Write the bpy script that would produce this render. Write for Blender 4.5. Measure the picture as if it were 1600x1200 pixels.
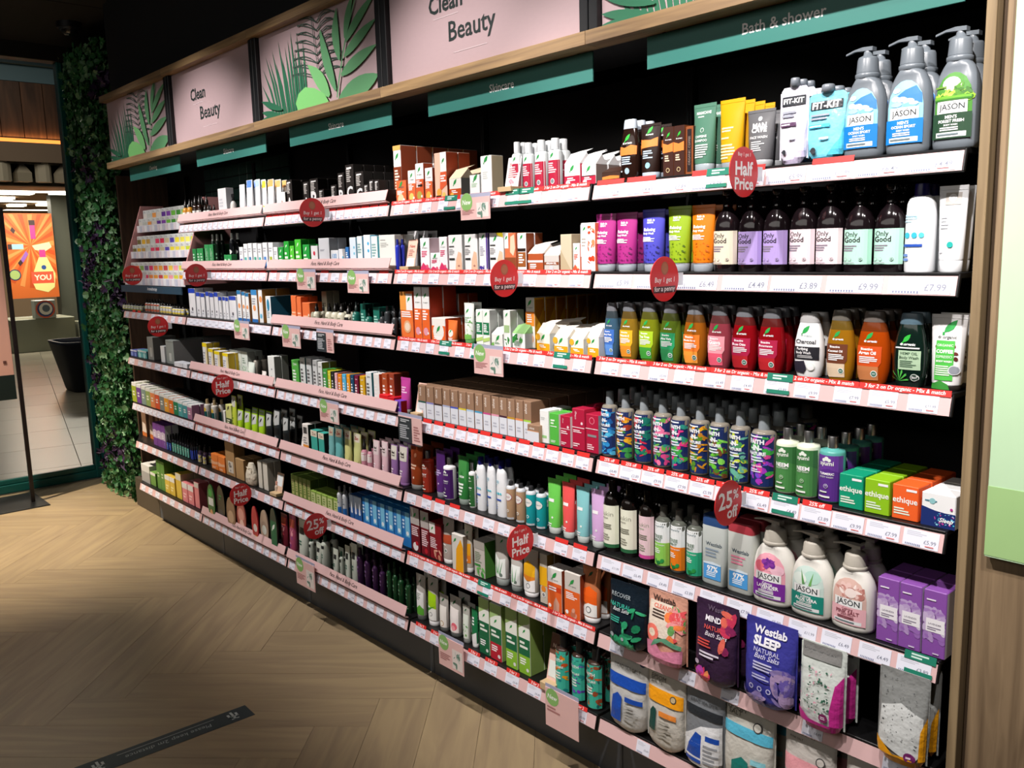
import bpy, math, random
from mathutils import Vector, Matrix
R = math.radians
random.seed(7)
for o in list(bpy.data.objects): bpy.data.objects.remove(o)
SC = bpy.context.scene
COL = SC.collection

# ---------------------------------------------------------------- camera, world, lights, exposure
cam_d = bpy.data.cameras.new('camera'); cam = bpy.data.objects.new('camera', cam_d); COL.objects.link(cam)
cam_d.sensor_fit = 'HORIZONTAL'; cam_d.sensor_width = 36.0; cam_d.lens = 36.0 * 1368.92 / 1600
yaw, pit, rol = R(-48.4763), R(8.771), R(-1.4849)
Fw = Vector((math.sin(yaw) * math.cos(pit), math.cos(yaw) * math.cos(pit), -math.sin(pit)))
Rt = Vector((math.cos(yaw), -math.sin(yaw), 0)); Up = Rt.cross(Fw)
R2 = Rt * math.cos(rol) + Up * math.sin(rol); U2 = -Rt * math.sin(rol) + Up * math.cos(rol)
m = Matrix((R2, U2, -Fw)).transposed().to_4x4(); m.translation = Vector((1.7143, -1.8258, 1.6885))
cam.matrix_world = m
cam_d.clip_start = 0.02; cam_d.clip_end = 200
SC.camera = cam

w = bpy.data.worlds.new('world'); SC.world = w; w.use_nodes = True
w.node_tree.nodes['Background'].inputs[0].default_value = (0.75, 0.85, 1.0, 1)
w.node_tree.nodes['Background'].inputs[1].default_value = 0.02
SC.view_settings.view_transform = 'Standard'; SC.view_settings.look = 'None'
SC.view_settings.exposure = 0.0; SC.view_settings.gamma = 1.0; SC.view_settings.use_curve_mapping = False
SC.cycles.use_denoising = True
SC.cycles.max_bounces = 6; SC.cycles.transmission_bounces = 6; SC.cycles.transparent_max_bounces = 8
SC.cycles.sample_clamp_indirect = 4.0; SC.cycles.caustics_reflective = False; SC.cycles.caustics_refractive = False

def spot(name, loc, target, energy, size=62, blend=0.7, color=(1, .93, .9), radius=0.035):
    d = bpy.data.lights.new(name, 'SPOT'); d.energy = energy; d.spot_size = R(size); d.spot_blend = blend
    d.color = color; d.shadow_soft_size = radius
    o = bpy.data.objects.new(name, d); COL.objects.link(o); o.location = loc
    o.rotation_euler = (Vector(target) - Vector(loc)).to_track_quat('-Z', 'Y').to_euler(); return o
def area(name, loc, target, energy, sx, sy, color=(1, .95, .9)):
    d = bpy.data.lights.new(name, 'AREA'); d.energy = energy; d.shape = 'RECTANGLE'; d.size = sx; d.size_y = sy
    d.color = color
    o = bpy.data.objects.new(name, d); COL.objects.link(o); o.location = loc
    o.rotation_euler = (Vector(target) - Vector(loc)).to_track_quat('-Z', 'Y').to_euler(); return o
# ceiling spotlights aimed at the shelves, one or two to a bay
for k, (x, tx, e) in enumerate([(-3.75, -3.4, 66), (-2.75, -2.55, 160), (-1.75, -1.6, 150), (-0.75, -0.55, 160), (0.25, 0.3, 160), (1.15, 0.75, 165)]):
    spot('shelf_spotlight', (x, -1.2, 3.12), (tx, 0.0, 1.62), e)
spot('floor_spotlight', (-4.6, -1.4, 3.1), (-4.35, -0.75, 0), 900, 60, 1.0, (1, .86, .68))
spot('wall_spotlight', (1.7, -1.0, 3.12), (1.55, 0.0, 2.1), 170, 60, 0.8)
spot('ivy_spotlight', (-4.0, -1.3, 3.1), (-4.9, 0.1, 1.3), 100, 42, 0.9)
area('cove_light', (-13.94, 2.2, 3.615), (-13.97, 2.2, 4.6), 9, 5.5, .04, (1, .45, .15))
area('shop_ambient', (-1.0, -3.6, 3.0), (-1.4, -1.0, .3), 46, 6, 1.6, (1, .94, .88))
area('mall_fill_light', (-10.5, 1.0, 5.15), (-10.5, 1.2, 0), 150, 4, 6, (1, .88, .74))  # area lamp added out of view to light the mall
for k, (x, y) in enumerate([(-16.5, 2.6), (-19.5, 3.4), (-23, 4.4)]): area('store_light', (x, y, 2.955), (x, y, 0), 170, .5, 1.8, (1, .88, .74))

# ---------------------------------------------------------------- helpers
def lin(h):
    if len(h) == 3: h = ''.join(c * 2 for c in h)
    v = [int(h[i:i + 2], 16) / 255 for i in (0, 2, 4)]
    return tuple(x / 12.92 if x <= .04045 else ((x + .055) / 1.055) ** 2.4 for x in v) + (1.0,)
MATS = {}
def mat(name, rough=.5, col=None, metal=0, trans=0, coat=0, bump=0, bscale=60, spec=.5, emis=None, noise=0, ior=1.45):
    """one procedural material; with col None the colour comes from each face's own paint"""
    if name in MATS: return MATS[name]
    M = bpy.data.materials.new(name); M.use_nodes = True; nt = M.node_tree; N = nt.nodes; L = nt.links
    b = N['Principled BSDF']; b.inputs['Roughness'].default_value = rough; b.inputs['Metallic'].default_value = metal
    b.inputs['Transmission Weight'].default_value = trans; b.inputs['Coat Weight'].default_value = coat
    b.inputs['Specular IOR Level'].default_value = spec; b.inputs['IOR'].default_value = ior
    if col is None:
        a = N.new('ShaderNodeAttribute'); a.attribute_name = 'Col'; src = a.outputs['Color']
    else:
        a = N.new('ShaderNodeRGB'); a.outputs[0].default_value = lin(col); src = a.outputs[0]
    if noise:
        n = N.new('ShaderNodeTexNoise'); n.inputs['Scale'].default_value = bscale; n.inputs['Detail'].default_value = 4
        mr = N.new('ShaderNodeMapRange'); mr.inputs[3].default_value = 1 - noise; mr.inputs[4].default_value = 1 + noise
        L.new(n.outputs[0], mr.inputs[0]); mx = N.new('ShaderNodeVectorMath'); mx.operation = 'SCALE'
        L.new(src, mx.inputs[0]); L.new(mr.outputs[0], mx.inputs[3]); src = mx.outputs[0]
    L.new(src, b.inputs['Base Color'])
    if emis:
        L.new(src, b.inputs['Emission Color']); b.inputs['Emission Strength'].default_value = emis
    if bump:
        n2 = N.new('ShaderNodeTexNoise'); n2.inputs['Scale'].default_value = bscale; n2.inputs['Detail'].default_value = 3
        tc = N.new('ShaderNodeTexCoord'); L.new(tc.outputs['Object'], n2.inputs[0])
        bp = N.new('ShaderNodeBump'); bp.inputs['Strength'].default_value = bump; bp.inputs['Distance'].default_value = .01
        L.new(n2.outputs[0], bp.inputs['Height']); L.new(bp.outputs[0], b.inputs['Normal'])
    MATS[name] = M; return M
CARD = mat('printed_card', .45, noise=.03, bscale=40)
PLAS = mat('moulded_plastic', .32, noise=.02, bscale=30)
GLOS = mat('glossy_bottle', .12, coat=.6)
CLEA = mat('tinted_clear_plastic', .1, trans=.4, ior=1.3)
FOIL = mat('pouch_film', .3, bump=.6, bscale=28)
CHRM = mat('chrome_cap', .33, metal=1)
BLAK = mat('black_steel', .45, '0b0b0c')
MM = {'card': CARD, 'plas': PLAS, 'glos': GLOS, 'clea': CLEA, 'foil': FOIL, 'chrm': CHRM}

def wood(name, c1, c2, scale=(2, 40, 2), rough=.5, rot=(0, 0, 0), bumps=.15, var=(.86, 1.12)):
    M = bpy.data.materials.new(name); M.use_nodes = True; nt = M.node_tree; N = nt.nodes; L = nt.links
    b = N['Principled BSDF']; b.inputs['Roughness'].default_value = rough
    tc = N.new('ShaderNodeTexCoord'); mp = N.new('ShaderNodeMapping'); mp.inputs['Scale'].default_value = scale; mp.inputs['Rotation'].default_value = rot
    oi = N.new('ShaderNodeObjectInfo'); va = N.new('ShaderNodeVectorMath'); va.operation = 'ADD'
    vs = N.new('ShaderNodeVectorMath'); vs.operation = 'SCALE'; vs.inputs[0].default_value = (13, 7, 19)
    L.new(oi.outputs['Random'], vs.inputs[3]); L.new(tc.outputs['Object'], va.inputs[0]); L.new(vs.outputs[0], va.inputs[1])
    L.new(va.outputs[0], mp.inputs[0])
    n = N.new('ShaderNodeTexNoise'); n.inputs['Scale'].default_value = 1.6; n.inputs['Detail'].default_value = 8; n.inputs['Distortion'].default_value = .8
    L.new(mp.outputs[0], n.inputs[0])
    cr = N.new('ShaderNodeValToRGB'); cr.color_ramp.elements[0].position = .32; cr.color_ramp.elements[1].position = .68
    cr.color_ramp.elements[0].color = lin(c1); cr.color_ramp.elements[1].color = lin(c2); L.new(n.outputs[0], cr.inputs[0])
    mr = N.new('ShaderNodeMapRange'); mr.inputs[3].default_value = var[0]; mr.inputs[4].default_value = var[1]; L.new(oi.outputs['Random'], mr.inputs[0])
    mx = N.new('ShaderNodeVectorMath'); mx.operation = 'SCALE'; L.new(cr.outputs[0], mx.inputs[0]); L.new(mr.outputs[0], mx.inputs[3])
    L.new(mx.outputs[0], b.inputs['Base Color'])
    bp = N.new('ShaderNodeBump'); bp.inputs['Strength'].default_value = bumps; bp.inputs['Distance'].default_value = .003
    L.new(n.outputs[0], bp.inputs['Height']); L.new(bp.outputs[0], b.inputs['Normal']); return M

class MB:
    def __init__(s): s.v = []; s.f = []; s.c = []; s.m = []; s.s = []; s.mats = []
    def mi(s, m):
        if m not in s.mats: s.mats.append(m)
        return s.mats.index(m)
    def face(s, idx, col, m, smooth=False): s.f.append(idx); s.c.append(col); s.m.append(s.mi(m)); s.s.append(smooth)
    def quad(s, pts, col, m):
        n = len(s.v); s.v += [tuple(p) for p in pts]; s.face(tuple(range(n, n + len(pts))), col, m)
    def box(s, x0, x1, y0, y1, z0, z1, col='fff', m=CARD, ch=0, M=None):
        col = lin(col) if isinstance(col, str) else col
        n = len(s.v)
        if ch:
            P = []
            for z, k in ((z0, ch), (z0 + ch, 0), (z1 - ch, 0), (z1, ch)):
                P += [(x0 + ch, y0 + k, z), (x1 - ch, y0 + k, z), (x1 - k, y0 + ch, z), (x1 - k, y1 - ch, z),
                      (x1 - ch, y1 - k, z), (x0 + ch, y1 - k, z), (x0 + k, y1 - ch, z), (x0 + k, y0 + ch, z)]
            s.v += [tuple(M @ Vector(p)) if M else p for p in P]
            for r in range(3):
                for i in range(8):
                    a, b2 = n + r * 8 + i, n + r * 8 + (i + 1) % 8
                    s.face((a, b2, b2 + 8, a + 8), col, m)
            s.face(tuple(n + i for i in range(7, -1, -1)), col, m); s.face(tuple(n + 24 + i for i in range(8)), col, m)
            return
        P = [(x0, y0, z0), (x1, y0, z0), (x1, y1, z0), (x0, y1, z0), (x0, y0, z1), (x1, y0, z1), (x1, y1, z1), (x0, y1, z1)]
        s.v += [tuple(M @ Vector(p)) if M else p for p in P]
        for q in ((3, 2, 1, 0), (4, 5, 6, 7), (0, 1, 5, 4), (1, 2, 6, 5), (2, 3, 7, 6), (3, 0, 4, 7)):
            s.face(tuple(n + i for i in q), col, m)
    def loft(s, prof, n=2., seg=20, col='fff', m=PLAS, cx=0, cy=0, wob=0, caps=True):
        """prof: (z, a, b) rings of superellipses; a ring may carry its own colour as 4th item"""
        col = lin(col) if isinstance(col, str) else col
        base = len(s.v); rnd = random.Random(5)
        for r in prof:
            z, a, b = r[:3]
            for i in range(seg):
                t = 2 * math.pi * i / seg; c, si = math.cos(t), math.sin(t); e = 2. / n
                x = a * math.copysign(abs(c) ** e, c); y = b * math.copysign(abs(si) ** e, si)
                if wob: x += rnd.uniform(-wob, wob); y += rnd.uniform(-wob, wob)
                s.v.append((cx + x, cy + y, z))
        for k in range(len(prof) - 1):
            cc = lin(prof[k][3]) if len(prof[k]) > 3 else col
            if prof[k][0] == prof[k + 1][0] and prof[k][1] == prof[k + 1][1]: continue
            for i in range(seg):
                a, b2 = base + k * seg + i, base + k * seg + (i + 1) % seg
                s.face((a, b2, b2 + seg, a + seg), cc, m, True)
        if caps:
            for r0, rev in ((0, True), (len(prof) - 1, False)):
                q = [base + r0 * seg + i for i in range(seg)]; nn = len(s.v)
                s.v += [s.v[i] for i in q]; q = list(range(nn, nn + seg))
                s.face(tuple(reversed(q)) if rev else tuple(q), col, m)
    def tube(s, pts, r, seg=8, col='fff', m=PLAS):
        col = lin(col) if isinstance(col, str) else col
        base = len(s.v); P = [Vector(p) for p in pts]
        for k, p in enumerate(P):
            d = (P[min(k + 1, len(P) - 1)] - P[max(k - 1, 0)]).normalized()
            a = d.orthogonal().normalized() if k == 0 else (a - d * a.dot(d)).normalized()
            b = d.cross(a); rr = r[k] if isinstance(r, (list, tuple)) else r
            for i in range(seg):
                t = 2 * math.pi * i / seg; s.v.append(tuple(p + (a * math.cos(t) + b * math.sin(t)) * rr))
        for k in range(len(P) - 1):
            for i in range(seg):
                q, q2 = base + k * seg + i, base + k * seg + (i + 1) % seg; s.face((q, q2, q2 + seg, q + seg), col, m, True)
        s.face(tuple(base + i for i in range(seg - 1, -1, -1)), col, m); s.face(tuple(base + (len(P) - 1) * seg + i for i in range(seg)), col, m)
    def mesh(s, name):
        me = bpy.data.meshes.new(name); me.from_pydata(s.v, [], s.f)
        for m in s.mats: me.materials.append(m)
        if s.f:
            me.polygons.foreach_set('material_index', s.m); me.polygons.foreach_set('use_smooth', s.s)
            a = me.attributes.new('Col', 'FLOAT_COLOR', 'FACE')
            a.data.foreach_set('color', [x for c in s.c for x in (lin(c) if isinstance(c, str) else c)])
        me.update(); return me

# lettering: built-in font, turned into triangles and laid on the surface it is printed on
_T = {}
def glyphs(txt, bold=0., shear=0.):
    k = (txt, bold, shear)
    if k not in _T:
        c = bpy.data.curves.new('t', 'FONT'); c.body = txt; c.resolution_u = 2; c.offset = bold; c.fill_mode = 'FRONT'; c.shear = shear
        c.space_line = .82; c.align_x = 'CENTER'
        o = bpy.data.objects.new('t', c); me = bpy.data.meshes.new_from_object(o)
        v = [tuple(x.co)[:2] for x in me.vertices]; f = [tuple(p.vertices) for p in me.polygons]
        bpy.data.objects.remove(o); bpy.data.curves.remove(c); bpy.data.meshes.remove(me)
        if not v: v = [(0, 0), (1, 0), (0, 1)]; f = []
        x0, x1 = min(p[0] for p in v), max(p[0] for p in v); y0, y1 = min(p[1] for p in v), max(p[1] for p in v); W = (x1 - x0) or 1
        _T[k] = ([((p[0] - (x0 + x1) / 2) / W, (p[1] - (y0 + y1) / 2) / W) for p in v], f, (y1 - y0) / W)
    return _T[k]

class Surf:
    """front surface of a body: (u, z) in metres -> point"""
    def __init__(s, prof=None, n=2., d=0, w=0, h=0): s.p = prof; s.n = n; s.d = d; s.w = w; s.h = h
    def __call__(s, u, z, off):
        if s.p is None: return (u, -s.d / 2 - off, z)
        p = s.p; zz = min(max(z, p[0][0]), p[-1][0]); a, b = p[-1][1], p[-1][2]
        for q, r in zip(p, p[1:]):
            if q[0] <= zz <= r[0] and r[0] > q[0]:
                t = (zz - q[0]) / (r[0] - q[0]); a = q[1] + (r[1] - q[1]) * t; b = q[2] + (r[2] - q[2]) * t; break
        k = min(abs(u) / max(a, 1e-6), .995)
        yy = b * (1 - k ** s.n) ** (1 / s.n)
        x = max(-a * .995, min(a * .995, u))
        return (x * (1 + off / max(a, .004)) if k > .7 else x, -yy - off, z)

def clip(poly, ax, lim, sign):
    out = []
    for p, q in zip(poly, poly[1:] + poly[:1]):
        a, b = sign * (p[ax] - lim) <= 0, sign * (q[ax] - lim) <= 0
        if a: out.append(p)
        if a != b:
            t = (lim - p[ax]) / (q[ax] - p[ax]); out.append((p[0] + (q[0] - p[0]) * t, p[1] + (q[1] - p[1]) * t))
    return out
def prints(mb, S, w, h, ops, off0=.0006, m=CARD):
    """flat print: u in percent of width from the middle, v in percent of height"""
    off = off0
    curved = S.p is not None
    ust = max(4.5, min(16, .55 / w)) if curved else 999; vst = 9; inc = .0002 if curved else .00012
    for op in ops:
        k = op[0]; side = k[0] == 's' and len(k) > 1
        if side: k = k[1:]
        if side:
            sw = S.d
            def F(u, v, o=None, sw=sw): return (w / 2 + (off if o is None else o), u / 100 * sw, v / 100 * h)
            W = sw
        else:
            def F(u, v, o=None): return S(u / 100 * w, v / 100 * h, off if o is None else o)
            W = w
        def poly(pts, col):
            c = lin(col); n0 = len(mb.v); mb.v += [F(*p) for p in pts]; mb.face(tuple(range(n0, n0 + len(pts))), c, m)
        def fan(pts, col):
            c = lin(col); cu = sum(p[0] for p in pts) / len(pts); cv = sum(p[1] for p in pts) / len(pts)
            if not curved or side: return poly(pts, col)
            ua, ub = min(p[0] for p in pts), max(p[0] for p in pts); va, vb = min(p[1] for p in pts), max(p[1] for p in pts)
            if ub - ua > ust or vb - va > vst:
                nu = max(1, math.ceil((ub - ua) / ust)); nv = max(1, math.ceil((vb - va) / vst))
                for i in range(nu):
                    q = clip(clip(list(pts), 0, ua + (ub - ua) * i / nu, -1), 0, ua + (ub - ua) * (i + 1) / nu, 1) if nu > 1 else list(pts)
                    if len(q) < 3: continue
                    for j in range(nv):
                        q2 = clip(clip(q, 1, va + (vb - va) * j / nv, -1), 1, va + (vb - va) * (j + 1) / nv, 1) if nv > 1 else q
                        if len(q2) >= 3: poly(q2, col)
                return
            n0 = len(mb.v); mb.v.append(F(cu, cv)); mb.v += [F(*p) for p in pts]; n = len(pts)
            for i in range(n): mb.face((n0, n0 + 1 + i, n0 + 1 + (i + 1) % n), c, m)
        def rect(u0, v0, u1, v1, col, top=None):
            nx = max(1, math.ceil(abs(u1 - u0) / ust)) if curved and not side else 1; nz = max(1, math.ceil(abs(v1 - v0) / vst)) if curved and not side else 1
            if top: nx = max(nx, 8)
            c = lin(col); n0 = len(mb.v)
            for j in range(nz + 1):
                for i in range(nx + 1):
                    u = u0 + (u1 - u0) * i / nx; vt = v1
                    if top: vt = v1 + top * (math.cos((u - (u0 + u1) / 2) / abs(u1 - u0) * math.pi) - 1) if top > 0 else v1 + abs(top) * math.sin(i / nx * 5)
                    mb.v.append(F(u, v0 + (vt - v0) * j / nz))
            for j in range(nz):
                for i in range(nx):
                    a = n0 + j * (nx + 1) + i; mb.face((a, a + 1, a + nx + 2, a + nx + 1), c, m)
        asp = W / h
        if k == 'r': rect(*op[1:])
        elif k == 'c':
            _, u, v, r, col = op[:5]; poly_n = 14; e = op[5] if len(op) > 5 else 1
            fan([(u + r * math.cos(t * 2 * math.pi / poly_n), v + r * e * math.sin(t * 2 * math.pi / poly_n) * asp) for t in range(poly_n)], col)
        elif k == 't':
            _, u, v, sz, col, txt = op[:6]; g, f, hh = glyphs(txt, op[6] if len(op) > 6 else .0, op[7] if len(op) > 7 else 0)
            c = lin(col); n0 = len(mb.v); mb.v += [F(u + p[0] * sz, v + p[1] * sz * asp) for p in g]
            for q in f: mb.face(tuple(n0 + i for i in q), c, m)
        elif k == 'v':      # upright lettering read from below
            _, u, v, sz, col, txt = op[:6]; g, f, hh = glyphs(txt, .01)
            c = lin(col); n0 = len(mb.v); mb.v += [F(u - p[1] * sz / asp, v + p[0] * sz) for p in g]
            for q in f: mb.face(tuple(n0 + i for i in q), c, m)
        elif k == 'b':      # lines of small type
            _, u0, v0, u1, v1, col, n = op[:7]; rr = random.Random(int(abs(u0 * 7 + v0 * 3)) + n)
            for i in range(n):
                v = v1 - (v1 - v0) * (i + .5) / n; t = (v1 - v0) / n * .28; L_ = u0 + (u1 - u0) * rr.uniform(.55, 1)
                rect(u0, v - t, L_, v + t, col)
        elif k == 'l':      # leaf mark
            _, u, v, s_, col = op[:5]
            pts = [(-.5, -.5), (-.1, -.42), (.25, -.2), (.45, .2), (.5, .6), (.1, .45), (-.25, .2), (-.42, -.1)]
            fan([(u + a * s_, v + b * s_ * asp) for a, b in pts], col)
            rect(u - s_ * .62, v - s_ * asp * .72, u - s_ * .42, v - s_ * asp * .45, col)
        elif k == 'p': fan(op[2], op[1])
        elif k == 'q':
            _, col, L1, R1 = op; c = lin(col); n0 = len(mb.v)
            for a_, b_ in zip(L1, R1): mb.v += [F(*a_), F(*b_)]
            for i in range(len(L1) - 1): mb.face((n0 + 2 * i, n0 + 2 * i + 1, n0 + 2 * i + 3, n0 + 2 * i + 2), c, m)
        elif k == 'w':      # a drawn line
            _, col, wd, pts = op; c = lin(col); n0 = len(mb.v)
            for i, p in enumerate(pts):
                q = pts[min(i + 1, len(pts) - 1)]; r_ = pts[max(i - 1, 0)]; dx, dy = (q[0] - r_[0]), (q[1] - r_[1]) / asp; L_ = math.hypot(dx, dy) or 1
                nx_, ny_ = -dy / L_ * wd, dx / L_ * wd * asp; mb.v += [F(p[0] + nx_, p[1] + ny_), F(p[0] - nx_, p[1] - ny_)]
            for i in range(len(pts) - 1): mb.face((n0 + 2 * i, n0 + 2 * i + 1, n0 + 2 * i + 3, n0 + 2 * i + 2), c, m)
        elif k == 'f':      # scattered leaves and petals
            _, seed, n, cols, u0, v0, u1, v1, s_ = op; rr = random.Random(seed)
            for i in range(n):
                u, v = rr.uniform(u0, u1), rr.uniform(v0, v1); a = rr.uniform(0, 6.28); q = s_ * rr.uniform(.6, 1.25); cc = cols[i % len(cols)]; wd = rr.choice((.28, .4, .75))
                pts = [(u + q * (math.cos(t) * math.cos(a) - wd * math.sin(t) * math.sin(a)), v + q * asp * (math.cos(t) * math.sin(a) + wd * math.sin(t) * math.cos(a))) for t in [j * .785 for j in range(8)]]
                off += .00001
                fan([(max(-49, min(49, a_)), max(.5, min(99.5, b_))) for a_, b_ in pts], cc)
        off += inc
    return mb

def link(o, parent=None):
    COL.objects.link(o)
    if parent: o.parent = parent
    return o
def ob(name, me, parent=None, loc=None, label=None, cat=None, group=None, kind=None, rz=0):
    if isinstance(me, MB): me = me.mesh(name)
    o = bpy.data.objects.new(name, me); link(o, parent)
    if loc: o.location = loc
    if rz: o.rotation_euler = (0, 0, rz)
    if label: o['label'] = label
    if cat: o['category'] = cat
    if group: o['group'] = group
    if kind: o['kind'] = kind
    return o
def empty(name, loc, label, cat, group=None, kind=None): return ob(name, None, None, loc, label, cat, group, kind)

# ---------------------------------------------------------------- room shell
ZR = [1.817, 1.572, 1.327, 1.035, .745, .498, .220]          # lower edges of the seven price rails
OAK = wood('oak_board', '6b5842', '9a8365', (26, 26, 1.2), .55)
OAKH = wood('oak_rail', '786046', 'a3865e', (1.5, 30, 30), .5)
OAKE = wood('oak_edge', '7d6a4e', 'a08a68', (30, 30, 1.2), .55)
FLW = wood('floor_plank_wood', '8f7c62', 'a5916f', (1.2, 13, 6), .42, bumps=.05, var=(.93, 1.06))
FLW2 = wood('floor_plank_wood_crosswise', '8f7c62', 'a5916f', (13, 1.2, 6), .42, bumps=.05, var=(.93, 1.06))
CEIL = mat('ceiling_tile_paint', .9, '2e2c2a', noise=.06, bscale=3)
DARKP = mat('dark_frame_paint', .5, '0e1013')
GRN = mat('green_frame_enamel', .3, '175a55', noise=.05, bscale=8)

# floor: herringbone planks laid at 45 degrees, cut off at the shopfront
fl = MB(); fl.box(-5.42, 2.6, -4.2, .72, -.04, -.004, '4a4034', mat('floor_screed', .9, '4a4034'))
floor = ob('floor', fl, kind='structure')
W_, NP = .2, 6
ca = math.cos(R(45.5)); sa = math.sin(R(45.5))
_pc = 0
for i in range(-45, 30):
    for j in range(-40, 40):
        s = (i - j) % (2 * NP)
        if s == 0: r = (i, j, i + NP, j + 1); mt = FLW
        elif s == 2 * NP - 1: r = (i, j, i + 1, j + NP); mt = FLW2
        else: continue
        g = .0006
        x0, y0, x1, y1 = r[0] * W_ + g, r[1] * W_ + g, r[2] * W_ - g, r[3] * W_ - g
        cxx, cyy = (x0 + x1) / 2, (y0 + y1) / 2; wx, wy = cxx * ca - cyy * sa, cxx * sa + cyy * ca
        if not (-6.3 < wx < .9 and -2.6 < wy < 1.1): continue
        P = [(x * ca - y * sa, x * sa + y * ca) for x, y in ((x0, y0), (x1, y0), (x1, y1), (x0, y1))]
        P = clip(clip(P, 0, -5.42, -1), 1, .3, 1)
        if len(P) < 3: continue
        inv = [((x - wx) * ca + (y - wy) * sa, -(x - wx) * sa + (y - wy) * ca) for x, y in P]
        b = MB(); n = len(inv); dz = random.uniform(0, .0007)
        b.v = [(x, y, -.004) for x, y in inv] + [(x, y, dz) for x, y in inv]
        b.face(tuple(range(n, 2 * n)), lin('fff'), mt)
        for k in range(n): b.face((k, (k + 1) % n, n + (k + 1) % n, n + k), lin('fff'), mt)
        ob('plank', b, floor, (wx, wy, 0), rz=R(45.5)); _pc += 1

# wall behind the shelves, right-hand wall, ceiling
b = MB(); b.box(-5.6, 1.02, .6, .72, 0, 3.3, '0c0d0f', mat('black_wall_paint', .75, '0c0d0f')); ob('wall_back', b, kind='structure')
b = MB(); b.box(2.45, 2.57, -4.3, .2, 0, 3.3, '35322e', mat('grey_wall_paint', .8, '35322e')); ob('wall_right', b, kind='structure')
b = MB(); b.box(-5.6, 2.57, -4.3, -4.2, 0, 3.3, '35322e', mat('grey_wall_paint')); ob('wall_front', b, kind='structure')
c_ = MB(); c_.box(-5.6, 2.6, -4.3, .72, 3.26, 3.34, '151515', mat('ceiling_void', .9, '131313')); ceil = ob('ceiling', c_, kind='structure')
tm = MB(); tm.box(-.594, .594, -.594, .594, -.01, .01, '2e2c2a', CEIL, .004); tmesh = tm.mesh('ceiling_tile')
for i in range(7):
    for j in range(4):
        ob('ceiling_tile', tmesh, ceil, (-4.85 + i * 1.2, .05 - j * 1.2 if j else .0, 3.245 if j else 3.243))
# oak clad wall beside the unit
rw = MB(); rw.box(1.062, 2.45, .02, .14, 0, 3.26, '6b5842', mat('wall_carcass', .8, '3a3026')); clad = ob('wall_oak', rw, kind='structure')
x = 1.058
for k, wd in enumerate([.125, .19, .14, .19, .16, .2, .19, .2]):
    pb = MB(); pb.box(-wd / 2 + .0012, wd / 2 - .0012, -.02, 0, -1.62, 1.62, '8a7558', OAK, .0015)
    ob('oak_board', pb, clad, (x + wd / 2, .02 + (k % 2) * .0012, 1.63)); x += wd
# end panel of the shelving run: narrow edge, recess
ep = MB(); ep.box(-.0095, .0095, 0, .56, 0, 3.1, '8a7558', OAKE, .0012)
o = ob('oak_end_panel', ep, None, (1.0315, 0, 0), 'tall narrow oak panel closing the end of the shelving unit', 'panel')
ep = MB(); ep.box(-.008, .008, -.02, .02, 0, 3.1, '4c3c2a', wood('oak_recess_shade', '3f3122', '5b4732', (30, 30, 1.2), .7)); ob('recess_shade_strip', ep, o, (.0185, .055, 0))  # darker oak colour puts the shade of the recess into the strip

# poster on the oak wall
ps = MB()
ps.box(0, 1.1, -.012, 0, 0, 2.0, 'e6f3e2', CARD, .001)
prints(ps, Surf(d=.024, w=1.1, h=2.0), 1.1, 2.0, [('r', 0, 0, 50, 7.2, 'b4d69a')])
for v in range(3): ps.box(.0, 1.1, -.0126, -.0122, 2.0 - .0, 2.0, 'fff', CARD)
psb = MB(); psb.box(0, 1.1, -.012, 0, 0, 2.0, 'bfe0b8', CARD, .001)
psb.box(0, 1.1, -.0128, -.0121, .004, .145, 'a3c988', CARD)
ob('poster', psb, None, (1.0805, -.006, 1.058), 'pale green poster with a darker green foot hanging on the oak wall', 'poster')

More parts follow.
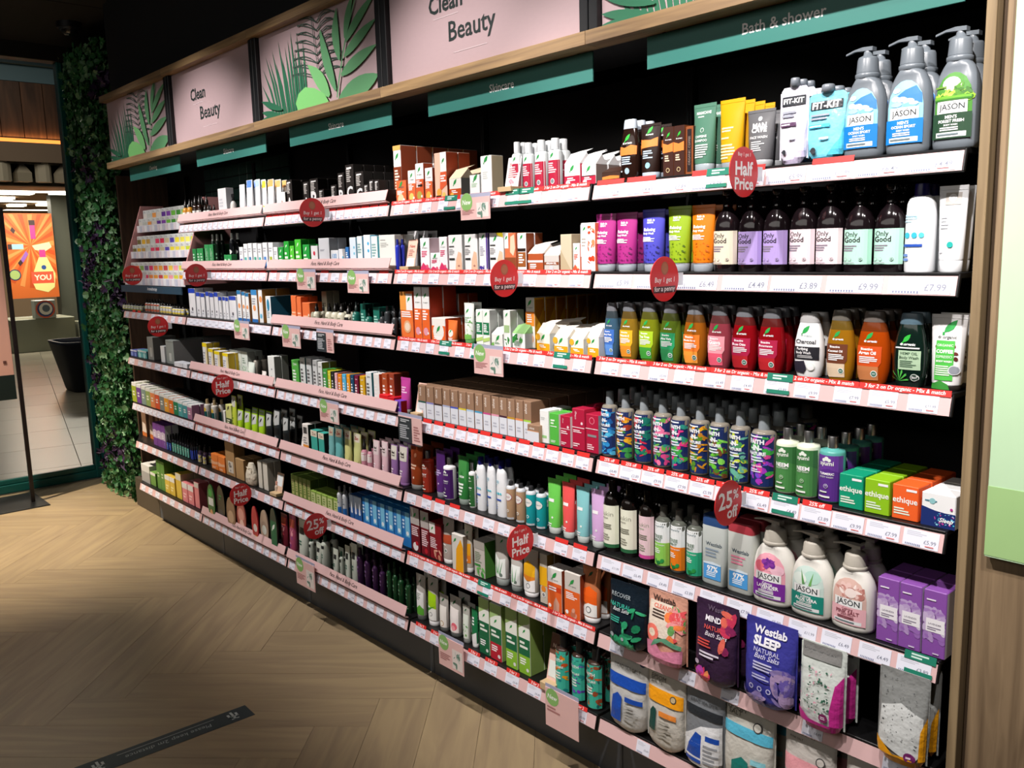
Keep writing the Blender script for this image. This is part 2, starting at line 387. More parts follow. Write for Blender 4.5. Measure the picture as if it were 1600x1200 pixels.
# ---------------------------------------------------------------- header over the shelving
hd = empty('header_box', (-1.5, 0, 2.23), 'long timber framed header with pink and palm print panels above the shelves', 'sign')
def hx(x): return x + 1.5
for k in range(5):
    x0 = -4 + k
    b = MB(); b.box(.0006, .9994, -.012, .06, 0, .036, 'b8935f', OAKH, .001); ob('lower_rail', b, hd, (hx(x0), 0, 0))
    b = MB(); b.box(.0006, .9994, -.022, .06, 0, .034, 'b8935f', OAKH, .001); ob('upper_rail', b, hd, (hx(x0), 0, .388))
    b = MB(); b.box(-.033, -.002, .0, .05, 0, .352, '0e1013', DARKP, .002); b.box(.002, .033, .0, .05, 0, .352, '0e1013', DARKP, .002)
    if k: ob('mullion', b, hd, (hx(x0), 0, .036))
    b = MB(); x1 = .965; xs = .035 if k else .0
    b.box(xs, x1, .02, .03, 0, .352, 'b59da0', CARD)
    W2 = x1 - xs; H2 = .352
    if k in (1, 3):
        lab = MB(); mbp = prints(lab, Surf(d=0, w=W2, h=H2), W2, H2,
            [('t', -16, 62, 19, '26302f', 'Clean', .022), ('t', -2, 32, 25, '26302f', 'Beauty', .012), ('r', -23, 49, -9, 49.6, 'd8c6c9'), ('r', -12, 15, 6, 15.6, 'd8c6c9')])  # thin pale bars are painted reflections of the raised letters
    else:
        lab = MB(); ops = []; rr = random.Random(3)
        CL = lambda P: [(max(-49.6, min(49.6, a)), max(.4, min(99.6, b))) for a, b in P]
        for i in range(15):     # dark grass blades fanning out of the lower edge
            t = i / 14; u = -38 + t * 30; le = -12 * (1 - t) ** 1.5 - 1; hh = (44, 62, 75, 70, 80, 63, 88, 66, 78, 84, 92, 70, 88, 60, 78)[i]
            ops.append(('p', '2f6a4e', CL([(u - .9, 0), (u + .9, 0), (u + le * .45 + .95, hh * .55), (u + le, hh), (u + le * .45 - .75, hh * .55)])))
        for i in range(8):      # outlined frond drawn with thin lines
            for sg in (-1, 1):
                u0, v0 = 2 + .3 * i, 30 + i * 8.5
                pts = [(u0 + sg * (22 - i) * t, v0 + 20 * t - 16 * t * t * (1 if sg > 0 else .4)) for t in (0, .25, .5, .75, 1)]
                ops.append(('w', '3c4f46', .22, CL(pts))); ops.append(('w', '3c4f46', .22, CL([(a, b + 3.2 * math.sin(k_ * .9)) for k_, (a, b) in enumerate(pts)])))
        ops.append(('w', '3c4f46', .25, CL([(4, 20), (3, 50), (1, 80), (0, 99)])))
        def blade(u0, v0, u1, v1, bend, wd, col):
            L1, R1 = [], []
            for q in range(9):
                t = q / 8; cu = u0 + (u1 - u0) * t - bend * math.sin(t * math.pi) * .5; cv = v0 + (v1 - v0) * t; ww = wd * math.sin(min(1, t * 1.15 + .04) * math.pi) ** .7 if t < .95 else .1
                du, dv = u1 - u0, (v1 - v0) * H2 / W2; L_ = math.hypot(du, dv); L1.append((cu - dv / L_ * ww, cv + du / L_ * ww * W2 / H2)); R1.append((cu + dv / L_ * ww, cv - du / L_ * ww * W2 / H2))
            return ('q', col, CL(L1), CL(R1))
        ops += [blade(17, 12, 6, 92, 3, 2.9, '5c9668'), blade(21, 42, 22, 104, 5, 2.7, '5c9668'), blade(26, 62, 36, 110, 3, 2.0, '5c9668'), blade(26, 58, 54, 100, 4, 2.1, '5c9668'), blade(25, 44, 54, 74, 4, 2.3, '5c9668'),
                blade(22, 26, 54, 48, 4, 2.6, '5c9668'), blade(19, 0, 56, 18, 3, 4.4, '5c9668'), blade(12, 8, -8, 54, -3, 3.4, '74b674'), ('w', '5c9668', .45, [(18, 4), (20, 20), (24, 46), (29, 72), (35, 96)]),
                blade(-30, 8, -52, 26, 2, 1.5, '2f6a4e'), blade(-32, 2, -52, 12, 2, 1.4, '2f6a4e'), blade(-33, 0, -52, 3, 1, 1.2, '2f6a4e'), ('p', '7cc474', [(-15, 0), (-17, 10), (-14, 20), (-8, 25), (0, 21), (8, 12), (11, 3), (11, 0)])]
        prints(lab, Surf(d=0, w=W2, h=H2), W2, H2, ops)
    o = ob('pink_panel' if k in (1, 3) else 'palm_panel', b, hd, (hx(x0), 0, .036))
    ob('print', lab, o, (xs + W2 / 2, .0197, 0))
# black fascia box behind the header up to the ceiling
b = MB(); b.box(-4.03, 1.02, .06, .3, 2.232, 3.2, '0b0c0e', mat('black_wall_paint')); ob('trim_1', b, kind='structure')
# hanging category strips
words = ['Cleansing', 'Skincare', 'Skincare', 'Skincare', 'Bath & shower']
for k in range(5):
    wd = .775 if k < 4 else .8; x0 = -4 + k + .19
    if k == 4: x0 = .16
    b = MB(); b.box(0, wd, 0, .005, 0, .082, '35756c', CARD, .0008)
    nm = ['beside the ivy', 'under the first pink Clean Beauty panel', 'under the second palm panel', 'under the second pink Clean Beauty panel', 'reading Bath & shower nearest the oak post'][k]
    o = ob('category_strip', b, None, (x0, .055, 2.146), 'dark teal category strip ' + ('hanging ' if k < 4 else '') + nm, 'sign', 'category strips under the header')
    l = MB(); prints(l, Surf(d=0, w=wd, h=.082), wd, .082, [('t', 0, 55, 15 if k < 4 else 27, 'f2f5f4', words[k], .014)])
    ob('lettering', l, o, (wd / 2, -.0002, 0))
    br = MB(); br.box(.05, .06, .001, .004, .082, .09, '111', DARKP); br.box(wd - .06, wd - .05, .001, .004, .082, .09, '111', DARKP); ob('hanger', br, o)

# ---------------------------------------------------------------- shelving
PINK = mat('pink_card', .5, 'dcb7b6', noise=.03, bscale=12)
WHITE = mat('ticket_paper', .5, 'e4e6f2')
REDM = mat('red_promo_paper', .45, 'd8332f')
SHW = ['top', 'second', 'third', 'fourth', 'fifth', 'sixth', 'bottom']
BAYW = ['', 'bay by the ivy', 'second bay from ivy', 'middle bay', 'fourth bay from ivy', 'bay by the oak post']
# carcass: back panels, uprights, kick board
for k in range(5):
    x0 = -4 + k
    un = MB(); un.box(.004, .996, .48, .5, .0, 2.23, '0d0e10', mat('black_back_panel', .5, '0d0e10'), .002)
    bay = ob('shelving_bay', un, None, (x0, 0, 0), 'black steel shelving bay, ' + BAYW[k + 1].replace('bay', 'the one', 1), 'shelf', 'shelving bays along the wall')
    for xx in (.0, 1.0):
        up = MB(); up.box(xx - .012 if xx else 0, xx if xx else .012, .45, .478, .1, 2.2, '101114', BLAK, .002); ob('upright', up, bay)
    kb = MB(); kb.box(.0015, .9985, .12, .15, .0, .2, '2b2b2d', mat('grey_kick_board', .45, '4a5058', noise=.04, bscale=6), .002)
    ob('kick_board', kb, bay)
b = MB(); b.box(-.44, -.003, .12, .15, 0, .2, '4b4338', mat('brown_kick_board', .5, '4b4338'), .002); b.box(-.44, -.42, .15, .5, 0, .2, '4b4338', mat('brown_kick_board'), .001)
ob('plinth_end', b, None, (-4, 0, 0), 'low grey-brown plinth end between ivy and first bay', 'plinth')
b = MB(); b.box(-.02, 0, .17, .5, .2, 2.23, '4a3628', wood('brown_side_panel', '3a2a1f', '574131', (20, 20, 1.5), .6), .001)
ob('brown_side_panel', b, None, (-4.41, 0, 0), 'dark brown side panel closing the shelving next to the ivy', 'panel')

# green wall tiles showing behind the first two bays
for k, (n0, n1, x0) in enumerate(((3, 10, -4), (0, 4, -3))):
    tl = MB(); tl.box(0, (n1 - n0) * .1, .47, .479, 1.87, 2.23, '14201c', mat('tile_grout', .9, '1c2a26'))
    o = ob('wall_tiling', tl, None, (x0 + n0 * .1, 0, 0), 'dark green glazed tiling behind the top shelf, ' + ('nearer the ivy' if k == 0 else 'ending against black panel'), 'tiles')
    t = MB(); t.box(.002, .098, .462, .47, .002, .068, '3d6355', mat('green_glaze', .25, '3d6355'), .002); tmm = t.mesh('tile')
    for i in range(n1 - n0):
        for j in range(5): ob('tile', tmm, o, (i * .1, 0, 1.87 + j * .07))

_tick = {}
def ticket(wd, red, price):
    k = (round(wd, 3), red, price)
    if k not in _tick:
        b = MB(); b.box(-wd / 2, wd / 2, -.0008, 0, 0, .036, 'e9eaf0', WHITE)
        S = Surf(d=.0016, w=wd, h=.036)
        prints(b, S, wd, .036, [('b', -40, 62, 20, 92, 'c6c9d4', 3), ('t', 26, 38, 34, '85899a', price, .01)] +
               [('r', -42 + i * 5, 5, -42 + i * 5 + 2.4, 17, '7880a0') for i in range(9)] + ([('r', 14, 12, 38, 18, 'e48a8a')] if red else []), .0001)
        _tick[k] = b.mesh('price_ticket')
    return _tick[k]
_red = {}
def redtag(wd, txt):
    k = (round(wd, 3), txt)
    if k not in _red:
        b = MB(); b.box(-wd / 2, wd / 2, -.0008, 0, 0, .0135, 'd8332f', REDM)
        if txt: prints(b, Surf(d=.0016, w=wd, h=.0135), wd, .0135, [('t', 0, 50, 88 if len(txt) > 8 else 55, 'fbeaea', txt, .02, .15)], .0001)
        _red[k] = b.mesh('red_promo_strip')
    return _red[k]
PR = ['£6.49', '£5.99', '£9.99', '£4.49', '£11.99', '£7.99', '£3.89']
# per shelf: riser?, tickets (n, fill), red mode: 0 none, 1 long strips, 2 small tags
CFG = {
 (1, 2): (0, 9, .5, 3), (1, 3): (0, 7, .6, 0), (1, 4): (0, 14, .9, 0), (1, 5): (0, 8, .5, 0), (1, 6): (0, 8, .55, 0),
 (2, 0): (1, 16, .85, 0), (2, 1): (1, 14, .85, 2), (2, 2): (0, 12, .95, 0), (2, 3): (1, 13, .8, 3), (2, 4): (1, 9, .6, 1), (2, 5): (0, 9, .55, 0), (2, 6): (1, 12, .7, 0),
 (3, 0): (1, 16, .9, 2), (3, 1): (1, 11, .7, 3), (3, 2): (1, 14, .65, 0), (3, 3): (1, 13, .75, 0), (3, 4): (1, 7, .35, 0), (3, 5): (1, 11, .7, 2), (3, 6): (1, 13, .7, 0),
 (4, 0): (0, 11, .6, 1), (4, 1): (0, 10, .6, 1), (4, 2): (0, 12, .6, 1), (4, 3): (0, 15, .8, 2), (4, 4): (0, 11, .65, 3), (4, 5): (0, 11, .6, 1), (4, 6): (0, 9, .62, 2),
 (5, 0): (0, 9, .92, 3), (5, 1): (0, 7, .92, 0), (5, 2): (0, 11, .72, 1), (5, 3): (0, 12, .93, 2), (5, 4): (0, 11, .84, 0), (5, 5): (0, 5, .28, 0), (5, 6): (0, 4, .2, 0)}
TLT = R(-14)
DOT = 'Face, Hand & Body Care'
shelves = {}
for (bay, r), (riser, nt, fill, red) in CFG.items():
    x0 = -5. + bay; z = ZR[r]
    tx = {(1): 'ivy'}
    b = MB(); b.box(.006, .994, .012, .447, -.012, .0, '0d0e10', BLAK, .0015)
    sh = ob('shelf', b, None, (x0, 0, z + .046), 'black steel shelf with pink price rail, %s one, %s' % (SHW[r], BAYW[bay]), 'shelf', 'shelves with price rails')
    shelves[(bay, r)] = sh
    if bay == 1:    # the first bay's boards run on to the left behind the rail
        b = MB(); Pq = [(.006, .02), (-.2, .10), (-.38, .2), (-.38, .447), (.006, .447)][::-1]
        for zq, rv in ((0, 1), (-.012, 0)): b.quad([(x_, y_, zq) for x_, y_ in (Pq[::-1] if rv else Pq)], lin('0d0e10'), BLAK)
        for p_, q_ in zip(Pq, Pq[1:] + Pq[:1]): b.quad([(p_[0], p_[1], -.012), (p_[0], p_[1], 0), (q_[0], q_[1], 0), (q_[0], q_[1], -.012)], lin('0d0e10'), BLAK)
        ob('side_board', b, sh)
    # tilted black rail and pink insert
    b = MB(); Mt = Matrix.Translation((0, 0, -.046)) @ Matrix.Rotation(TLT, 4, 'X')
    b.box(.004, .996, .002, .010, .0, .046, '111', BLAK, .001, Mt); ob('price_rail', b, sh)
    b = MB(); b.box(.008, .992, .0004, .0018, .001, .041, 'e2b3b1', PINK, 0, Mt); ob('pink_insert', b, sh)
    if riser:
        b = MB(); M2 = Matrix.Translation((0, -.004, .012)) @ Matrix.Rotation(R(-20), 4, 'X')
        b.box(.012, .988, 0, .002, 0, .040, 'e2b3b1', PINK, 0, M2); b.box(.012, .988, .004, .02, -.004, .0, 'e2b3b1', PINK, 0, M2)
        o = ob('pink_riser', b, sh)
        l = MB(); prints(l, Surf(d=0, w=.98, h=.04), .98, .04, [('t', 2, 45, 23, '40302f', DOT, .012, .2)], .0004)
        for i, v in enumerate(l.v): l.v[i] = tuple(M2 @ Vector((v[0] + .5, v[1], v[2])))
        ob('lettering', l, o)
    rr = random.Random(bay * 10 + r)
    pitch = .97 / nt; wd = pitch * fill
    for i in range(nt):
        xx = .015 + pitch * (i + .5) + rr.uniform(-1, 1) * (pitch - wd) * .25
        o = bpy.data.objects.new('price_ticket', ticket(wd, red, PR[(i * 3 + r) % 7])); link(o, sh)
        p = Mt @ Vector((xx, .0001, .003)); o.location = p; o.rotation_euler = (TLT, 0, 0)
        if red == 2 or (red == 3 and rr.random() < .4):
            if bay == 5 and r == 3 and i > 8: continue
            o = bpy.data.objects.new('red_promo_tag', redtag(wd * .98, {(5, 3): '25% off', (4, 6): '3 for 2'}.get((bay, r), ''))); link(o, sh)
            o.location = Mt @ Vector((xx, -.0008, .0395)); o.rotation_euler = (TLT, 0, 0)
    if red == 1:
        n = 5
        for i in range(n):
            o = bpy.data.objects.new('red_promo_strip', redtag(.984 / n - .001, '3 for 2 on Dr organic - Mix & match')); link(o, sh)
            o.location = Mt @ Vector((.008 + .984 * (i + .5) / n, -.0008, .0395)); o.rotation_euler = (TLT, 0, 0)
# teal "plastic free" tickets
TEALM = mat('teal_ticket', .5, '1a7a62')
for bay, r, xs in ((5, 0, (.42,)), (5, 2, (.60,)), (5, 3, (.62,)), (5, 4, (.955,)), (4, 0, (.36, .67, .73)), (4, 2, (.3, .48, .87)), (4, 5, (.47,)), (4, 1, ())):
    for xx in xs:
        Mt = Matrix.Translation((0, 0, -.046)) @ Matrix.Rotation(TLT, 4, 'X')
        b = MB(); b.box(-.034, .034, -.0012, 0, .036, .054, '1a7a62', TEALM); b.box(-.03, .03, -.0022, -.0014, .006, .015, '1a7a62', TEALM)
        prints(b, Surf(d=.0024, w=.068, h=.054), .068, .054, [('b', -28, 72, 28, 96, 'cfe9df', 2), ('b', -30, 13, 40, 26, 'cfe9df', 1)], .0002)
        o = ob('teal_ticket', b, shelves[(bay, r)], Mt @ Vector((xx, -.001, 0))); o.rotation_euler = (TLT, 0, 0)

# ---------------------------------------------------------------- fragrance tester display in the first bay
disp = empty('tray_display', (-4, 0, 1.5), 'pink sided three tier tray display with packet rows next to the ivy', 'display')
for s, xx in ((0, 0.0), (1, .965)):
    b = MB(); q = [(.02, 0), (.3, 0), (.3, .47), (.16, .47), (.02, .06)]
    for a in (0, .012):
        b.quad([(a, y, z) for y, z in (q if a else q[::-1])], lin('d59a98'), CARD)
    n = len(q)
    for i in range(n):
        (y0, z0), (y1, z1) = q[i], q[(i + 1) % n]; b.quad([(0, y0, z0), (0, y1, z1), (.012, y1, z1), (.012, y0, z0)], lin('d59a98'), CARD)
    ob('pink_side', b, disp, (xx + .01, 0, .04))
for t in range(3):
    zz = .06 + t * .158; yy = .03 + t * .05
    b = MB(); b.box(.02, .97, yy, .3, zz - .008, zz, 'cfd2d4', CARD, .001); tr = ob('tray', b, disp)
    b = MB(); b.box(.02, .97, yy - .004, yy, zz - .03, zz + .012, 'e6e6ee', CARD)
    prints(b, Surf(d=-(yy - .004) * 2, w=.95, h=1), .95, 1, [], .0004)
    for i in range(22): b.box(.03 + i * .0425, .03 + i * .0425 + .034, yy - .0052, yy - .0041, zz - .028, zz + .008, ('f2f2f6', 'cdd0e0', 'e8dfe6')[i % 3], CARD)
    ob('ticket_strip', b, tr)
b = MB(); b.box(0, .97, 0, .006, 0, .04, '22465a', CARD, .0005); prints(b, Surf(d=0, w=.97, h=.04), .97, .04, [], 0)
o = ob('category_strip', b, None, (-3.985, .0, 1.488), 'blue category strip beneath the pink sided tray display', 'sign')
l = MB(); prints(l, Surf(d=0, w=.97, h=.04), .97, .04, [('t', 5, 55, 16, 'e8eef4', 'Aromatherapy', .01)]); ob('lettering', l, o, (.485, -.0002, 0))

# ---------------------------------------------------------------- ivy wall
iv = MB(); iv.box(-.34, .36, .06, .12, 0, 3.1, '0a130d', mat('ivy_backing', .9, '0b150e'))
ivy = ob('ivy_wall', iv, None, (-4.88, .17, 0), 'tall wall of artificial ivy with purple sprigs between window and shelves', 'plant')
LEAFM = [mat('ivy_leaf', .38, '2f6436', noise=.35, bscale=9), mat('pale_ivy_leaf', .35, '6c9468', noise=.2, bscale=9), mat('purple_leaf', .45, '3a2746', noise=.3, bscale=9)]
def leafmesh(k, mt, shape):
    rr = random.Random(k); b = MB()
    if shape == 'ivy': q = [(0, 0), (.35, -.12), (.55, .25), (.3, .35), (.38, .72), (.12, .68), (0, 1.0), (-.12, .68), (-.38, .72), (-.3, .35), (-.55, .25), (-.35, -.12)]
    elif shape == 'round': q = [(0, 0), (.3, .08), (.45, .4), (.34, .75), (0, .92), (-.34, .75), (-.45, .4), (-.3, .08)]
    else: q = [(0, 0), (.14, .3), (.16, .7), (0, 1.25), (-.16, .7), (-.14, .3)]
    n0 = 0; b.v.append((0, .08, .45))
    for x_, y_ in q: b.v.append((x_ * rr.uniform(.9, 1.1), rr.uniform(-.05, .05) - .25 * abs(x_), y_))
    for i in range(len(q)): b.face((0, 1 + i, 1 + (i + 1) % len(q)), lin('fff'), mt, False)
    return b.mesh('leaf')
LM = [leafmesh(1, LEAFM[0], 'ivy'), leafmesh(2, LEAFM[0], 'round'), leafmesh(3, LEAFM[0], 'ivy'), leafmesh(4, LEAFM[1], 'ivy'), leafmesh(5, LEAFM[1], 'round'), leafmesh(6, LEAFM[2], 'long'), leafmesh(7, LEAFM[2], 'ivy')]
rr = random.Random(11)
purp = [(-5.2 + rr.random() * .7, .2 + rr.random() * 2.7) for _ in range(14)]
def leafspot():
    x_, z_ = rr.uniform(-.36, .38), rr.uniform(.01, 3.1); y_ = .02 - rr.random() * .09 + .05 * abs(x_ / .38) ** 3
    wx = -4.88 + x_; pk = any((wx - a) ** 2 + (z_ - c) ** 2 < .012 for a, c in purp)
    me = LM[rr.choice((5, 6, 5))] if pk and rr.random() < .85 else LM[rr.choice((0, 1, 2, 0, 2, 0, 1, 3, 4, 3))]
    return Vector((x_, y_, z_)), me, rr.uniform(.032, .06), (rr.uniform(-.9, .5), rr.uniform(-2.8, 2.8), rr.uniform(-.9, .9))
for i in range(300):
    p, me, s, e = leafspot(); p.y -= .03
    o = bpy.data.objects.new('leaf', me); link(o, ivy); o.location = p; o.scale = (s * 1.1,) * 3; o.rotation_euler = e
fb = MB()
from mathutils import Euler
for i in range(5200):
    p, me, s, e = leafspot(); Mx = Matrix.Translation(p) @ Euler(e).to_matrix().to_4x4() @ Matrix.Scale(s, 4); n0 = len(fb.v)
    fb.v += [tuple(Mx @ v.co) for v in me.vertices]; mt = me.materials[0]
    for pl in me.polygons: fb.face(tuple(n0 + k for k in pl.vertices), lin('fff'), mt)
ob('foliage', fb, ivy, kind='stuff')

# ---------------------------------------------------------------- shopfront glass
fr = MB(); fr.box(-.04, .04, -2.95, .26, 0, .06, '0f3a37', GRN, .004); fr.box(-.025, .025, -2.95, .16, .06, .1, '0f3a37', GRN, .006)
fr.box(-.045, .045, .16, .20, 0, 3.12, '0f3a37', GRN, .006); fr.box(-.03, .03, .20, .235, 0, 3.12, '0f3a37', GRN, .004); fr.box(-.045, .045, .235, .27, 0, 3.12, '0f3a37', GRN, .006)
fr.box(-.06, .06, -4.2, .27, 3.12, 3.25, '1a1712', mat('bronze_head_frame', .5, '1a1712'), .004)
win = ob('window_1', fr, None, (-5.5, 0, 0), kind='structure')
GL = bpy.data.materials.new('shopfront_glass'); GL.use_nodes = True
bs = GL.node_tree.nodes['Principled BSDF']; bs.inputs['Transmission Weight'].default_value = 1; bs.inputs['Roughness'].default_value = 0; bs.inputs['IOR'].default_value = 1.12; bs.inputs['Base Color'].default_value = (.9, .95, .93, 1)
b = MB(); b.box(-.005, .005, -2.95, .165, .09, 3.13, 'fff', GL); ob('pane', b, win)
b = MB(); b.box(-5.6, -5.5, .27, .72, 0, 3.26, '0b0c0e', mat('black_wall_paint')); b.box(-5.56, -5.46, -4.2, -2.95, 0, 3.26, '0b0c0e', mat('black_wall_paint')); ob('wall_left', b, kind='structure')
# dome camera
b = MB(); b.loft([(-.04, .075, .075), (0, .075, .075)], 2, 24, '0c0c0d', BLAK); dc = ob('dome_camera', b, None, (-4.72, .06, 3.235), 'small black dome security camera under the ceiling above the ivy', 'camera')
b = MB(); b.loft([(-.085, .006, .006), (-.08, .03, .03), (-.065, .047, .047), (-.04, .055, .055)], 2, 24, '222', GLOS); ob('dome', b, dc)
b = MB(); b.loft([(-.05, .058, .058), (-.04, .062, .062)], 2, 24, '777', CHRM); ob('ring', b, dc)

# ---------------------------------------------------------------- sign stand by the window
b = MB(); b.box(-.30, .17, -.34, .07, 0, .008, '14161a', BLAK, .003)
st = ob('sign_stand', b, None, (-5.05, -.39, .0), 'black metal sign stand with square foot in front of window', 'stand')
b = MB(); b.box(-.014, .014, -.012, .012, .008, 2.05, '120c0e', mat('dark_brown_post', .4, '150d0f'), .002); ob('pole', b, st)
b = MB(); b.box(-.008, .008, -.42, -.03, .75, 1.78, 'd9a79a', mat('pink_sign_card', .5, 'cf9f92'), .002); sp = ob('sign_panel', b, st)
b = MB(); b.box(-.0095, .0095, -.42, -.03, .75, .92, '10201f', CARD); b.box(.0096, .0105, -.09, -.07, 1.0, 1.02, '5c3a35', CARD); ob('dark_footer', b, sp)

# floor sticker
b = MB(); b.box(-.046, .046, -.30, .30, 0, .0008, '2c3a3d', mat('floor_vinyl', .55, '27363a', noise=.06, bscale=20))
fs = ob('floor_sticker', b, None, (-1.268, -.85, .0009), 'dark slate floor sticker with white cactus icons on the planks', 'sticker')
fs.rotation_euler = (0, 0, R(-1.5))
l = MB()
def flat(mb, pts, col, z=.0012): mb.quad([(x_, y_, z) for x_, y_ in pts], lin(col), CARD)
flat(l, [(-.024, -.17), (-.0215, -.17), (-.0215, .17), (-.024, .17)], 'b9c2c0')
for cy in (-.235, .235):      # cactus: three prongs pointing across the strip, joined low down, with a foot
    for dy, x0_, x1_ in ((0, -.030, .026), (-.015, -.018, .008), (.015, -.018, .008)): flat(l, [(x0_, cy + dy - .0045), (x1_, cy + dy - .0045), (x1_, cy + dy + .0045), (x0_, cy + dy + .0045)], 'c2cac8')
    flat(l, [(.001, cy - .019), (.008, cy - .019), (.008, cy + .019), (.001, cy + .019)], 'c2cac8'); flat(l, [(.020, cy - .014), (.026, cy - .014), (.026, cy + .014), (.020, cy + .014)], 'c2cac8')
g, f, hh = glyphs('Please keep 2m distance', .0, .15); n0 = len(l.v); SZ = .30
l.v += [(.004 + q * SZ, -p * SZ, .0012) for p, q in g]
for q in f: l.face(tuple(n0 + i for i in q), lin('a3aeac'), CARD)
ob('print', l, fs)

# ---------------------------------------------------------------- mall beyond the glass
mf = MB(); mf.box(-28, -5.46, -8, 10, -.06, -.012, '6b665c', mat('mall_grout', .8, '4a463f')); mall = ob('floor_mall', mf, kind='structure')
TM = []
for i, c in enumerate(('857f70', '7b7668', '8c8576', '767164')): TM.append(mat('mall_floor_stone_%s' % 'abcd'[i], .28, c, noise=.12, bscale=2))
ang = R(-12)
for i in range(-14, 15):
    for j in range(-12, 13):
        cx_, cy_ = i * .92, j * .92; X_, Y_ = -12 + cx_ * math.cos(ang) - cy_ * math.sin(ang), 1 + cx_ * math.sin(ang) + cy_ * math.cos(ang)
        if not (-20 < X_ < -4.9 and -2.2 < Y_ < 5.2) or Y_ > 1.2 + (-5.5 - X_) * .32 or Y_ < -1.8 + (-5.5 - X_) * .12: continue
        P = [(X_ + a * math.cos(ang) - c * math.sin(ang), Y_ + a * math.sin(ang) + c * math.cos(ang)) for a, c in ((-.457, -.457), (.457, -.457), (.457, .457), (-.457, .457))]
        P = clip(P, 0, -5.46, 1)
        if len(P) < 3: continue
        t = MB(); n = len(P); t.v = [(p[0] - X_, p[1] - Y_, -.012) for p in P] + [(p[0] - X_, p[1] - Y_, -.002) for p in P]; mt = TM[random.randrange(4)]
        t.face(tuple(range(n, 2 * n)), lin('fff'), mt)
        for k in range(n): t.face((k, (k + 1) % n, n + (k + 1) % n, n + k), lin('fff'), mt)
        ob('floor_tile', t, mall, (X_, Y_, 0))
# planter
b = MB(); b.loft([(0, .26, .26), (.02, .27, .27), (.62, .40, .40), (.66, .41, .41), (.66, .37, .37), (.58, .36, .36)], 5, 28, '0c1424', mat('navy_planter_glaze', .5, '0b1428'))
pl = ob('planter', b, None, (-10.6, 1.62, 0), 'dark navy square planter standing on the mall floor outside', 'planter')
b = MB(); b.loft([(.57, .35, .35), (.59, .34, .34)], 5, 16, '1c140d', mat('soil', .95, '1c140d', noise=.4)); ob('soil', b, pl)
# bulkhead with vertical boards and lit cove
WB = wood('bulkhead_wood', '3f2a1f', '6b4a36', (5, 5, .6), .5)
bk = MB(); bk.box(-14.3, -14, -1, 6, 3.62, 4.46, '2c1e16', mat('bulkhead_core', .8, '2c1e16')); bulk = ob('wall_bulkhead', bk, kind='structure')
for i in range(14):
    p = MB(); p.box(-.012, .012, -.155, .155, 0, .86, '6b4a36', WB, .003); ob('board', p, bulk, (-13.985, .2 + i * .32, 3.6))
b = MB(); b.box(-14, -13.99, -1, 5, 3.545, 3.6, 'ff9a4a', mat('cove_glow', .5, 'ff8a3c', emis=2.2)); ob('light_strip', b, None, None, 'glowing orange cove strip under the wooden bulkhead across the mall', 'light')
b = MB(); b.box(-14.3, -13.92, -1, 6, 3.24, 3.53, '9a8370', mat('beige_soffit', .7, '8f7a68')); ob('trim_2', b, kind='structure')
b = MB(); b.box(-14.3, -14, -1, 6, 4.47, 4.72, '7d98a2', mat('pale_blue_fascia', .5, '6f8d99')); b.box(-14.2, -13.9, -1, 6, 4.72, 4.80, '31474f', mat('blue_steel', .5, '31474f')); ob('trim_3', b, kind='structure')
b = MB(); b.box(-27, -14.3, -3, 10, 3.02, 3.24, 'b08a62', mat('store_ceiling_paint', .8, 'a9835c')); ob('ceiling_store', b, kind='structure')
b = MB(); b.box(-27.2, -27, -3, 10, 0, 3.3, 'b59a7c', mat('store_wall_paint', .8, '9d8468')); ob('wall_store', b, kind='structure')
b = MB(); b.box(-24, -14.3, -3, 8, 5.1, 5.2, '1e3038', mat('atrium_ceiling', .8, '22323c')); b.box(-14, -5.6, -3, 8, 5.2, 5.3, '1e3038', mat('atrium_ceiling')); ob('ceiling_mall', b, kind='structure')
EM = mat('lamp_panel', .5, 'fff2d8', emis=9)
for k, (X_, Y_, lx, ly) in enumerate([(-17.28, 3.28, 0.35, 0.35), (-17.52, 2.57, 0.35, 0.54), (-19.16, 2.69, 0.35, 0.35), (-21.27, 4.16, 0.35, 0.65), (-21.71, 3.49, 0.35, 0.35), (-23.89, 5.04, 0.35, 0.36)]):
    b = MB(); b.box(-lx / 2, lx / 2, -ly / 2, ly / 2, 0, .05, 'fff2d8', EM, .005); ob('ceiling_light', b, None, (X_, Y_, 2.97), 'long white ceiling light panel in the store opposite, ' + ['nearest the mall', 'second from the mall', 'third from the mall', 'fourth from the mall', 'fifth from the mall', 'farthest inside'][k], 'lamp', 'ceiling lights of the store opposite')
b = MB(); b.loft([(0, .06, .06), (.02, .06, .06)], 2, 14, 'fff', EM); ob('downlight', b, None, (-15.41, 2.23, 5.18), 'round white downlight in the mall ceiling above the bulkhead', 'lamp')
# faceted frieze of hanging blocks
ORDW = ['first', 'second', 'third', 'fourth', 'fifth', 'sixth', 'seventh', 'eighth', 'ninth']
for i in range(9):
    b = MB(); h_ = .30
    if i % 2: b.loft([(0, .15, .15), (.14, .15, .15), (.30, .02, .02)], 2, 4, 'b5aa96', CARD)
    else: b.loft([(0, .12, .12), (.26, .12, .12), (.30, .11, .11)], 3, 10, 'cfc4b0', CARD)
    for q in range(len(b.s)): b.s[q] = False
    ob('hanging_block', b, None, (-14.12 + .02 * (i % 3), 1.0 + i * .30, 2.94), 'pale %s block, %s in the hanging frieze of the store opposite' % (['drum shaped', 'pyramid shaped'][i % 2], ORDW[i]), 'decoration', 'faceted blocks above the store front', rz=.3 * i)
b = MB(); b.box(-14.25, -14.0, -1, 6, 3.225, 3.25, '4a4338', mat('dark_frieze_back', .8, '4a4338')); b.box(-14.5, -14.3, -1, 6, 2.9, 3.24, '4a4338', mat('dark_frieze_back')); ob('trim_4', b, kind='structure')
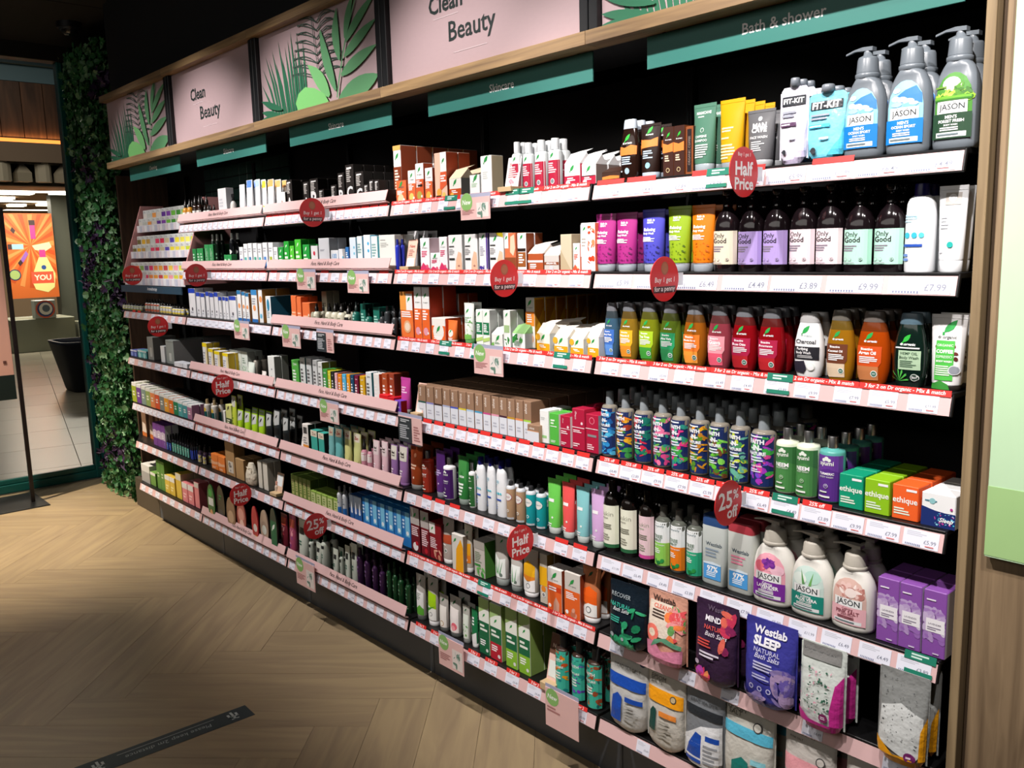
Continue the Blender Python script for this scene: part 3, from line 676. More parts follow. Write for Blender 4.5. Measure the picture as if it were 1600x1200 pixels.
# orange promotional banner
bn = MB(); bn.box(-.03, .03, -.46, .46, 0, 1.67, '2a2622', BLAK); bann = ob('banner', bn, None, (-17.9, 2.77, .96), 'tall orange promotional poster with a drawn bottle in the store opposite', 'poster')
bp = MB(); ops = [('r', -50, 0, 50, 100, 'c4622a')]
for i in range(26):
    a = i / 26 * 6.283; ops.append(('p', ('cf8648', 'b84a1e')[i % 2], [(2, 62), (max(-49, min(49, 2 + 80 * math.cos(a))), max(1, min(99, 62 + 50 * math.sin(a)))), (max(-49, min(49, 2 + 80 * math.cos(a + .12))), max(1, min(99, 62 + 50 * math.sin(a + .12))))]))
ops += [('p', 'd9c7a0', [(5, 62), (40, 66), (44, 60), (30, 55), (10, 57)]), ('r', 18, 48, 30, 57, 'c8387e'), ('p', 'dcd68a', [(16, 48), (32, 48), (46, 28), (42, 12), (28, 6), (4, 10), (-2, 20), (4, 32)]),
        ('r', -2, 17, 42, 31, 'e0553c'), ('t', 20, 24, 34, 'fbe3c8', 'YOU', .03), ('c', 24, 36, 5, '2c4a8a'), ('r', 4, 70, 14, 86, 'c8387e'), ('r', 3, 86, 15, 92, '3a2626'),
        ('r', -34, 58, -12, 64, '8fc4c8'), ('r', -42, 58, -34, 64, '3a2626'), ('p', '8a5aa8', [(-20, 46), (-8, 56), (-4, 52), (-16, 42)]), ('p', '3a2626', [(-26, 42), (-20, 46), (-16, 42), (-22, 38)]),
        ('p', '3a2626', [(-34, 80), (-30, 84), (-24, 80), (-28, 76)]), ('c', -34, 28, 12, '24305a'), ('c', -34, 28, 10, '9ab06a')]
prints(bp, Surf(d=0, w=.92, h=1.67), .92, 1.67, ops, .001); o = ob('print', bp, bann, (.031, 0, 0)); o.rotation_euler = (0, 0, R(90))
b = MB(); b.box(-.15, .15, -.16, .16, 0, 3.02, '4a4c42', mat('grey_green_pillar', .5, '4a4c42', noise=.1, bscale=4), .01); ob('column_store', b, None, (-18.2, 3.45, 0), kind='structure')
# counters, shelving and red wall of the opposite store
CON = mat('grey_green_counter', .5, '7f8272', noise=.1, bscale=3)
b = MB(); b.box(-.5, .5, -.55, .55, 0, .62, '7f8272', CON, .01); ob('counter', b, None, (-17.0, 2.55, 0), 'grey display counter below the orange poster', 'counter')
b = MB(); b.box(-.4, .4, -.45, .45, 0, .52, '7f8272', CON, .01); ob('counter', b, None, (-16.38, 3.6, 0), 'lower grey counter carrying the cream gift box', 'counter')
b = MB(); b.box(-.15, .15, -.28, .28, 0, .30, 'cdbf9a', CARD, .005); gb = ob('gift_box', b, None, (-16.2, 3.42, .521), 'cream box with a red round emblem on the lower counter', 'box')
b = MB(); b.box(0, .02, -.13, .13, 0, .26, '3e4a2c', CARD, .004)
l = MB(); prints(l, Surf(d=0, w=.26, h=.26), .26, .26, [('c', 0, 50, 40, 'c9b56a'), ('c', 0, 50, 30, 'b83a34')], .001); o2 = ob('round_emblem', b, gb, (.16, .06, .12)); o3 = ob('print', l, o2, (.021, 0, 0)); o3.rotation_euler = (0, 0, R(90))
b = MB(); b.box(-.12, .12, -.18, .18, 0, .34, '9aa09a', CARD, .01)
o2 = ob('display_disc', b, None, (-16.6, 2.6, .621), 'grey display block with a spiral ring emblem on the counter', 'display')
l = MB(); prints(l, Surf(d=0, w=.34, h=.34), .34, .34, [('c', 0, 50, 50, 'c85a3c'), ('c', 0, 50, 42, '33406a'), ('c', 2, 52, 34, 'd8d4c8'), ('c', 4, 54, 20, '5b6670')], .001); o3 = ob('print', l, o2, (.121, 0, 0)); o3.rotation_euler = (0, 0, R(90))
b = MB(); b.box(-.2, .2, -.5, .5, 1.35, 2.6, 'b3262a', mat('red_wall_panel', .5, 'b3262a'), .004); b.box(-.22, -.2, -.55, .55, 0, 2.6, '6a4630', WB); rs = ob('store_shelving', b, None, (-18.3, 4.25, 0), 'red topped wooden wall shelving in the store opposite', 'shelf')
for i in range(5):
    b = MB(); b.box(-.2, .15, -.5, .5, 0, .03, '7a5236', WB); ob('board', b, rs, (0, 0, .15 + i * .27))
rr = random.Random(4)
for i in range(4):
    for j in range(4):
        b = MB(); b.box(-.08, .08, -.09, .09, 0, rr.uniform(.1, .2), ('c98a4a', '8a4a32', 'd8c8a0', '36506a', 'a83a34')[(i * 3 + j) % 5], CARD, .004)
        ob('boxed_goods', b, None, (-18.25, 3.88 + j * .245, .181 + i * .27), '%s small %s box on %s board of the red topped shelving' % (['first', 'second', 'third', 'fourth'][j], ['tan', 'brown', 'cream', 'blue', 'red'][(i * 3 + j) % 5], ['lowest', 'second', 'third', 'fourth'][i]), 'box', 'boxes on the shelving of the store opposite')

# ---------------------------------------------------------------- products: bodies and prints
NAMES = {'carton': ('product_box', 'box'), 'wing': ('cream_box', 'box'), 'tube': ('squeeze_tube', 'tube'), 'pump': ('pump_bottle', 'bottle'),
         'pouch': ('stand_up_pouch', 'pouch'), 'spout': ('spouted_pouch', 'pouch'), 'can': ('spray_can', 'can'), 'drop': ('dropper_bottle', 'bottle'),
         'stand': ('leaflet_stand', 'sign'), 'oval': ('body_wash_bottle', 'bottle'), 'trig': ('spray_bottle', 'bottle'), 'stick': ('reed_diffuser', 'diffuser'), 'card': ('hanging_pack', 'pack'), 'bag': ('cotton_bag', 'bag')}
# bottle shapes: body rings (z, a), cap rings (z, a), superellipse exponent
BS = {
 'faith': ([(0, .93), (.015, 1), (.72, 1), (.76, .97), (.79, .85), (.80, .5)], [(.80, .48), (.81, .49), (.985, .43), (1, .40)], 2),
 'ayumi': ([(0, .9), (.02, 1), (.76, 1), (.79, .93), (.805, .5), (.82, .42)], [(.82, .42), (.99, .42), (1, .40)], 2),
 'og': ([(0, .95), (.02, 1), (.53, 1), (.62, .93), (.70, .72), (.76, .42), (.79, .34)], [(.79, .36), (.88, .36), (.885, .16), (.93, .16), (.935, .42), (1, .42)], 2.4),
 'sukin': ([(0, .95), (.02, 1), (.66, 1), (.74, .93), (.80, .7), (.84, .4)], [(.84, .46), (.985, .46), (1, .42)], 2),
 'toner': ([(0, .94), (.015, 1), (.73, 1), (.78, .94), (.82, .6), (.83, .36)], [(.83, .47), (1, .43)], 2),
 'block': ([(0, .93), (.02, 1), (.84, 1), (.86, .98)], [(.86, .99), (.985, .98), (1, .94)], 5),
 'white': ([(0, .95), (.02, 1), (.6, 1), (.78, .93), (.84, .78), (.865, .55)], [(.865, .5), (.98, .48), (1, .45)], 2.3),
 'rose': ([(0, .95), (.02, 1), (.72, 1), (.76, .85), (.78, .45)], [(.78, .54), (.99, .54), (1, .5)], 2.6),
 'can': ([(0, .97), (.015, 1), (.80, 1), (.86, .9), (.885, .55)], [(.885, .5), (.89, .52), (.99, .42), (1, .38)], 2),
 'drop': ([(0, .92), (.03, 1), (.55, 1), (.64, .8), (.68, .45)], [(.68, .5), (.84, .5), (.86, .28), (.97, .24), (1, .18)], 2),
 'oval': ([(0, .76), (.025, .82), (.18, .95), (.36, 1), (.55, .96), (.72, .82), (.84, .68), (.85, .66)], [(.85, .68), (.86, .69), (.98, .6), (1, .55)], 2.5),
 'oil': ([(0, .95), (.02, 1), (.55, 1), (.66, .85), (.7, .5)], [(.7, .52), (.95, .52), (1, .4)], 2)}
SHAPED = set(BS)
_cache = {}
def build(kind, w, h, d, c, ops):
    key = (kind, round(w, 3), round(h, 3), round(d, 3), c, repr(ops))
    if key in _cache: return _cache[key]
    parts = []; c0 = c[0]; opt = c[1:]
    if kind in ('carton', 'wing'):
        hh = h * (.66 if kind == 'wing' else 1)
        b = MB(); b.box(-w / 2, w / 2, -d / 2, d / 2, 0, hh, c0, CARD, min(.0015, w * .04))
        if kind == 'wing':
            t = MB(); cf = lin(opt[1] if len(opt) > 1 else 'fff'); P = [(-w / 2, -d / 2, hh), (w / 2, -d / 2, hh), (w / 2, d / 2, hh), (-w / 2, d / 2, hh), (-w / 2, d * .05, h), (w * .5, d * .05, h)]
            for q in ((0, 1, 5, 4), (1, 2, 5), (2, 3, 4, 5), (3, 0, 4)): t.quad([P[i] for i in q], cf, CARD)
            t.quad([(-w * .4, d * .05, h), (w * .4, d * .05, h), (w * .55, d * .5, h * 1.12), (-w * .2, d * .45, h * 1.08)], cf, CARD)
            prints(t, Surf(d=-0.0, w=w, h=h), w, h, [], 0)
        if opt and opt[0]:
            b.quad([(w / 2 + .0003, -d / 2 + .001, .001), (w / 2 + .0003, d / 2 - .001, .001), (w / 2 + .0003, d / 2 - .001, hh - .001), (w / 2 + .0003, -d / 2 + .001, hh - .001)], lin(opt[0]), CARD)
        parts.append(('box', b))
        l = MB(); prints(l, Surf(d=d, w=w, h=hh), w, hh, ops); parts.append(('print', l))
        if kind == 'wing': parts.append(('flap', t))
    elif kind == 'tube':
        a, bb = w / 2, d / 2; ch = opt[1] if len(opt) > 1 else .1; cc = opt[0] if opt else c0; mt = MM[opt[2]] if len(opt) > 2 else PLAS
        pr = [(h * ch, a * .78, bb), (h * (ch + .02), a * .82, bb), (h * .5, a * .9, bb * .8), (h * .8, a * .96, bb * .38), (h * .945, a, bb * .07 + .0005), (h, a, .0009)]
        b = MB(); b.loft(pr, 2, 20, c0, mt); b.loft([(h * .95, a * 1.002, bb * .07 + .0012), (h * .956, a * 1.002, .0016)], 3, 20, c0, mt, caps=False); parts.append(('tube', b))
        k = MB(); k.loft([(0, a * .70, bb * .92), (h * .012, a * .75, bb * .97), (h * ch * .93, a * .78, bb), (h * ch, a * .74, bb * .95)], 2, 20, cc, CLEA if cc == 'cap' else PLAS)
        if cc == 'cap': k.c = [lin('aab4bd')] * len(k.c)
        parts.append(('cap', k)); l = MB(); prints(l, Surf(pr, 2), w * .82, h, ops); parts.append(('print', l))
    elif kind in SHAPED:
        opt = [q for q in opt if not isinstance(q, float)]; bz, cz, n = BS[kind]; mt = MM[opt[1]] if len(opt) > 1 else PLAS; cm = MM[opt[2]] if len(opt) > 2 else PLAS
        pr = [(z * h, a * w / 2, a * d / 2) for z, a in bz]; b = MB()
        if kind == 'can': pr = [p + ((c0,) if p[0] < h * .79 else ('c9cdd2',)) for p in pr]
        if len(opt) > 3 and opt[3]: # liquid level: clear above, liquid colour below
            top = opt[3]; b.loft([p + ((c0 if p[0] < h * .7 else top),) for p in pr], n, 24, c0, mt)
        else: b.loft(pr, n, 24, c0, CHRM if kind == 'can' and 0 else mt)
        parts.append(('bottle_body', b))
        k = MB(); k.loft([(z * h, a * w / 2, a * (w if kind not in ('oval', 'block') else d) / 2) for z, a in cz], n if kind in ('oval', 'block') else 2, 20, opt[0] if opt else 'fff', cm); parts.append(('cap', k))
        l = MB(); prints(l, Surf(pr, n), w, h, ops); parts.append(('print', l))
    elif kind == 'pump':
        pc = opt[0]; n = 2.5; q = [(0, .90), (.012, .97), (.05, 1), (.42, 1), (.52, .965), (.60, .87), (.67, .70), (.715, .50), (.725, .36)]
        pr = [(z * h, a * w / 2, (a if z < .5 else max(a * .95, .6)) * d / 2 if z < .68 else a * w / 2) for z, a in q]; b = MB(); b.loft(pr, n, 28, c0, PLAS); parts.append(('bottle_body', b))
        r = w * .235; k = MB(); k.loft([(h * .715, r * 1.12, r * 1.12), (h * .73, r * 1.2, r * 1.2), (h * .755, r * 1.2, r * 1.2), (h * .765, r * 1.05, r * 1.05)], 2, 24, pc, PLAS); parts.append(('collar', k))
        k = MB(); k.loft([(h * .765, r * 1.1, r * 1.1), (h * .885, r * 1.0, r * 1.0), (h * .905, r * .9, r * .9), (h * .907, r * .5, r * .5), (h * .962, r * .4, r * .4)], 2, 24, pc, PLAS)
        z0 = h * .958; L_ = w * .56
        k.v += []; n0 = len(k.v)
        for (x_, hw, zt, zb) in ((.15 * w, .10 * w, .036, .0), (-.1 * w, .09 * w, .042, .008), (-.32 * w, .05 * w, .034, .016), (-L_, .022 * w, .010, -.006)):
            k.v += [(x_, -hw, z0 + zb * h), (x_, hw, z0 + zb * h), (x_, hw, z0 + zt * h), (x_, -hw, z0 + zt * h)]
        for s_ in range(3):
            for i in range(4): k.face((n0 + s_ * 4 + i, n0 + s_ * 4 + (i + 1) % 4, n0 + s_ * 4 + 4 + (i + 1) % 4, n0 + s_ * 4 + 4 + i), lin(pc), PLAS)
        k.face((n0, n0 + 3, n0 + 2, n0 + 1), lin(pc), PLAS); k.face((n0 + 12, n0 + 13, n0 + 14, n0 + 15), lin(pc), PLAS)
        parts.append(('pump_head', k)); l = MB(); prints(l, Surf(pr, n), w, h, ops); parts.append(('print', l))
    elif kind in ('pouch', 'spout'):
        a, bb = w / 2, d / 2; rr = random.Random(int(w * 9999)); seg = 28; mt = FOIL
        tp = .9 if kind == 'spout' else 1.0
        q = [(0, .5, .5), (.04, .76, .8), (.11, .94, 1), (.3, .96, .98), (.5, .97, .8), (.68, .985, .52), (.82, 1, .24), (.92, 1, .04), (tp if kind == 'spout' else 1, 1, .02)]
        if kind == 'spout': q = [(z * .9, a_, b_) for z, a_, b_ in q[:-1]] + [(.86, .98, .03), (.9, .8, .02)]; q.sort()
        pr = [(z * h, a_ * a, max(b_ * bb, .0012)) for z, a_, b_ in q]; b = MB(); b.loft([p + (c0,) for p in pr], 2.6, seg, c0, mt)
        for i, v in enumerate(b.v):
            z = v[2] / h
            if z < .85: k_ = .03 * w; b.v[i] = (v[0] + math.sin(z * 23 + v[1] * 90) * k_ * .35, v[1] * (1 + .10 * math.sin(v[0] * 120 / (w * 10) + z * 17)), v[2] + (abs(v[0] / a) ** 2 * .02 * h if z < .05 else 0))
        for s_ in (-1, 1): b.box(s_ * a * .985 - .002, s_ * a * .985 + .002, -.001, .001, h * .06, h * (.97 if kind == 'pouch' else .84), c0, mt)
        parts.append(('pouch_body', b))
        pr2 = [(z, a_ * .99, b_ * 1.09 + .001) for z, a_, b_ in pr]
        l = MB(); prints(l, Surf(pr2, 2.6), w * .98, h * (.9 if kind == 'spout' else 1), ops, .0012, mt); parts.append(('print', l))
        if kind == 'spout':
            k = MB(); k.loft([(h * .89, w * .12, w * .12), (h * .905, w * .12, w * .12), (h * .905, w * .17, w * .17), (h * .99, w * .15, w * .15), (h, w * .13, w * .13)], 2, 18, opt[0] if opt else '7d848c', PLAS); parts.append(('cap', k))
    elif kind == 'stand':
        b = MB(); b.box(-w / 2, w / 2, -d / 2, d / 2, 0, h * .14, 'd9c3a0', mat('pale_wood_block', .5, 'c9ae86'), .001); parts.append(('block', b))
        b = MB(); Mx = Matrix.Rotation(R(-12), 4, 'X'); b.box(-w / 2, w / 2, -.001, .001, h * .1, h, c0, CARD, 0, Mx)
        l = MB(); prints(l, Surf(d=.002, w=w, h=h), w, h, ops); l.v = [tuple(Mx @ Vector(v)) for v in l.v]; parts.append(('card', b)); parts.append(('print', l))
    elif kind == 'trig':
        pr = [(0, w * .45, w * .45), (.02 * h, w * .5, w * .5), (.55 * h, w * .5, w * .5), (.63 * h, w * .35, w * .35), (.68 * h, w * .18, w * .18)]
        b = MB(); b.loft(pr, 2, 20, c0, GLOS); parts.append(('bottle_body', b))
        k = MB(); k.loft([(h * .67, w * .2, w * .2), (h * .76, w * .2, w * .2)], 2, 14, opt[0], PLAS); k.box(-w * .5, w * .35, -w * .1, w * .1, h * .8, h * .94, opt[0], PLAS, .002); k.box(-w * .12, w * .12, -w * .09, w * .09, h * .74, h * .86, opt[0], PLAS)
        k.tube([(-w * .3, 0, h * .82), (-w * .4, 0, h * .72), (-w * .36, 0, h * .62)], .002, 6, opt[0]); parts.append(('trigger_head', k))
        l = MB(); prints(l, Surf(pr, 2), w, h, ops); parts.append(('print', l))
    elif kind == 'stick':
        b = MB(); b.box(-w / 2, w / 2, -d / 2, d / 2, 0, h, c0, CARD, .001); parts.append(('box', b)); l = MB(); prints(l, Surf(d=d), w, h, ops); parts.append(('print', l))
    elif kind == 'card':
        b = MB(); t_ = .012; b.loft([(-t_, w / 2, h / 2), (-t_ * .5, w / 2 * .99, h / 2 * .99), (0, w / 2 * .8, h / 2 * .8)], 2, 26, c0, PLAS)
        b.v = [(x_, z_ , y_ + h / 2) for x_, y_, z_ in b.v]; b.f = [tuple(reversed(f_)) for f_ in b.f]; parts.append(('pack_body', b))
        l = MB(); prints(l, Surf(d=2 * t_), w, h, ops); parts.append(('print', l))
    elif kind == 'bag':
        b = MB(); b.loft([(0, w * .42, d * .3), (h * .1, w * .5, d * .5), (h * .5, w * .48, d * .5), (h * .85, w * .32, d * .3), (h, w * .2, d * .2)], 2.4, 20, c0, mat('cotton_cloth', .9, None, bump=.8, bscale=50), wob=w * .015); parts.append(('cloth', b))
        k = MB(); k.tube([(-w * .3, -d * .3, h * .82), (0, -d * .42, h * .8), (w * .3, -d * .3, h * .83), (w * .35, -d * .35, h * .6)], .0015, 6, 'e8e2d0'); parts.append(('drawstring', k))
    out = [(n_, p.mesh(n_)) for n_, p in parts if p.f]
    _cache[key] = out; return out

ORD = ['first', 'second', 'third', 'fourth', 'fifth', 'sixth', 'seventh', 'eighth', 'ninth', 'tenth', 'eleventh', 'twelfth', 'thirteenth', 'fourteenth', 'fifteenth', 'sixteenth']
BK = ['', 'second row', 'third row', 'fourth row', 'fifth row', 'sixth row', 'seventh row', 'eighth row', 'ninth row']
BAYL = ['', 'bay beside ivy', 'second bay', 'middle bay', 'fourth bay', 'oak-end bay']
LABELS = {}
DEF_D = {'carton': .9, 'wing': .9, 'tube': .55, 'pump': .62, 'pouch': .42, 'spout': .35, 'stand': .9, 'oval': .52, 'block': .55, 'white': .62, 'rose': .7, 'og': .8, 'card': .3, 'stick': .8, 'bag': .5}
def PUT(bay, r, x0, x1, h, kind, look, c, ops=(), n=1, back=0, y=.035, d=None, fill=.95, z=0, rz=0, bh=1.0, shv=None):
    W = (x1 - x0) / n; w_ = W * fill; dd = d or w_ * DEF_D.get(kind, 1.0)
    nm, cat = NAMES.get(kind, ('bottle', 'bottle'))
    if kind == 'carton':
        for key_, v_ in (('tea box', 'tea_box'), ('gift', 'gift_box'), ('soap', 'soap_box'), ('kraft', 'kraft_box'), ('brown and white', 'hygiene_box'), ('medicine', 'medicine_box'), ('letter', 'makeup_box'), ('black box', 'makeup_box'),
                         ('carton', 'bath_carton'), ('bar box', 'shampoo_bar_box'), ('scented', 'scented_box'), ('honey', 'honey_box'), ('tea tree', 'gel_box'), ('slim', 'serum_box'), ('lavender', 'scented_box'), ('crimson', 'oil_box'), ('terracotta', 'oil_box')):
            if key_ in look: nm = v_; break
    parts = build(kind, w_, h, dd, tuple(float(q) if q[0] == '.' else q for q in c.split('|')), tuple(ops))
    rr = random.Random(int(x0 * 999) + r)
    for i in range(n):
        for k in range(back + 1):
            yy = y + dd / 2 + k * (dd * (1.25 if kind in ('pouch', 'spout') else 1.04) + .002)
            if yy + dd / 2 > .47: break
            lab = look
            if n > 1: lab += ', ' + ORD[i] + ' of ' + ['', '', 'two', 'three', 'four', 'five', 'six', 'seven', 'eight', 'nine', 'ten', 'eleven', 'twelve', 'thirteen', 'fourteen', 'fifteen', 'sixteen'][n]
            if k: lab += ', ' + BK[k]
            lab += ', ' + (shv or SHW[r] + ' shelf, ' + BAYL[bay])
            if len(lab.split()) > 16: lab = lab.replace(' of ' + ['', '', 'two', 'three', 'four', 'five', 'six', 'seven', 'eight', 'nine', 'ten', 'eleven', 'twelve', 'thirteen', 'fourteen', 'fifteen', 'sixteen'][n] + ',', ',')
            loc = (x0 + W * (i + .5) + rr.uniform(-1, 1) * .0008, yy + rr.uniform(0, .0015), ZR[r] + .0463 + z)
            root = ob(nm, parts[0][1], None, loc, lab, cat, look + ' on the ' + (shv or SHW[r] + ' shelf') if n * (back + 1) > 1 else None, rz=R(rz + (rr.uniform(-1.2, 1.2) if kind != 'carton' else rr.uniform(-.5, .5))))
            LABELS[lab] = LABELS.get(lab, 0) + 1
            for pn, me in parts[1:]:
                ch = bpy.data.objects.new(pn, me); link(ch, root)
# ---- print designs
LF = '2f9a4a'
def DOB(c1, c2='f3d9a8', t='fff', leaf=LF):      # boxed cream: white head with leaf, coloured body, picture at the foot
    return (('r', -50, 0, 50, 58, c1), ('l', 0, 84, 30, leaf), ('t', 2, 70, 60, '6a6a6a', 'dr.organic', .01), ('b', -40, 36, 36, 56, t, 4), ('c', -4, 15, 32, c2), ('c', 26, 12, 10, 'f4f4f0'))
def DOW(c1, c2='f3d9a8'):                       # white box, coloured accents
    return (('l', 0, 82, 28, LF), ('t', 2, 70, 56, '8a8a8a', 'dr.organic', .01), ('b', -34, 42, 30, 62, c1, 4), ('p', c1, [(-50, 0), (50, 0), (50, 8), (10, 16), (-20, 26), (-50, 10)]), ('c', 22, 14, 13, c2))
def DOFACE(c1):
    return (('l', -8, 86, 22, LF), ('r', -44, 66, -6, 70, '444'), ('b', -44, 44, 0, 62, '999', 4), ('r', -44, 30, -4, 36, '333'), ('p', 'efc3a4', [(0, 0), (6, 30), (24, 54), (44, 50), (48, 20), (48, 2)]), ('p', 'b5766a', [(16, 14), (26, 18), (36, 14), (26, 11)]))
def WING(c1, c2): return (('l', 0, 80, 26, LF), ('r', -50, 0, 50, 46, c1), ('b', -30, 22, 30, 40, 'fff', 2), ('c', -26, 14, 14, c2))
def BWASH(c1, c2, txt='Body Wash'):
    return (('l', -4, 66, 20, '27a04a'), ('t', 0, 58.5, 40, 'f2f2f2', 'dr.organic', .03), ('p', c1, [(-42, 24), (26, 24), (34, 30), (34, 52), (-42, 52)]), ('p', c2, [(-42, 7), (-40, 24), (26, 24), (26, 5), (-30, 4)]),
            ('t', -10, 48, 38, 'fff', 'Bioactive', .03), ('t', -8, 42, 54, 'fff', txt, .03), ('b', -34, 28, 24, 38, 'f4f4f4', 4), ('c', 14, 14, 10, 'eef2ee'), ('c', 14, 14, 8, '4c7a6a'), ('t', 14, 14, 8, 'fff', 'eco', .03))
def CHAR(c='222228'): return (('l', -4, 74, 24, '27a04a'), ('t', 0, 65, 40, '9aa', 'dr.organic'), ('t', -2, 56, 68, '3a3a40', 'Charcoal', .015), ('r', -40, 28, 42, 48, c), ('t', -12, 44, 40, 'fff', 'Purifying', .02), ('t', -8, 38, 52, 'e8e8e8', 'Body Wash', .02), ('b', -30, 30, 36, 35, 'bbb', 2), ('p', '2c2834', [(-38, 8), (-40, 24), (-4, 26), (4, 14), (-6, 6)]), ('c', 18, 17, 13, 'dfe8df'), ('c', 18, 17, 11, 'f6f6f6'))
def HEMP(): return (('l', -4, 66, 22, '2cae3a'), ('t', 0, 58, 46, 'f2f2f2', 'dr.organic', .03), ('r', -36, 52.5, 34, 54.5, 'dddddd'), ('r', -26, 24, 38, 50, 'a9c5a5'), ('t', 6, 46, 50, '2e4a35', 'HEMP OIL', .02), ('t', 6, 40, 56, '2e4a35', 'Body Wash', .01), ('b', -20, 27, 30, 37, '55705a', 4),
    ) + tuple(('p', '4cae48', [(-22, 8), (-22 + 26 * math.cos(R(a)) - 2, 8 + 14 * math.sin(R(a)) + 1), (-22 + 30 * math.cos(R(a)), 8 + 17 * math.sin(R(a))), (-22 + 26 * math.cos(R(a)) + 3, 8 + 14 * math.sin(R(a)) - 1)]) for a in (10, 40, 70, 95, 125, 155)) + (('c', 24, 14, 11, 'cfd4cf'), ('c', 24, 14, 9, '33443a'), ('t', 24, 14, 13, 'fff', '5in1', .02))
def COFFEE(): return (('l', 8, 84, 40, '2a9a46'), ('t', 0, 70, 62, '555a58', 'dr.organic', .01), ('f', 3, 22, ['6b2f28', '8a3b30', '57241f'], -36, 42, 40, 62, 8), ('r', -34, 14, 28, 66, '4cb748'), ('t', -3, 60, 54, 'e8f5e6', 'ORGANIC', .01), ('t', -3, 52, 56, 'fff', 'COFFEE', .03), ('t', -3, 45, 54, 'e2f2e0', 'ESPRESSO', .01), ('t', -3, 39, 52, 'fff', 'BODY WASH', .03), ('b', -30, 20, 24, 34, 'd8efd4', 5), ('c', 30, 28, 17, 'cfd2d8'), ('c', 30, 28, 14, '8a8f98'), ('p', '3a8f3a', [(-38, 2), (-36, 9), (-10, 14), (16, 9), (22, 2)]))
def JAS(bg, band, l1, l2='BODY WASH', sky=None, tc='fff', jc='23292d'):
    ops = [('p', bg, [(-40 + 0, 8), (40, 8), (40, 40), (36, 50), (26, 57.5), (12, 61.5), (0, 62.5), (-12, 61.5), (-26, 57.5), (-36, 50), (-40, 40)])]
    if sky: ops += list(sky)
    ops += [('r', -33, 29, 33, 39, 'f1f3f2'), ('t', 0, 34, 56, jc, 'J\u00c4S\u00d6N', .012), ('r', -40, 8.2, 40, 29, band), ('r', -33, 9.5, 33, 13.5, 'e4e8e8'), ('t', 0, 26, 26, tc, "MEN'S" if sky and len(sky) > 6 else 'Calming', .02), ('t', 0, 22.5, 56, tc, l1, .03), ('t', 0, 19.4, 30, tc, l2, .02), ('b', -24, 14.5, 26, 18, tc, 2), ('b', -30, 10.5, 20, 12.8, '6a7a80', 1)]
    return tuple(ops)
SKY = (('p', '2f78c8', [(-20, 49), (0, 54), (24, 57), (36, 50), (38, 42), (10, 44), (-10, 43)]), ('c', -22, 47, 10, 'f4f8fb', .6), ('c', -6, 46, 12, 'ffffff', .5), ('c', 10, 44, 13, 'dff0fb', .5), ('c', -18, 42, 14, '9fd4f4', .4), ('c', 14, 41, 16, '7cc6ee', .35), ('c', -20, 54, 9, 'fff', .6), ('c', 22, 42, 10, 'cfeafa', .4))
FOR = (('c', -4, 53, 20, 'f4fbe6', .8), ('c', 8, 50, 14, 'e9f7c8', .8), ('f', 5, 26, ['9ccb3c', '7ab82e', 'b8dd58'], -34, 40, 34, 48, 9), ('f', 8, 18, ['4f8a28', '3a6e22'], 6, 40, 36, 52, 8), ('r', -38, 41, 38, 43, '6aa832'), ('r', -38, 39.5, 38, 41, '3a7a2a'), ('r', -38, 50, -14, 51.5, '6a8f3a'))
FLO = {'lav': (('c', 0, 50, 22, 'f3a7b8', .8), ('c', -20, 46, 16, 'e26a7c', .8), ('c', 22, 44, 16, 'f0c0cf', .8), ('f', 2, 12, ['8a3aa0', '6a2a8a'], -10, 46, 12, 54, 9)),
       'aloe': (('c', 14, 50, 20, 'b8dfd0', .8), ('c', -18, 46, 18, 'e4f0e8', .8), ('p', '5f9a58', [(-10, 40), (-16, 58), (-3, 41)]), ('p', '6fae5c', [(6, 40), (16, 56), (13, 40)])),
       'salt': (('f', 6, 26, ['e9c8c0', 'c98f84', 'f4e4de', 'b97a70'], -34, 40, 34, 56, 9), ('c', 6, 46, 14, 'efe0da', .8))}
def FAITH(cols, seed): return (('r', -49, 3, 49, 75, '1c2f66'), ('f', seed, 46, cols, -46, 5, 46, 72, 17), ('r', -40, 71, 20, 73, 'e8eef4'), ('t', -6, 65, 66, 'eef2f6', 'FAITH', .06), ('t', -6, 56.5, 50, 'eef2f6', '-IN-', .06), ('t', -4, 48.5, 74, 'eef2f6', 'NATURE', .06), ('b', -34, 37, 30, 45, 'dfe8f2', 2), ('t', -4, 31, 50, 'eef2f6', 'BODY WASH', .04), ('b', -30, 22, 26, 28, 'dfe8f2', 2))
def AYU(c1, c2, t): return (('r', -49, 3, 49, 73, c1), ('p', c2, [(-49, 42), (-20, 50), (10, 53), (49, 46), (49, 60), (49, 73), (-49, 73)]), ('c', 0, 68, 9, 'e9efe6', 1), ('c', -11, 66, 7, 'e9efe6'), ('c', 11, 66, 7, 'e9efe6'), ('t', 0, 60, 56, 'eef3ea', 'ayumi', .02), ('t', 0, 45, 60, 'fff', t, .03), ('t', 0, 40, 54, 'dfe8dc', 'BODY WASH', .01), ('c', 0, 26, 9, 'dfe8dc'), ('c', 0, 26, 7.5, c1), ('t', 0, 26, 7, 'dfe8dc', '*', .05), ('b', -26, 15, 24, 19, 'dfe8dc', 1), ('b', -32, 7, 36, 12, 'eef3ea', 1))
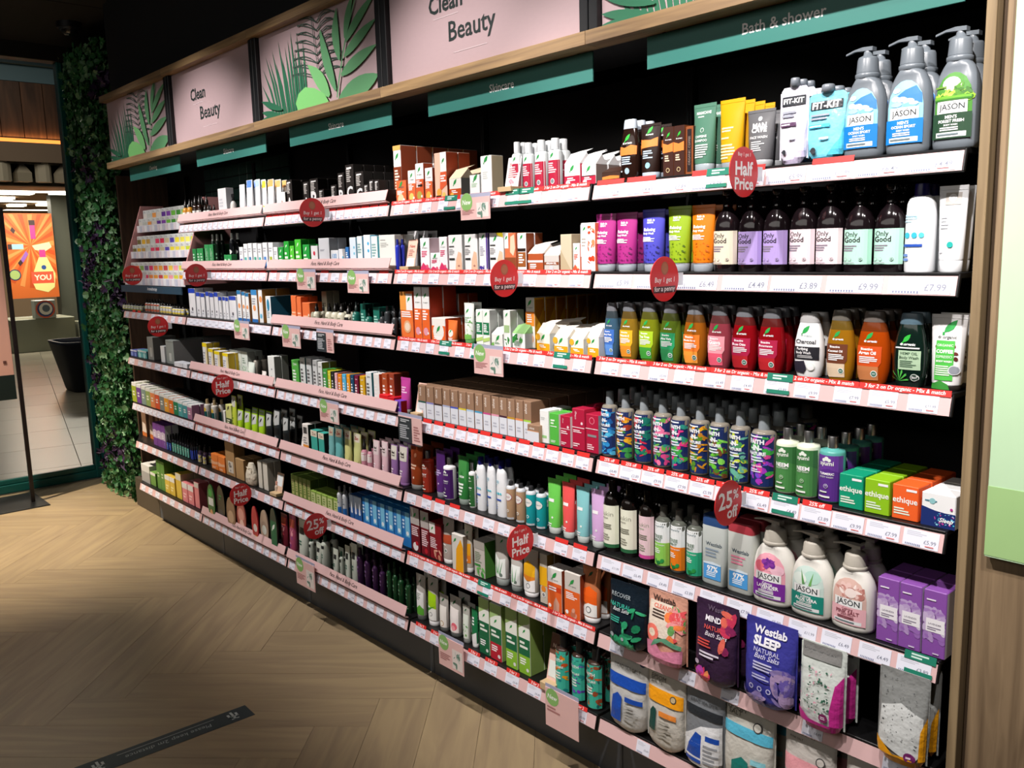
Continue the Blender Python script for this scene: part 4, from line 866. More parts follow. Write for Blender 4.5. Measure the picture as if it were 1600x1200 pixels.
def OGD(c, t='241a22'): return (('r', -49, 9, 49, 50, c), ('t', -12, 43.5, 48, t, 'Only', .012), ('t', -9, 38, 58, t, 'Good', .02), ('b', -38, 24, 22, 32, '8a8090', 3), ('c', -32, 15, 6, 'a8a0b0', 1), ('c', -32, 15, 5, c, 1), ('c', -14, 15, 6, 'a8a0b0', 1), ('c', -14, 15, 5, c, 1), ('c', 24, 15, 6, '6a6270', 1), ('c', 24, 15, 5, c, 1), ('t', 24, 15, 5, '3a3440', 'c', .05), ('b', -38, 10.3, 10, 11.6, '9a92a0', 1))
def TUBF(c2, t='fff'): return (('t', -8, 83, 40, t, 'faith in', .02), ('t', -10, 79, 34, t, 'nature', .02), ('t', -10, 67, 62, t, 'Relaxing', .02), ('t', -14, 61, 58, t, 'Body Wash', .02), ('b', -42, 48, 24, 56, t, 4), ('f', 4, 30, [c2], -38, 14, 40, 44, 5), ('r', -40, 13, 40, 14, c2))
def SUK(foot, band='eef0dc'): return (('r', -49, 11, 49, 66, band), ('r', -49, 6, 49, 11, foot), ('t', 0, 54, 70, 'a8a898', 'sukin', .0), ('b', -30, 46, 30, 50, 'b8b8a8', 1), ('b', -34, 32, 30, 40, '7a7a6a', 3), ('b', -34, 16, 20, 26, 'a0a090', 3))
def TWO(c1, top='eef3f3'): return (('r', -49, 4, 49, 76, top), ('r', -49, 4, 49, 42, c1), ('t', 0, 69, 64, '55707a', 'naturally', .0), ('t', -6, 52, 60, '66806a', 'TREE', .02), ('t', -6, 46, 50, '66806a', 'MINT', .02), ('t', 0, 38, 66, 'f4f4f4', 'BODY WASH', .02), ('b', -34, 24, 20, 33, 'f0f6f0', 3), ('f', 9, 6, ['2f9a4a', '1e7a3a'], -20, 7, 40, 14, 12))
def WLB(tc): return (('t', 4, 60, 64, '4a5a66', 'Westlab', .01), ('b', -30, 40, 26, 54, tc, 3), ('r', -36, 8, 34, 30, '4f9fe0'), ('t', 0, 24, 44, 'fff', '97%', .03), ('b', -24, 12, 22, 20, 'e6f2fc', 3), ('p', 'd8e8f4', [(-36, 30), (34, 30), (34, 32), (0, 34), (-36, 32)]))
def BARS(t='fff', a=30, b=80, n=6): return (('b', -38, a, 34, b, t, n),)
def TXT(s, c='fff', v=70, sz=64): return (('t', 0, v, sz, c, s, .02), ('b', -36, v - 40, 30, v - 12, c, 4))

# ---------------------------------------------------------------- the products, bay and shelf by bay and shelf
# PUT(bay, shelf, x from, x to, height, kind, look, colours, print, ...)
PUT(5, 0, 0.0107, 0.0816, 0.0430, 'wing', 'brown cream box with orange wave', '3a2218|241511|3a2218', (('p','e8833a',[(-46,30),(46,34),(46,58),(0,66),(-46,56)]),('b',-30,8,30,26,'cdb9a0',2)), back=1)
PUT(5, 0, 0.0709, 0.1390, 0.1619, 'oval', 'dark brown shampoo bottle with clear cap', '24140f|b9c4cf|glos|plas', (('l',0,70,26,'2fae3a'),('t',0,61,50,'e8e8e8','dr.organic',.03),('p','e8833a',[(-44,42),(44,42),(44,56),(20,58),(-10,54),(-44,57)]),('b',-30,26,30,40,'b8cfe0',4),('c',0,16,13,'9fb9c4'),('b',-40,14,-20,18,'cfd8e0',1)), back=2, fill=0.945)
PUT(5, 0, 0.1401, 0.2097, 0.1437, 'tube', 'dark brown tube with orange wave', '24140f|a9b6c4|.12', (('l',0,88,30,'2fae3a'),('t',0,80,46,'e8e8e8','dr.organic',.03),('p','e8833a',[(-48,56),(48,58),(48,74),(10,70),(-48,72)]),('b',-30,36,30,52,'b8cfe0',4),('c',4,24,14,'8fc4d8')), back=1, fill=0.988)
PUT(5, 0, 0.2274, 0.2973, 0.1256, 'carton', 'brown boxed serum with orange wave', '3b1c12|8a4a24', (('l',4,84,30,'2fae3a'),('t',4,74,60,'e8e8e8','dr.organic',.03),('p','e8833a',[(-50,48),(50,50),(50,68),(0,64),(-50,68)]),('b',-30,30,30,44,'e8d0b0',3),('c',0,13,18,'c9b68a'),('c',0,13,13,'3b1c12')), n=2, back=1)
PUT(5, 0, 0.3013, 0.3252, 0.1197, 'carton', 'brown box turned sideways with copper frame', '8a4a24|2a1a14', (('r',-30,6,30,94,'22181a'),('v',0,50,60,'8a7a70','ORGANIC COFFEE')), back=2)
PUT(5, 0, 0.3161, 0.3859, 0.1704, 'tube', 'sage green shampoo tube', '4f7d68|9aa6ac|.14', (('t',0,87,78,'eef4f0','MANCAVE',.03),('b',-30,80,30,83,'dfeae4',1),('c',0,62,10,'dfeae4'),('c',0,62,8,'4f7d68'),('t',-4,53,60,'f2f6f4','CAFFEINE',.02),('t',-4,47,66,'f2f6f4','SHAMPOO',.02),('b',-34,22,34,42,'dfeae4',6)), back=2, y=0.03, fill=0.996)
PUT(5, 0, 0.3949, 0.4666, 0.1702, 'tube', 'bright yellow tube', 'dda414|8f979c|.12', (('b',-40,54,34,62,'fbeeb0',2),('b',-40,44,30,48,'fbeeb0',1),('b',-40,16,30,38,'fbeeb0',5)), back=3, y=0.03, fill=1.0)
PUT(5, 0, 0.4733, 0.5482, 0.1359, 'tube', 'charcoal grey face tube', '66676a|a9adb0|.14', (('c',0,84,9,'c9cccf'),('t',0,72,60,'f2f2f2','MAN',.05),('t',0,65,66,'f2f2f2','CAVE',.05),('t',0,52,74,'f2f2f2','FACE WASH',.02),('b',-30,28,34,46,'d8dadc',5),('c',-26,28,8,'c0405a')), back=2, y=0.03, fill=1.003)
PUT(5, 0, 0.5757, 0.6420, 0.1901, 'spout', 'white spouted pouch with lilac edge', 'e4e2f0|7d848c', (('r',-42,76,42,88,'2c3036'),('t',0,82,74,'f4f4f4','FIT-KIT',.03),('b',-38,60,30,70,'a0a4b0',2),('r',-42,49,16,54,'5b3f5e'),('b',-38,50,10,53,'fff',1),('c',-26,16,8,'3a3e44'),('b',-10,30,30,36,'c8ccd4',1),('p','d5cdea',[(-50,0),(50,0),(50,56),(40,30),(10,6),(-50,4)])), back=2, y=0.02, fill=1.024)
PUT(5, 0, 0.6430, 0.7315, 0.1648, 'spout', 'aqua spouted pouch', '7fd4e8|7d848c', (('r',-42,76,42,88,'2c3036'),('t',0,82,74,'f4f4f4','FIT-KIT',.03),('b',-38,60,30,70,'a0a4b0',2),('r',-42,49,16,54,'4fb9cf'),('b',-38,50,10,53,'fff',1),('c',-26,16,8,'3a3e44'),('b',-10,30,30,36,'c8ccd4',1),('p','5cc8e2',[(-50,0),(50,0),(50,56),(40,30),(10,6),(-50,4)])), back=2, y=0.02, fill=1.025)
PUT(5, 0, 0.7249, 0.8151, 0.2300, 'pump', 'grey pump bottle with ocean label', '6d757c|6d757c', JAS('8fd0f2','1479c4','OCEAN SPORT',sky=SKY), back=1, y=0.02, fill=0.984)
PUT(5, 0, 0.8200, 0.9103, 0.2331, 'pump', 'grey pump bottle with ocean label, middle one', '6d757c|6d757c', JAS('8fd0f2','1479c4','OCEAN SPORT',sky=SKY), back=1, y=0.02, fill=0.992)
PUT(5, 0, 0.9165, 1.0036, 0.2347, 'pump', 'grey pump bottle with forest label', '6d757c|6d757c', JAS('4a8a34','24442e','FOREST FRESH',sky=FOR), back=1, y=0.02, fill=0.999)
PUT(5, 1, -0.0288, 0.1262, 0.1612, 'tube', 'magenta body wash tube', 'a82f80|98a0a8|.13', TUBF('6a1a5a'), n=2, back=2, fill=0.982)
PUT(5, 1, 0.1417, 0.2209, 0.1652, 'tube', 'indigo body wash tube', '4a4ab8|98a0a8|.13', TUBF('25256a'), n=1, back=2, fill=0.989)
PUT(5, 1, 0.2303, 0.3053, 0.1691, 'tube', 'lime green body wash tube', '8fae22|98a0a8|.13', TUBF('4c6a10'), n=1, back=2, fill=0.993)
PUT(5, 1, 0.3077, 0.3810, 0.1684, 'tube', 'orange body wash tube', 'e07a14|98a0a8|.13', TUBF('c0600e'), n=1, back=2, fill=0.996)
PUT(5, 1, 0.3767, 0.4486, 0.2008, 'og', 'black pump bottle with cream label', '160f12|121012|glos|glos', OGD('e6dcc4'), n=1, back=1, fill=0.93)
PUT(5, 1, 0.4492, 0.5882, 0.1938, 'og', 'black pump bottle with lilac label', '160f12|121012|glos|glos', OGD('b9a2e0'), n=2, back=1, fill=0.93)
PUT(5, 1, 0.5883, 0.7254, 0.1949, 'og', 'black pump bottle with pale pink label', '160f12|121012|glos|glos', OGD('f0dce2'), n=2, back=1, fill=0.93)
PUT(5, 1, 0.7253, 0.8634, 0.1854, 'og', 'black pump bottle with mint label', '160f12|121012|glos|glos', OGD('b4e4d0'), n=2, back=1, fill=0.93)
PUT(5, 1, 0.8642, 0.9266, 0.1822, 'white', 'white bottle with navy cap and aqua dots', 'eef1f4|14145a', (('t',-20,62,40,'9ac8d8','care',.02),('b',-44,56,0,66,'b8d4e0',3),('c',-34,42,10,'38b4c8'),('c',-8,42,10,'38b4c8'),('c',16,42,9,'58c4d4'),('r',-46,29,20,32,'2a52b0'),('b',-44,12,-20,22,'6a8ac8',2)), back=1, fill=0.995)
PUT(5, 1, 0.9321, 0.9888, 0.1738, 'tube', 'white tube with teal dot', 'e9ecee|dfe3e6|.14', (('c',0,86,17,'f6f6f6'),('t',0,86,12,'888','oo',.02),('r',-30,92,36,78,'b9b4ae'),('c',0,86,17,'f6f6f6'),('t',0,80,30,'ddd','MooGoo',.02),('b',-40,50,-8,66,'c8ccd4',4),('c',4,32,13,'1fa8a0'),('b',-40,22,-20,25,'c8ccd4',1)), back=1, fill=1.018)
PUT(5, 2, 0.0064, 0.0626, 0.1561, 'oval', 'blue translucent body wash bottle', '4a6f8a|8f9298|clea|clea|465157', BWASH('3f6fc0','5a8fd8','Body Wash'), back=2, fill=0.938)
PUT(5, 2, 0.0653, 0.1311, 0.1578, 'oval', 'amber yellow translucent body wash bottle', 'a8842a|8f9298|clea|clea|705b2c', BWASH('f0b428','e0902a','Vitamin E'), back=2, fill=0.944)
PUT(5, 2, 0.1348, 0.2046, 0.1597, 'oval', 'lime translucent body wash bottle', '8f9a20|8f9298|clea|clea|656528', BWASH('a8cc28','3f9a3a','Tea Tree'), back=2, fill=0.951)
PUT(5, 2, 0.2092, 0.2780, 0.1584, 'oval', 'teal green translucent body wash bottle', '6f8a2a|8f9298|clea|clea|565e2c', BWASH('2a9a62','2f8a52','Aloe Vera'), back=2, fill=0.957)
PUT(5, 2, 0.2855, 0.3591, 0.1573, 'oval', 'manuka orange translucent body wash bottle', 'b86a1c|8f9298|clea|clea|774f26', BWASH('f07a28','f09a3a','Manuka Honey'), back=2, fill=0.964)
PUT(5, 2, 0.3638, 0.4337, 0.1580, 'oval', 'guava pink translucent body wash bottle', 'b04a58|8f9298|clea|clea|744141', BWASH('f0a0ac','e05a72','Guava'), back=1, fill=0.97)
PUT(5, 2, 0.4372, 0.5093, 0.1571, 'oval', 'rose red translucent body wash bottle', 'a8121c|8f9298|clea|clea|702826', BWASH('b02048','b8242c','Rose Otto'), back=2, fill=0.976)
PUT(5, 2, 0.5131, 0.5850, 0.1565, 'oval', 'pomegranate red translucent body wash bottle', 'a8121c|8f9298|clea|clea|702826', BWASH('b02048','b8242c','Pomegranate'), back=2, fill=0.982)
PUT(5, 2, 0.6121, 0.6857, 0.1493, 'oval', 'white body wash bottle with black panel', 'eef0f0|b4b4b4', CHAR(), back=1, fill=0.989)
PUT(5, 2, 0.6946, 0.7609, 0.1595, 'oval', 'golden coconut body wash bottle', 'b87f1c|8f8a80|clea|clea|806528', BWASH('6b3a24','d9c4a8','Coconut Oil'), back=2, fill=0.994)
PUT(5, 2, 0.7661, 0.8403, 0.1592, 'oval', 'deep orange argan body wash bottle', 'c8500e|8f8680|clea|clea|87401c', BWASH('d0501c','c07a4a','Argan Oil'), back=2, fill=0.999)
PUT(5, 2, 0.8494, 0.9205, 0.1580, 'oval', 'dark green body wash bottle with hemp leaf', '0c1e18|5c7684|glos|plas', HEMP(), back=1, fill=1.004)
PUT(5, 2, 0.9268, 0.9987, 0.1581, 'tube', 'white coffee body wash tube with green panel', 'e4e4e4|24201e|.08', COFFEE(), back=1, fill=1.018)
PUT(5, 3, -0.0144, 0.0434, 0.1895, 'faith', 'clear bottle with blue leaf pattern label', '8a8478|8f979c|glos', FAITH(['2f8fd0', '58c0e8', '1c5fa8'],2), back=3, fill=0.836)
PUT(5, 3, 0.0446, 0.1052, 0.1844, 'faith', 'clear bottle with marigold pattern label', '8a8478|8f979c|glos', FAITH(['f08a1c', 'f0b428', 'a83a2a', '3f9a4a'],3), back=3, fill=0.85)
PUT(5, 3, 0.1114, 0.1743, 0.1860, 'faith', 'clear bottle with red fern pattern label', '8a8478|8f979c|glos', FAITH(['d8304a', '2f9a5a', '1a7a6a'],4), back=3, fill=0.865)
PUT(5, 3, 0.1798, 0.2401, 0.1881, 'faith', 'clear bottle with pink orchid pattern label', '8a8478|8f979c|glos', FAITH(['f07aa8', '2f9a8a', 'e04a8a', '6ab04a'],5), back=3, fill=0.88)
PUT(5, 3, 0.2432, 0.3012, 0.1864, 'faith', 'clear bottle with pink hibiscus pattern label', '8a8478|8f979c|glos', FAITH(['e83a8a', '3fae4a', '2f9a8a'],6), back=3, fill=0.894)
PUT(5, 3, 0.3056, 0.3634, 0.1831, 'faith', 'clear bottle with golden fruit pattern label', '8a8478|8f979c|glos', FAITH(['f0a81c', 'c8862a', '58902a'],7), back=3, fill=0.909)
PUT(5, 3, 0.3677, 0.4252, 0.1852, 'faith', 'clear bottle with green avocado pattern label', '8a8478|8f979c|glos', FAITH(['6ac83a', '3f8a2a', '8ae05a', '7a4a2a'],8), back=3, fill=0.923)
PUT(5, 3, 0.4320, 0.4872, 0.1846, 'faith', 'clear bottle with yellow star pattern label', '8a8478|8f979c|glos', FAITH(['c8dc3a', '6ab8a0', '4a9a5a'],9), back=3, fill=0.937)
PUT(5, 3, 0.4916, 0.5572, 0.1820, 'faith', 'clear bottle with purple flower pattern label', '8a8478|8f979c|glos', FAITH(['a83ac0', '3fae4a', '7a4ad0', 'e04aa0'],10), back=3, fill=0.953)
PUT(5, 3, 0.5641, 0.6766, 0.1601, 'ayumi', 'green neem bottle with silver cap', 'dfe6d0|c8c8c8|plas|chrm', AYU('4a8a4a','3f7a44','NEEM'), n=2, back=1, fill=0.974)
PUT(5, 3, 0.6796, 0.7388, 0.1551, 'ayumi', 'purple turmeric bottle with silver cap', '58a8a0|c8c8c8|plas|chrm', AYU('5a2f8a','6a3a9a','TURMERIC'), back=3, fill=0.993)
PUT(5, 3, 0.7442, 0.8036, 0.0793, 'carton', 'emerald solid bar box', '0f9a74|0f9a74', (('r',4,84,44,91,'f2f2f2'),('t',0,55,96,'f4f6ee','ethique',.02),('b',-42,14,26,36,'e6f4e0',3)), back=2, y=0.03, d=0.06)
PUT(5, 3, 0.8055, 0.8651, 0.0786, 'carton', 'lime green solid bar box', '8fc41f|8fc41f', (('r',4,84,44,91,'f2f2f2'),('t',0,55,96,'f4f6ee','ethique',.02),('b',-42,14,26,36,'e6f4e0',3)), back=2, y=0.03, d=0.06)
PUT(5, 3, 0.8685, 0.9280, 0.0772, 'carton', 'orange solid bar box', 'f0642a|f0642a', (('r',4,84,44,91,'f2f2f2'),('t',0,55,96,'f4f6ee','ethique',.02),('b',-42,14,26,36,'e6f4e0',3)), back=2, y=0.03, d=0.06)
PUT(5, 3, 0.9314, 1.0059, 0.0724, 'carton', 'white and navy sleep box', 'eef0f0|dfe3e6', (('p','1c2f6e',[(-50,0),(50,0),(50,46),(20,46),(-10,49),(-50,58)]),('b',-40,72,8,80,'5a8a9a',1),('c',-18,76,9,'8fc4c8'),('f',4,30,['4ac0d8','c84aa0','8ad0e8'],-10,6,46,44,4),('t',24,22,40,'fff','Sleep',.02,.3),('c',38,60,4,'b03a8a')), back=2, y=0.03, d=0.05)
PUT(5, 4, -0.0140, 0.1208, 0.2147, 'sukin', 'black bottle with cream label', '14100e|14100e|glos|glos', SUK('2f6a44'), n=2, back=1, fill=0.846)
PUT(5, 4, 0.1265, 0.1852, 0.2078, 'sukin', 'black bottle with pink label', '14100e|14100e|glos|glos', SUK('d0509a','eccdd4'), back=1, fill=0.868)
PUT(5, 4, 0.1868, 0.2413, 0.1749, 'toner', 'clear bottle with lime green label', '5c6058|5a5a54|glos', TWO('8fd05a'), back=1, fill=0.881)
PUT(5, 4, 0.2420, 0.2947, 0.1753, 'toner', 'clear bottle with orange label', '5c6058|5a5a54|glos', TWO('f0801c'), back=1, fill=0.893)
PUT(5, 4, 0.2968, 0.3498, 0.1742, 'toner', 'clear bottle with teal label', '5c6058|5a5a54|glos', TWO('2fae82'), back=1, fill=0.906)
PUT(5, 4, 0.3549, 0.4358, 0.1870, 'block', 'frosted rectangular bottle with blue cap', 'c4ccc8|2c4a7a|plas', WLB('8a9aa8'), back=1, fill=0.948)
PUT(5, 4, 0.4358, 0.5183, 0.1873, 'block', 'frosted rectangular bottle with red cap', 'c8ccc6|a83a44|plas', WLB('e08aa0'), back=1, fill=0.957)
PUT(5, 4, 0.5135, 0.6250, 0.2134, 'pump', 'white pump bottle with purple lavender label', 'e6e4dc|b9b4a8', JAS('f0a8b8','7a2f9a','LAVENDER',sky=FLO['lav']), back=1, y=0.02, fill=0.966)
PUT(5, 4, 0.6234, 0.7285, 0.2052, 'pump', 'white pump bottle with teal aloe label', 'e6e4dc|b9b4a8', JAS('cfe4dc','1f8a7a','ALOE VERA',sky=FLO['aloe']), back=1, y=0.02, fill=0.976)
PUT(5, 4, 0.7299, 0.8319, 0.2018, 'pump', 'white pump bottle with pink salt label', 'e6e4dc|b9b4a8', JAS('dcb8ac','eab4bc','PINK SALT',sky=FLO['salt'],tc='8a4a54'), back=1, y=0.02, fill=0.985)
PUT(5, 4, 0.8452, 0.9987, 0.1495, 'carton', 'purple and white lavender box', '8a52a8|d8d4dc', (('f',3,40,['a57fc0','b394c8','bda4d0','9a6cb8'],-44,26,44,72,22),('f',8,26,['c9b6d8','d6c8e2'],-44,38,44,60,18),('b',-36,84,30,88,'f0e8f6',1),('r',-34,38,46,58,'f2f0f4'),('t',4,50,56,'5a4a66','LAVENDER',.01),('b',-28,40,36,46,'8a8094',2),('b',0,4,40,8,'d8c8e4',1)), n=3, back=1, y=0.025, d=0.06)
PUT(5, 5, 0.0736, 0.2108, 0.1914, 'pouch', 'black bath salts pouch with green leaves', '15202a', (('f',7,16,['2f9a6a','1f7a52','3fae7a'],-6,4,46,66,12),('f',5,10,['2f9a6a','1f7a52'],-44,2,0,16,11),('t',-16,80,52,'9aa4a8','RECOVER',.01),('t',-14,66,56,'3fb09a','NATURAL',.01),('t',-10,60,44,'e4e8ea','Bath Salts',.0,.3),('b',-36,40,-6,50,'3fb09a',3),('c',-30,20,5,'9aa4a8'),('c',0,18,4,'9aa4a8')), back=1, y=-0.035, fill=1.005)
PUT(5, 5, 0.2176, 0.3476, 0.2031, 'pouch', 'peach bath salts pouch with fruit shapes', 'd8a08a', (('r',-44,40,30,86,'e8d9c8'),('t',-8,90,60,'4a3a34','Westlab',.02),('t',-6,80,52,'e86a54','CLEANSE',.02),('b',-34,64,22,76,'4a3a34',3),('f',2,14,['e0555a','6aa05a','f0844a','f09a9a'],14,40,46,84,16),('c',-28,44,18,'f07a6a'),('c',-28,44,9,'f4e0c8'),('p','e08aa8',[(-48,4),(44,4),(46,30),(0,22),(-20,34),(-46,30)]),('p','5f9a7a',[(-30,24),(0,36),(44,30),(44,36),(10,42),(-20,36)])), y=-0.035, fill=1.008)
PUT(5, 5, 0.3792, 0.5081, 0.2234, 'pouch', 'dark plum bath salts pouch with flowers', '3a2640', (('t',4,92,52,'6a5a70','Westlab',.02),('t',8,80,64,'eae6ee','MINDFUL',.03),('t',4,70,56,'e05a54','NATURAL',.01),('t',6,63,52,'f0e8f0','Bath Salts',.0,.3),('b',-36,46,10,56,'d0504a',3),('b',-30,34,20,42,'e0d8e4',2),('f',3,9,['c83a5a','8a2a5a','e06a5a'],20,48,46,90,14),('f',6,9,['e0406a','f0905a','c04ab0'],-44,3,-8,18,14),('c',-34,26,5,'c8b8cc')), back=1, y=-0.035, fill=1.013)
PUT(5, 5, 0.5316, 0.6702, 0.2206, 'pouch', 'indigo bath salts pouch reading SLEEP', '3f3f98', (('t',0,88,66,'f0f0f8','Westlab',.03),('t',-4,76,54,'f4f4fa','SLEEP',.05),('t',-2,66,52,'d8d8ec','NATURAL',.0),('t',0,60,50,'eaeaf6','Bath Salts',.0,.3),('b',-26,44,20,54,'c8c8e4',3),('b',-26,34,20,40,'b8b8dc',2),('f',4,12,['8a7ab0','a890b8','6a5aa8'],18,10,46,50,16),('f',9,8,['8a7ab0','a890b8'],-46,3,0,14,14),('t',-8,24,46,'c8c8e4','o o o',.0)), back=1, y=-0.035, fill=1.016)
PUT(5, 5, 0.6885, 0.7976, 0.2100, 'pouch', 'white dotted salt pouch with magenta side', 'd4dcd6', (('t',-6,92,72,'6a6e6a','DEAD SEA SALT',.0),('r',-46,82,40,99,'8a8a88'),('t',-6,92,72,'55585a','DEAD SEA SALT',.0),('f',5,70,['3a6a54','2f5a48','e0a0b4'],-46,22,24,72,3),('p','c0308a',[(28,4),(48,4),(48,72),(34,60),(26,30)]),('p','c0308a',[(-46,2),(30,2),(30,12),(-20,14),(-46,24)]),('c',14,20,10,'7a2a5a'),('b',8,18,20,22,'e8d0e0',2)), back=1, y=-0.035, fill=1.019)  # grey top band is the shadow of the shelf above, painted on
PUT(5, 5, 0.8807, 0.9859, 0.2120, 'pouch', 'speckled salt pouch with painted grey shade and yellow edges', '8f9290', (('p','d6dad8',[(-44,22),(30,8),(44,20),(44,58),(0,68),(-40,60)]),('f',8,90,['55585a','8a8d8c'],-42,24,36,92,1.6),('p','eda41c',[(-46,2),(44,2),(30,14),(-10,12),(-46,26)]),('p','eda41c',[(38,4),(49,4),(49,60),(40,44)]),('c',24,14,11,'7a2a6a'),('b',18,12,30,16,'ecd4e4',1)), back=1, y=-0.035, fill=1.022)  # grey body colour is painted shade, the pale polygon its lit part
PUT(5, 6, 0.0408, 0.1849, 0.2366, 'pouch', 'white salt pouch with blue band', 'c4c4c0', (('r',-48,58,48,72,'1f4fb0'),('t',0,82,70,'6a6a66','DEAD SEA SALT',.0),('p','1f4fb0',[(-34,14),(-4,14),(-4,46),(-16,50),(-30,44)]),('r',4,42,44,48,'1f4fb0'),('b',4,18,40,38,'a8a8a4',5),('c',36,94,7,'3a4a6a')), back=1, y=-0.005, fill=1.004)
PUT(5, 6, 0.1919, 0.3217, 0.2422, 'pouch', 'white salt pouch with orange band', 'c8c4ba', (('r',-48,58,48,74,'f0a01c'),('t',-20,86,40,'5a5a54','EPSOM',.0),('t',-24,81,30,'5a5a54','SALTS',.0),('p','1f4a44',[(-34,24),(-16,24),(-16,50),(-26,52),(-34,46)]),('r',-8,44,36,50,'f0903c'),('b',-8,18,34,40,'a8a49a',5),('c',26,68,8,'444'),('c',26,68,6,'c8b48a')), back=1, y=-0.005, fill=1.008)
PUT(5, 6, 0.3263, 0.4499, 0.2416, 'pouch', 'salt pouch with painted grey shade above blue arched window', '7c8084', (('r',-48,64,48,74,'2c3034'),('t',0,80,70,'44484c','DEAD SEA SALT',.0),('p','e4e6e8',[(-48,6),(48,6),(48,60),(0,54),(-48,36)]),('p','1f4fb0',[(-40,10),(4,10),(4,44),(-12,46),(-30,30)]),('r',14,40,44,46,'1f4fb0'),('b',10,12,44,36,'9a9ea4',5)), back=1, y=-0.005, fill=1.012)  # shade painted grey down to a slanted edge, lit part pale below
PUT(5, 6, 0.4507, 0.5980, 0.2399, 'pouch', 'pearly salt pouch with aqua band', 'c8c6bc', (('r',-48,62,48,74,'58b4d0'),('t',-26,90,36,'4a4a44','EPSOM',.0),('t',-28,85,26,'4a4a44','SALT',.0),('p','1f7a70',[(-24,8),(10,8),(10,38),(-4,42),(-24,34)]),('r',14,38,40,44,'8fd0dc'),('b',14,12,40,32,'a8a49a',4),('c',20,78,9,'444'),('c',20,78,7,'c8c6bc')), back=1, y=-0.005, fill=1.015)
PUT(5, 6, 0.6321, 0.7642, 0.2480, 'pouch', 'grey salt pouch with pink band', 'c2bdb6', (('r',-48,50,48,66,'e8a0a8'),('t',-16,90,50,'4a4a44','HIMALAYAN',.0),('t',-26,84,26,'4a4a44','PINK SALT',.0),('c',26,70,9,'444'),('c',26,70,7,'c2bdb6')), back=1, y=-0.005, fill=1.018)
PUT(5, 6, 0.7951, 0.9069, 0.2605, 'pouch', 'grey salt pouch at the end of the row', 'c2bdb6', (('r',-48,50,48,66,'e8a0a8'),('t',-16,90,50,'4a4a44','HIMALAYAN',.0)), y=-0.005, fill=1.021)
PUT(4, 0, -1.0882, -1.0381, 0.2147, 'carton', 'tall terracotta boxed oil with leaf', 'f0ece6|b0593a', (('r',-50,0,50,64,'7a3418'),('l',0,82,40,LF),('r',-50,92,50,100,'e8b060'),('b',-36,20,36,60,'f0e0d0',8)), back=6, d=0.07, y=0.09)
PUT(4, 0, -0.9962, -0.9318, 0.0788, 'carton', 'small orange box with clay swatches', 'd9683a|c05028', DOB('d9683a','f0c8a0'), n=1, back=1)
PUT(4, 0, -0.9224, -0.8755, 0.1094, 'carton', 'slim orange box with sliced fruit', 'f2f2f0|c05028', DOB('d9683a','f0c86a'), back=1)
PUT(4, 0, -0.8746, -0.8250, 0.1294, 'carton', 'taller orange box with black tag', 'f2f2f0|c05028', DOB('d0582c','b0a04a')+(('r',-20,38,36,44,'2a1a14'),), back=2)
PUT(4, 0, -0.8179, -0.7734, 0.1097, 'carton', 'slim orange box with orange slice', 'f2f2f0|c8603a', DOB('d9683a','f0b44a'), back=1)
PUT(4, 0, -0.7642, -0.6924, 0.1548, 'carton', 'tall pink and white boxed mask with slices', 'f0c4ac|d05a3a', (('r',0,58,50,100,'f4f4f2'),('l',24,82,20,LF),('p','e0603a',[(-10,16),(50,30),(50,58),(0,58)]),('b',0,36,44,52,'fff',3),('c',-14,14,20,'f0a84a'),('c',24,8,14,'e8c86a'),('r',-40,2,0,8,'3a2a1a')), back=1, d=0.05)
PUT(4, 0, -0.6833, -0.6142, 0.0954, 'wing', 'orange slice cream box with leaf flap', 'f2efe6|8a8a84|f6e2c0', WING('c8501c','f0b44a'), back=1)
PUT(4, 0, -0.5742, -0.5217, 0.0668, 'carton', 'short white box with green leaf', 'f2f4f2|c9ccca', (('l',10,84,40,LF),('b',-30,40,30,60,'b8d8b8',3)), back=1)
PUT(4, 0, -0.5168, -0.4596, 0.1220, 'carton', 'tall white box with green leaf', 'f4f4f2|ecdcb8', (('l',0,90,36,LF),('b',-30,40,30,60,'d8dcd8',4)), d=0.05)
PUT(4, 0, -0.3941, -0.3285, 0.1084, 'stand', 'white leaflet stand with pink print', 'f4f0ee', (('t',0,78,60,'c05a5a','New',.01),('b',-34,40,34,70,'c88a8a',5),('f',3,6,['e09aa8'],-20,16,30,34,10)), y=0.0)
PUT(4, 0, -0.3727, -0.3284, 0.1503, 'rose', 'white capped bottle with crimson label', 'd6dcdc|e2e6e8', (('r',-49,4,49,56,'b01c3c'),('l',0,66,26,LF),('b',-36,30,36,52,'f4d8dc',5),('c',4,14,18,'e8e8e8'),('c',4,14,14,'7a8a8a')), back=1, fill=0.815)
PUT(4, 0, -0.3243, -0.2755, 0.1432, 'rose', 'white capped bottle with crimson label, beside the leaflet stand', 'd6dcdc|e2e6e8', (('r',-49,4,49,56,'b01c3c'),('l',0,66,26,LF),('b',-36,30,36,52,'f4d8dc',5),('c',4,14,18,'e8e8e8'),('c',4,14,14,'7a8a8a')), back=1, fill=0.822)
PUT(4, 0, -0.2711, -0.2182, 0.1451, 'rose', 'white capped bottle with crimson label, between two alike', 'd6dcdc|e2e6e8', (('r',-49,4,49,56,'b01c3c'),('l',0,66,26,LF),('b',-36,30,36,52,'f4d8dc',5),('c',4,14,18,'e8e8e8'),('c',4,14,14,'7a8a8a')), back=1, fill=0.831)
PUT(4, 0, -0.2130, -0.1590, 0.1444, 'rose', 'white capped bottle with crimson label, tallest', 'd6dcdc|e2e6e8', (('r',-49,4,49,56,'b01c3c'),('l',0,66,26,LF),('b',-36,30,36,52,'f4d8dc',5),('c',4,14,18,'e8e8e8'),('c',4,14,14,'7a8a8a')), back=1, fill=0.839)
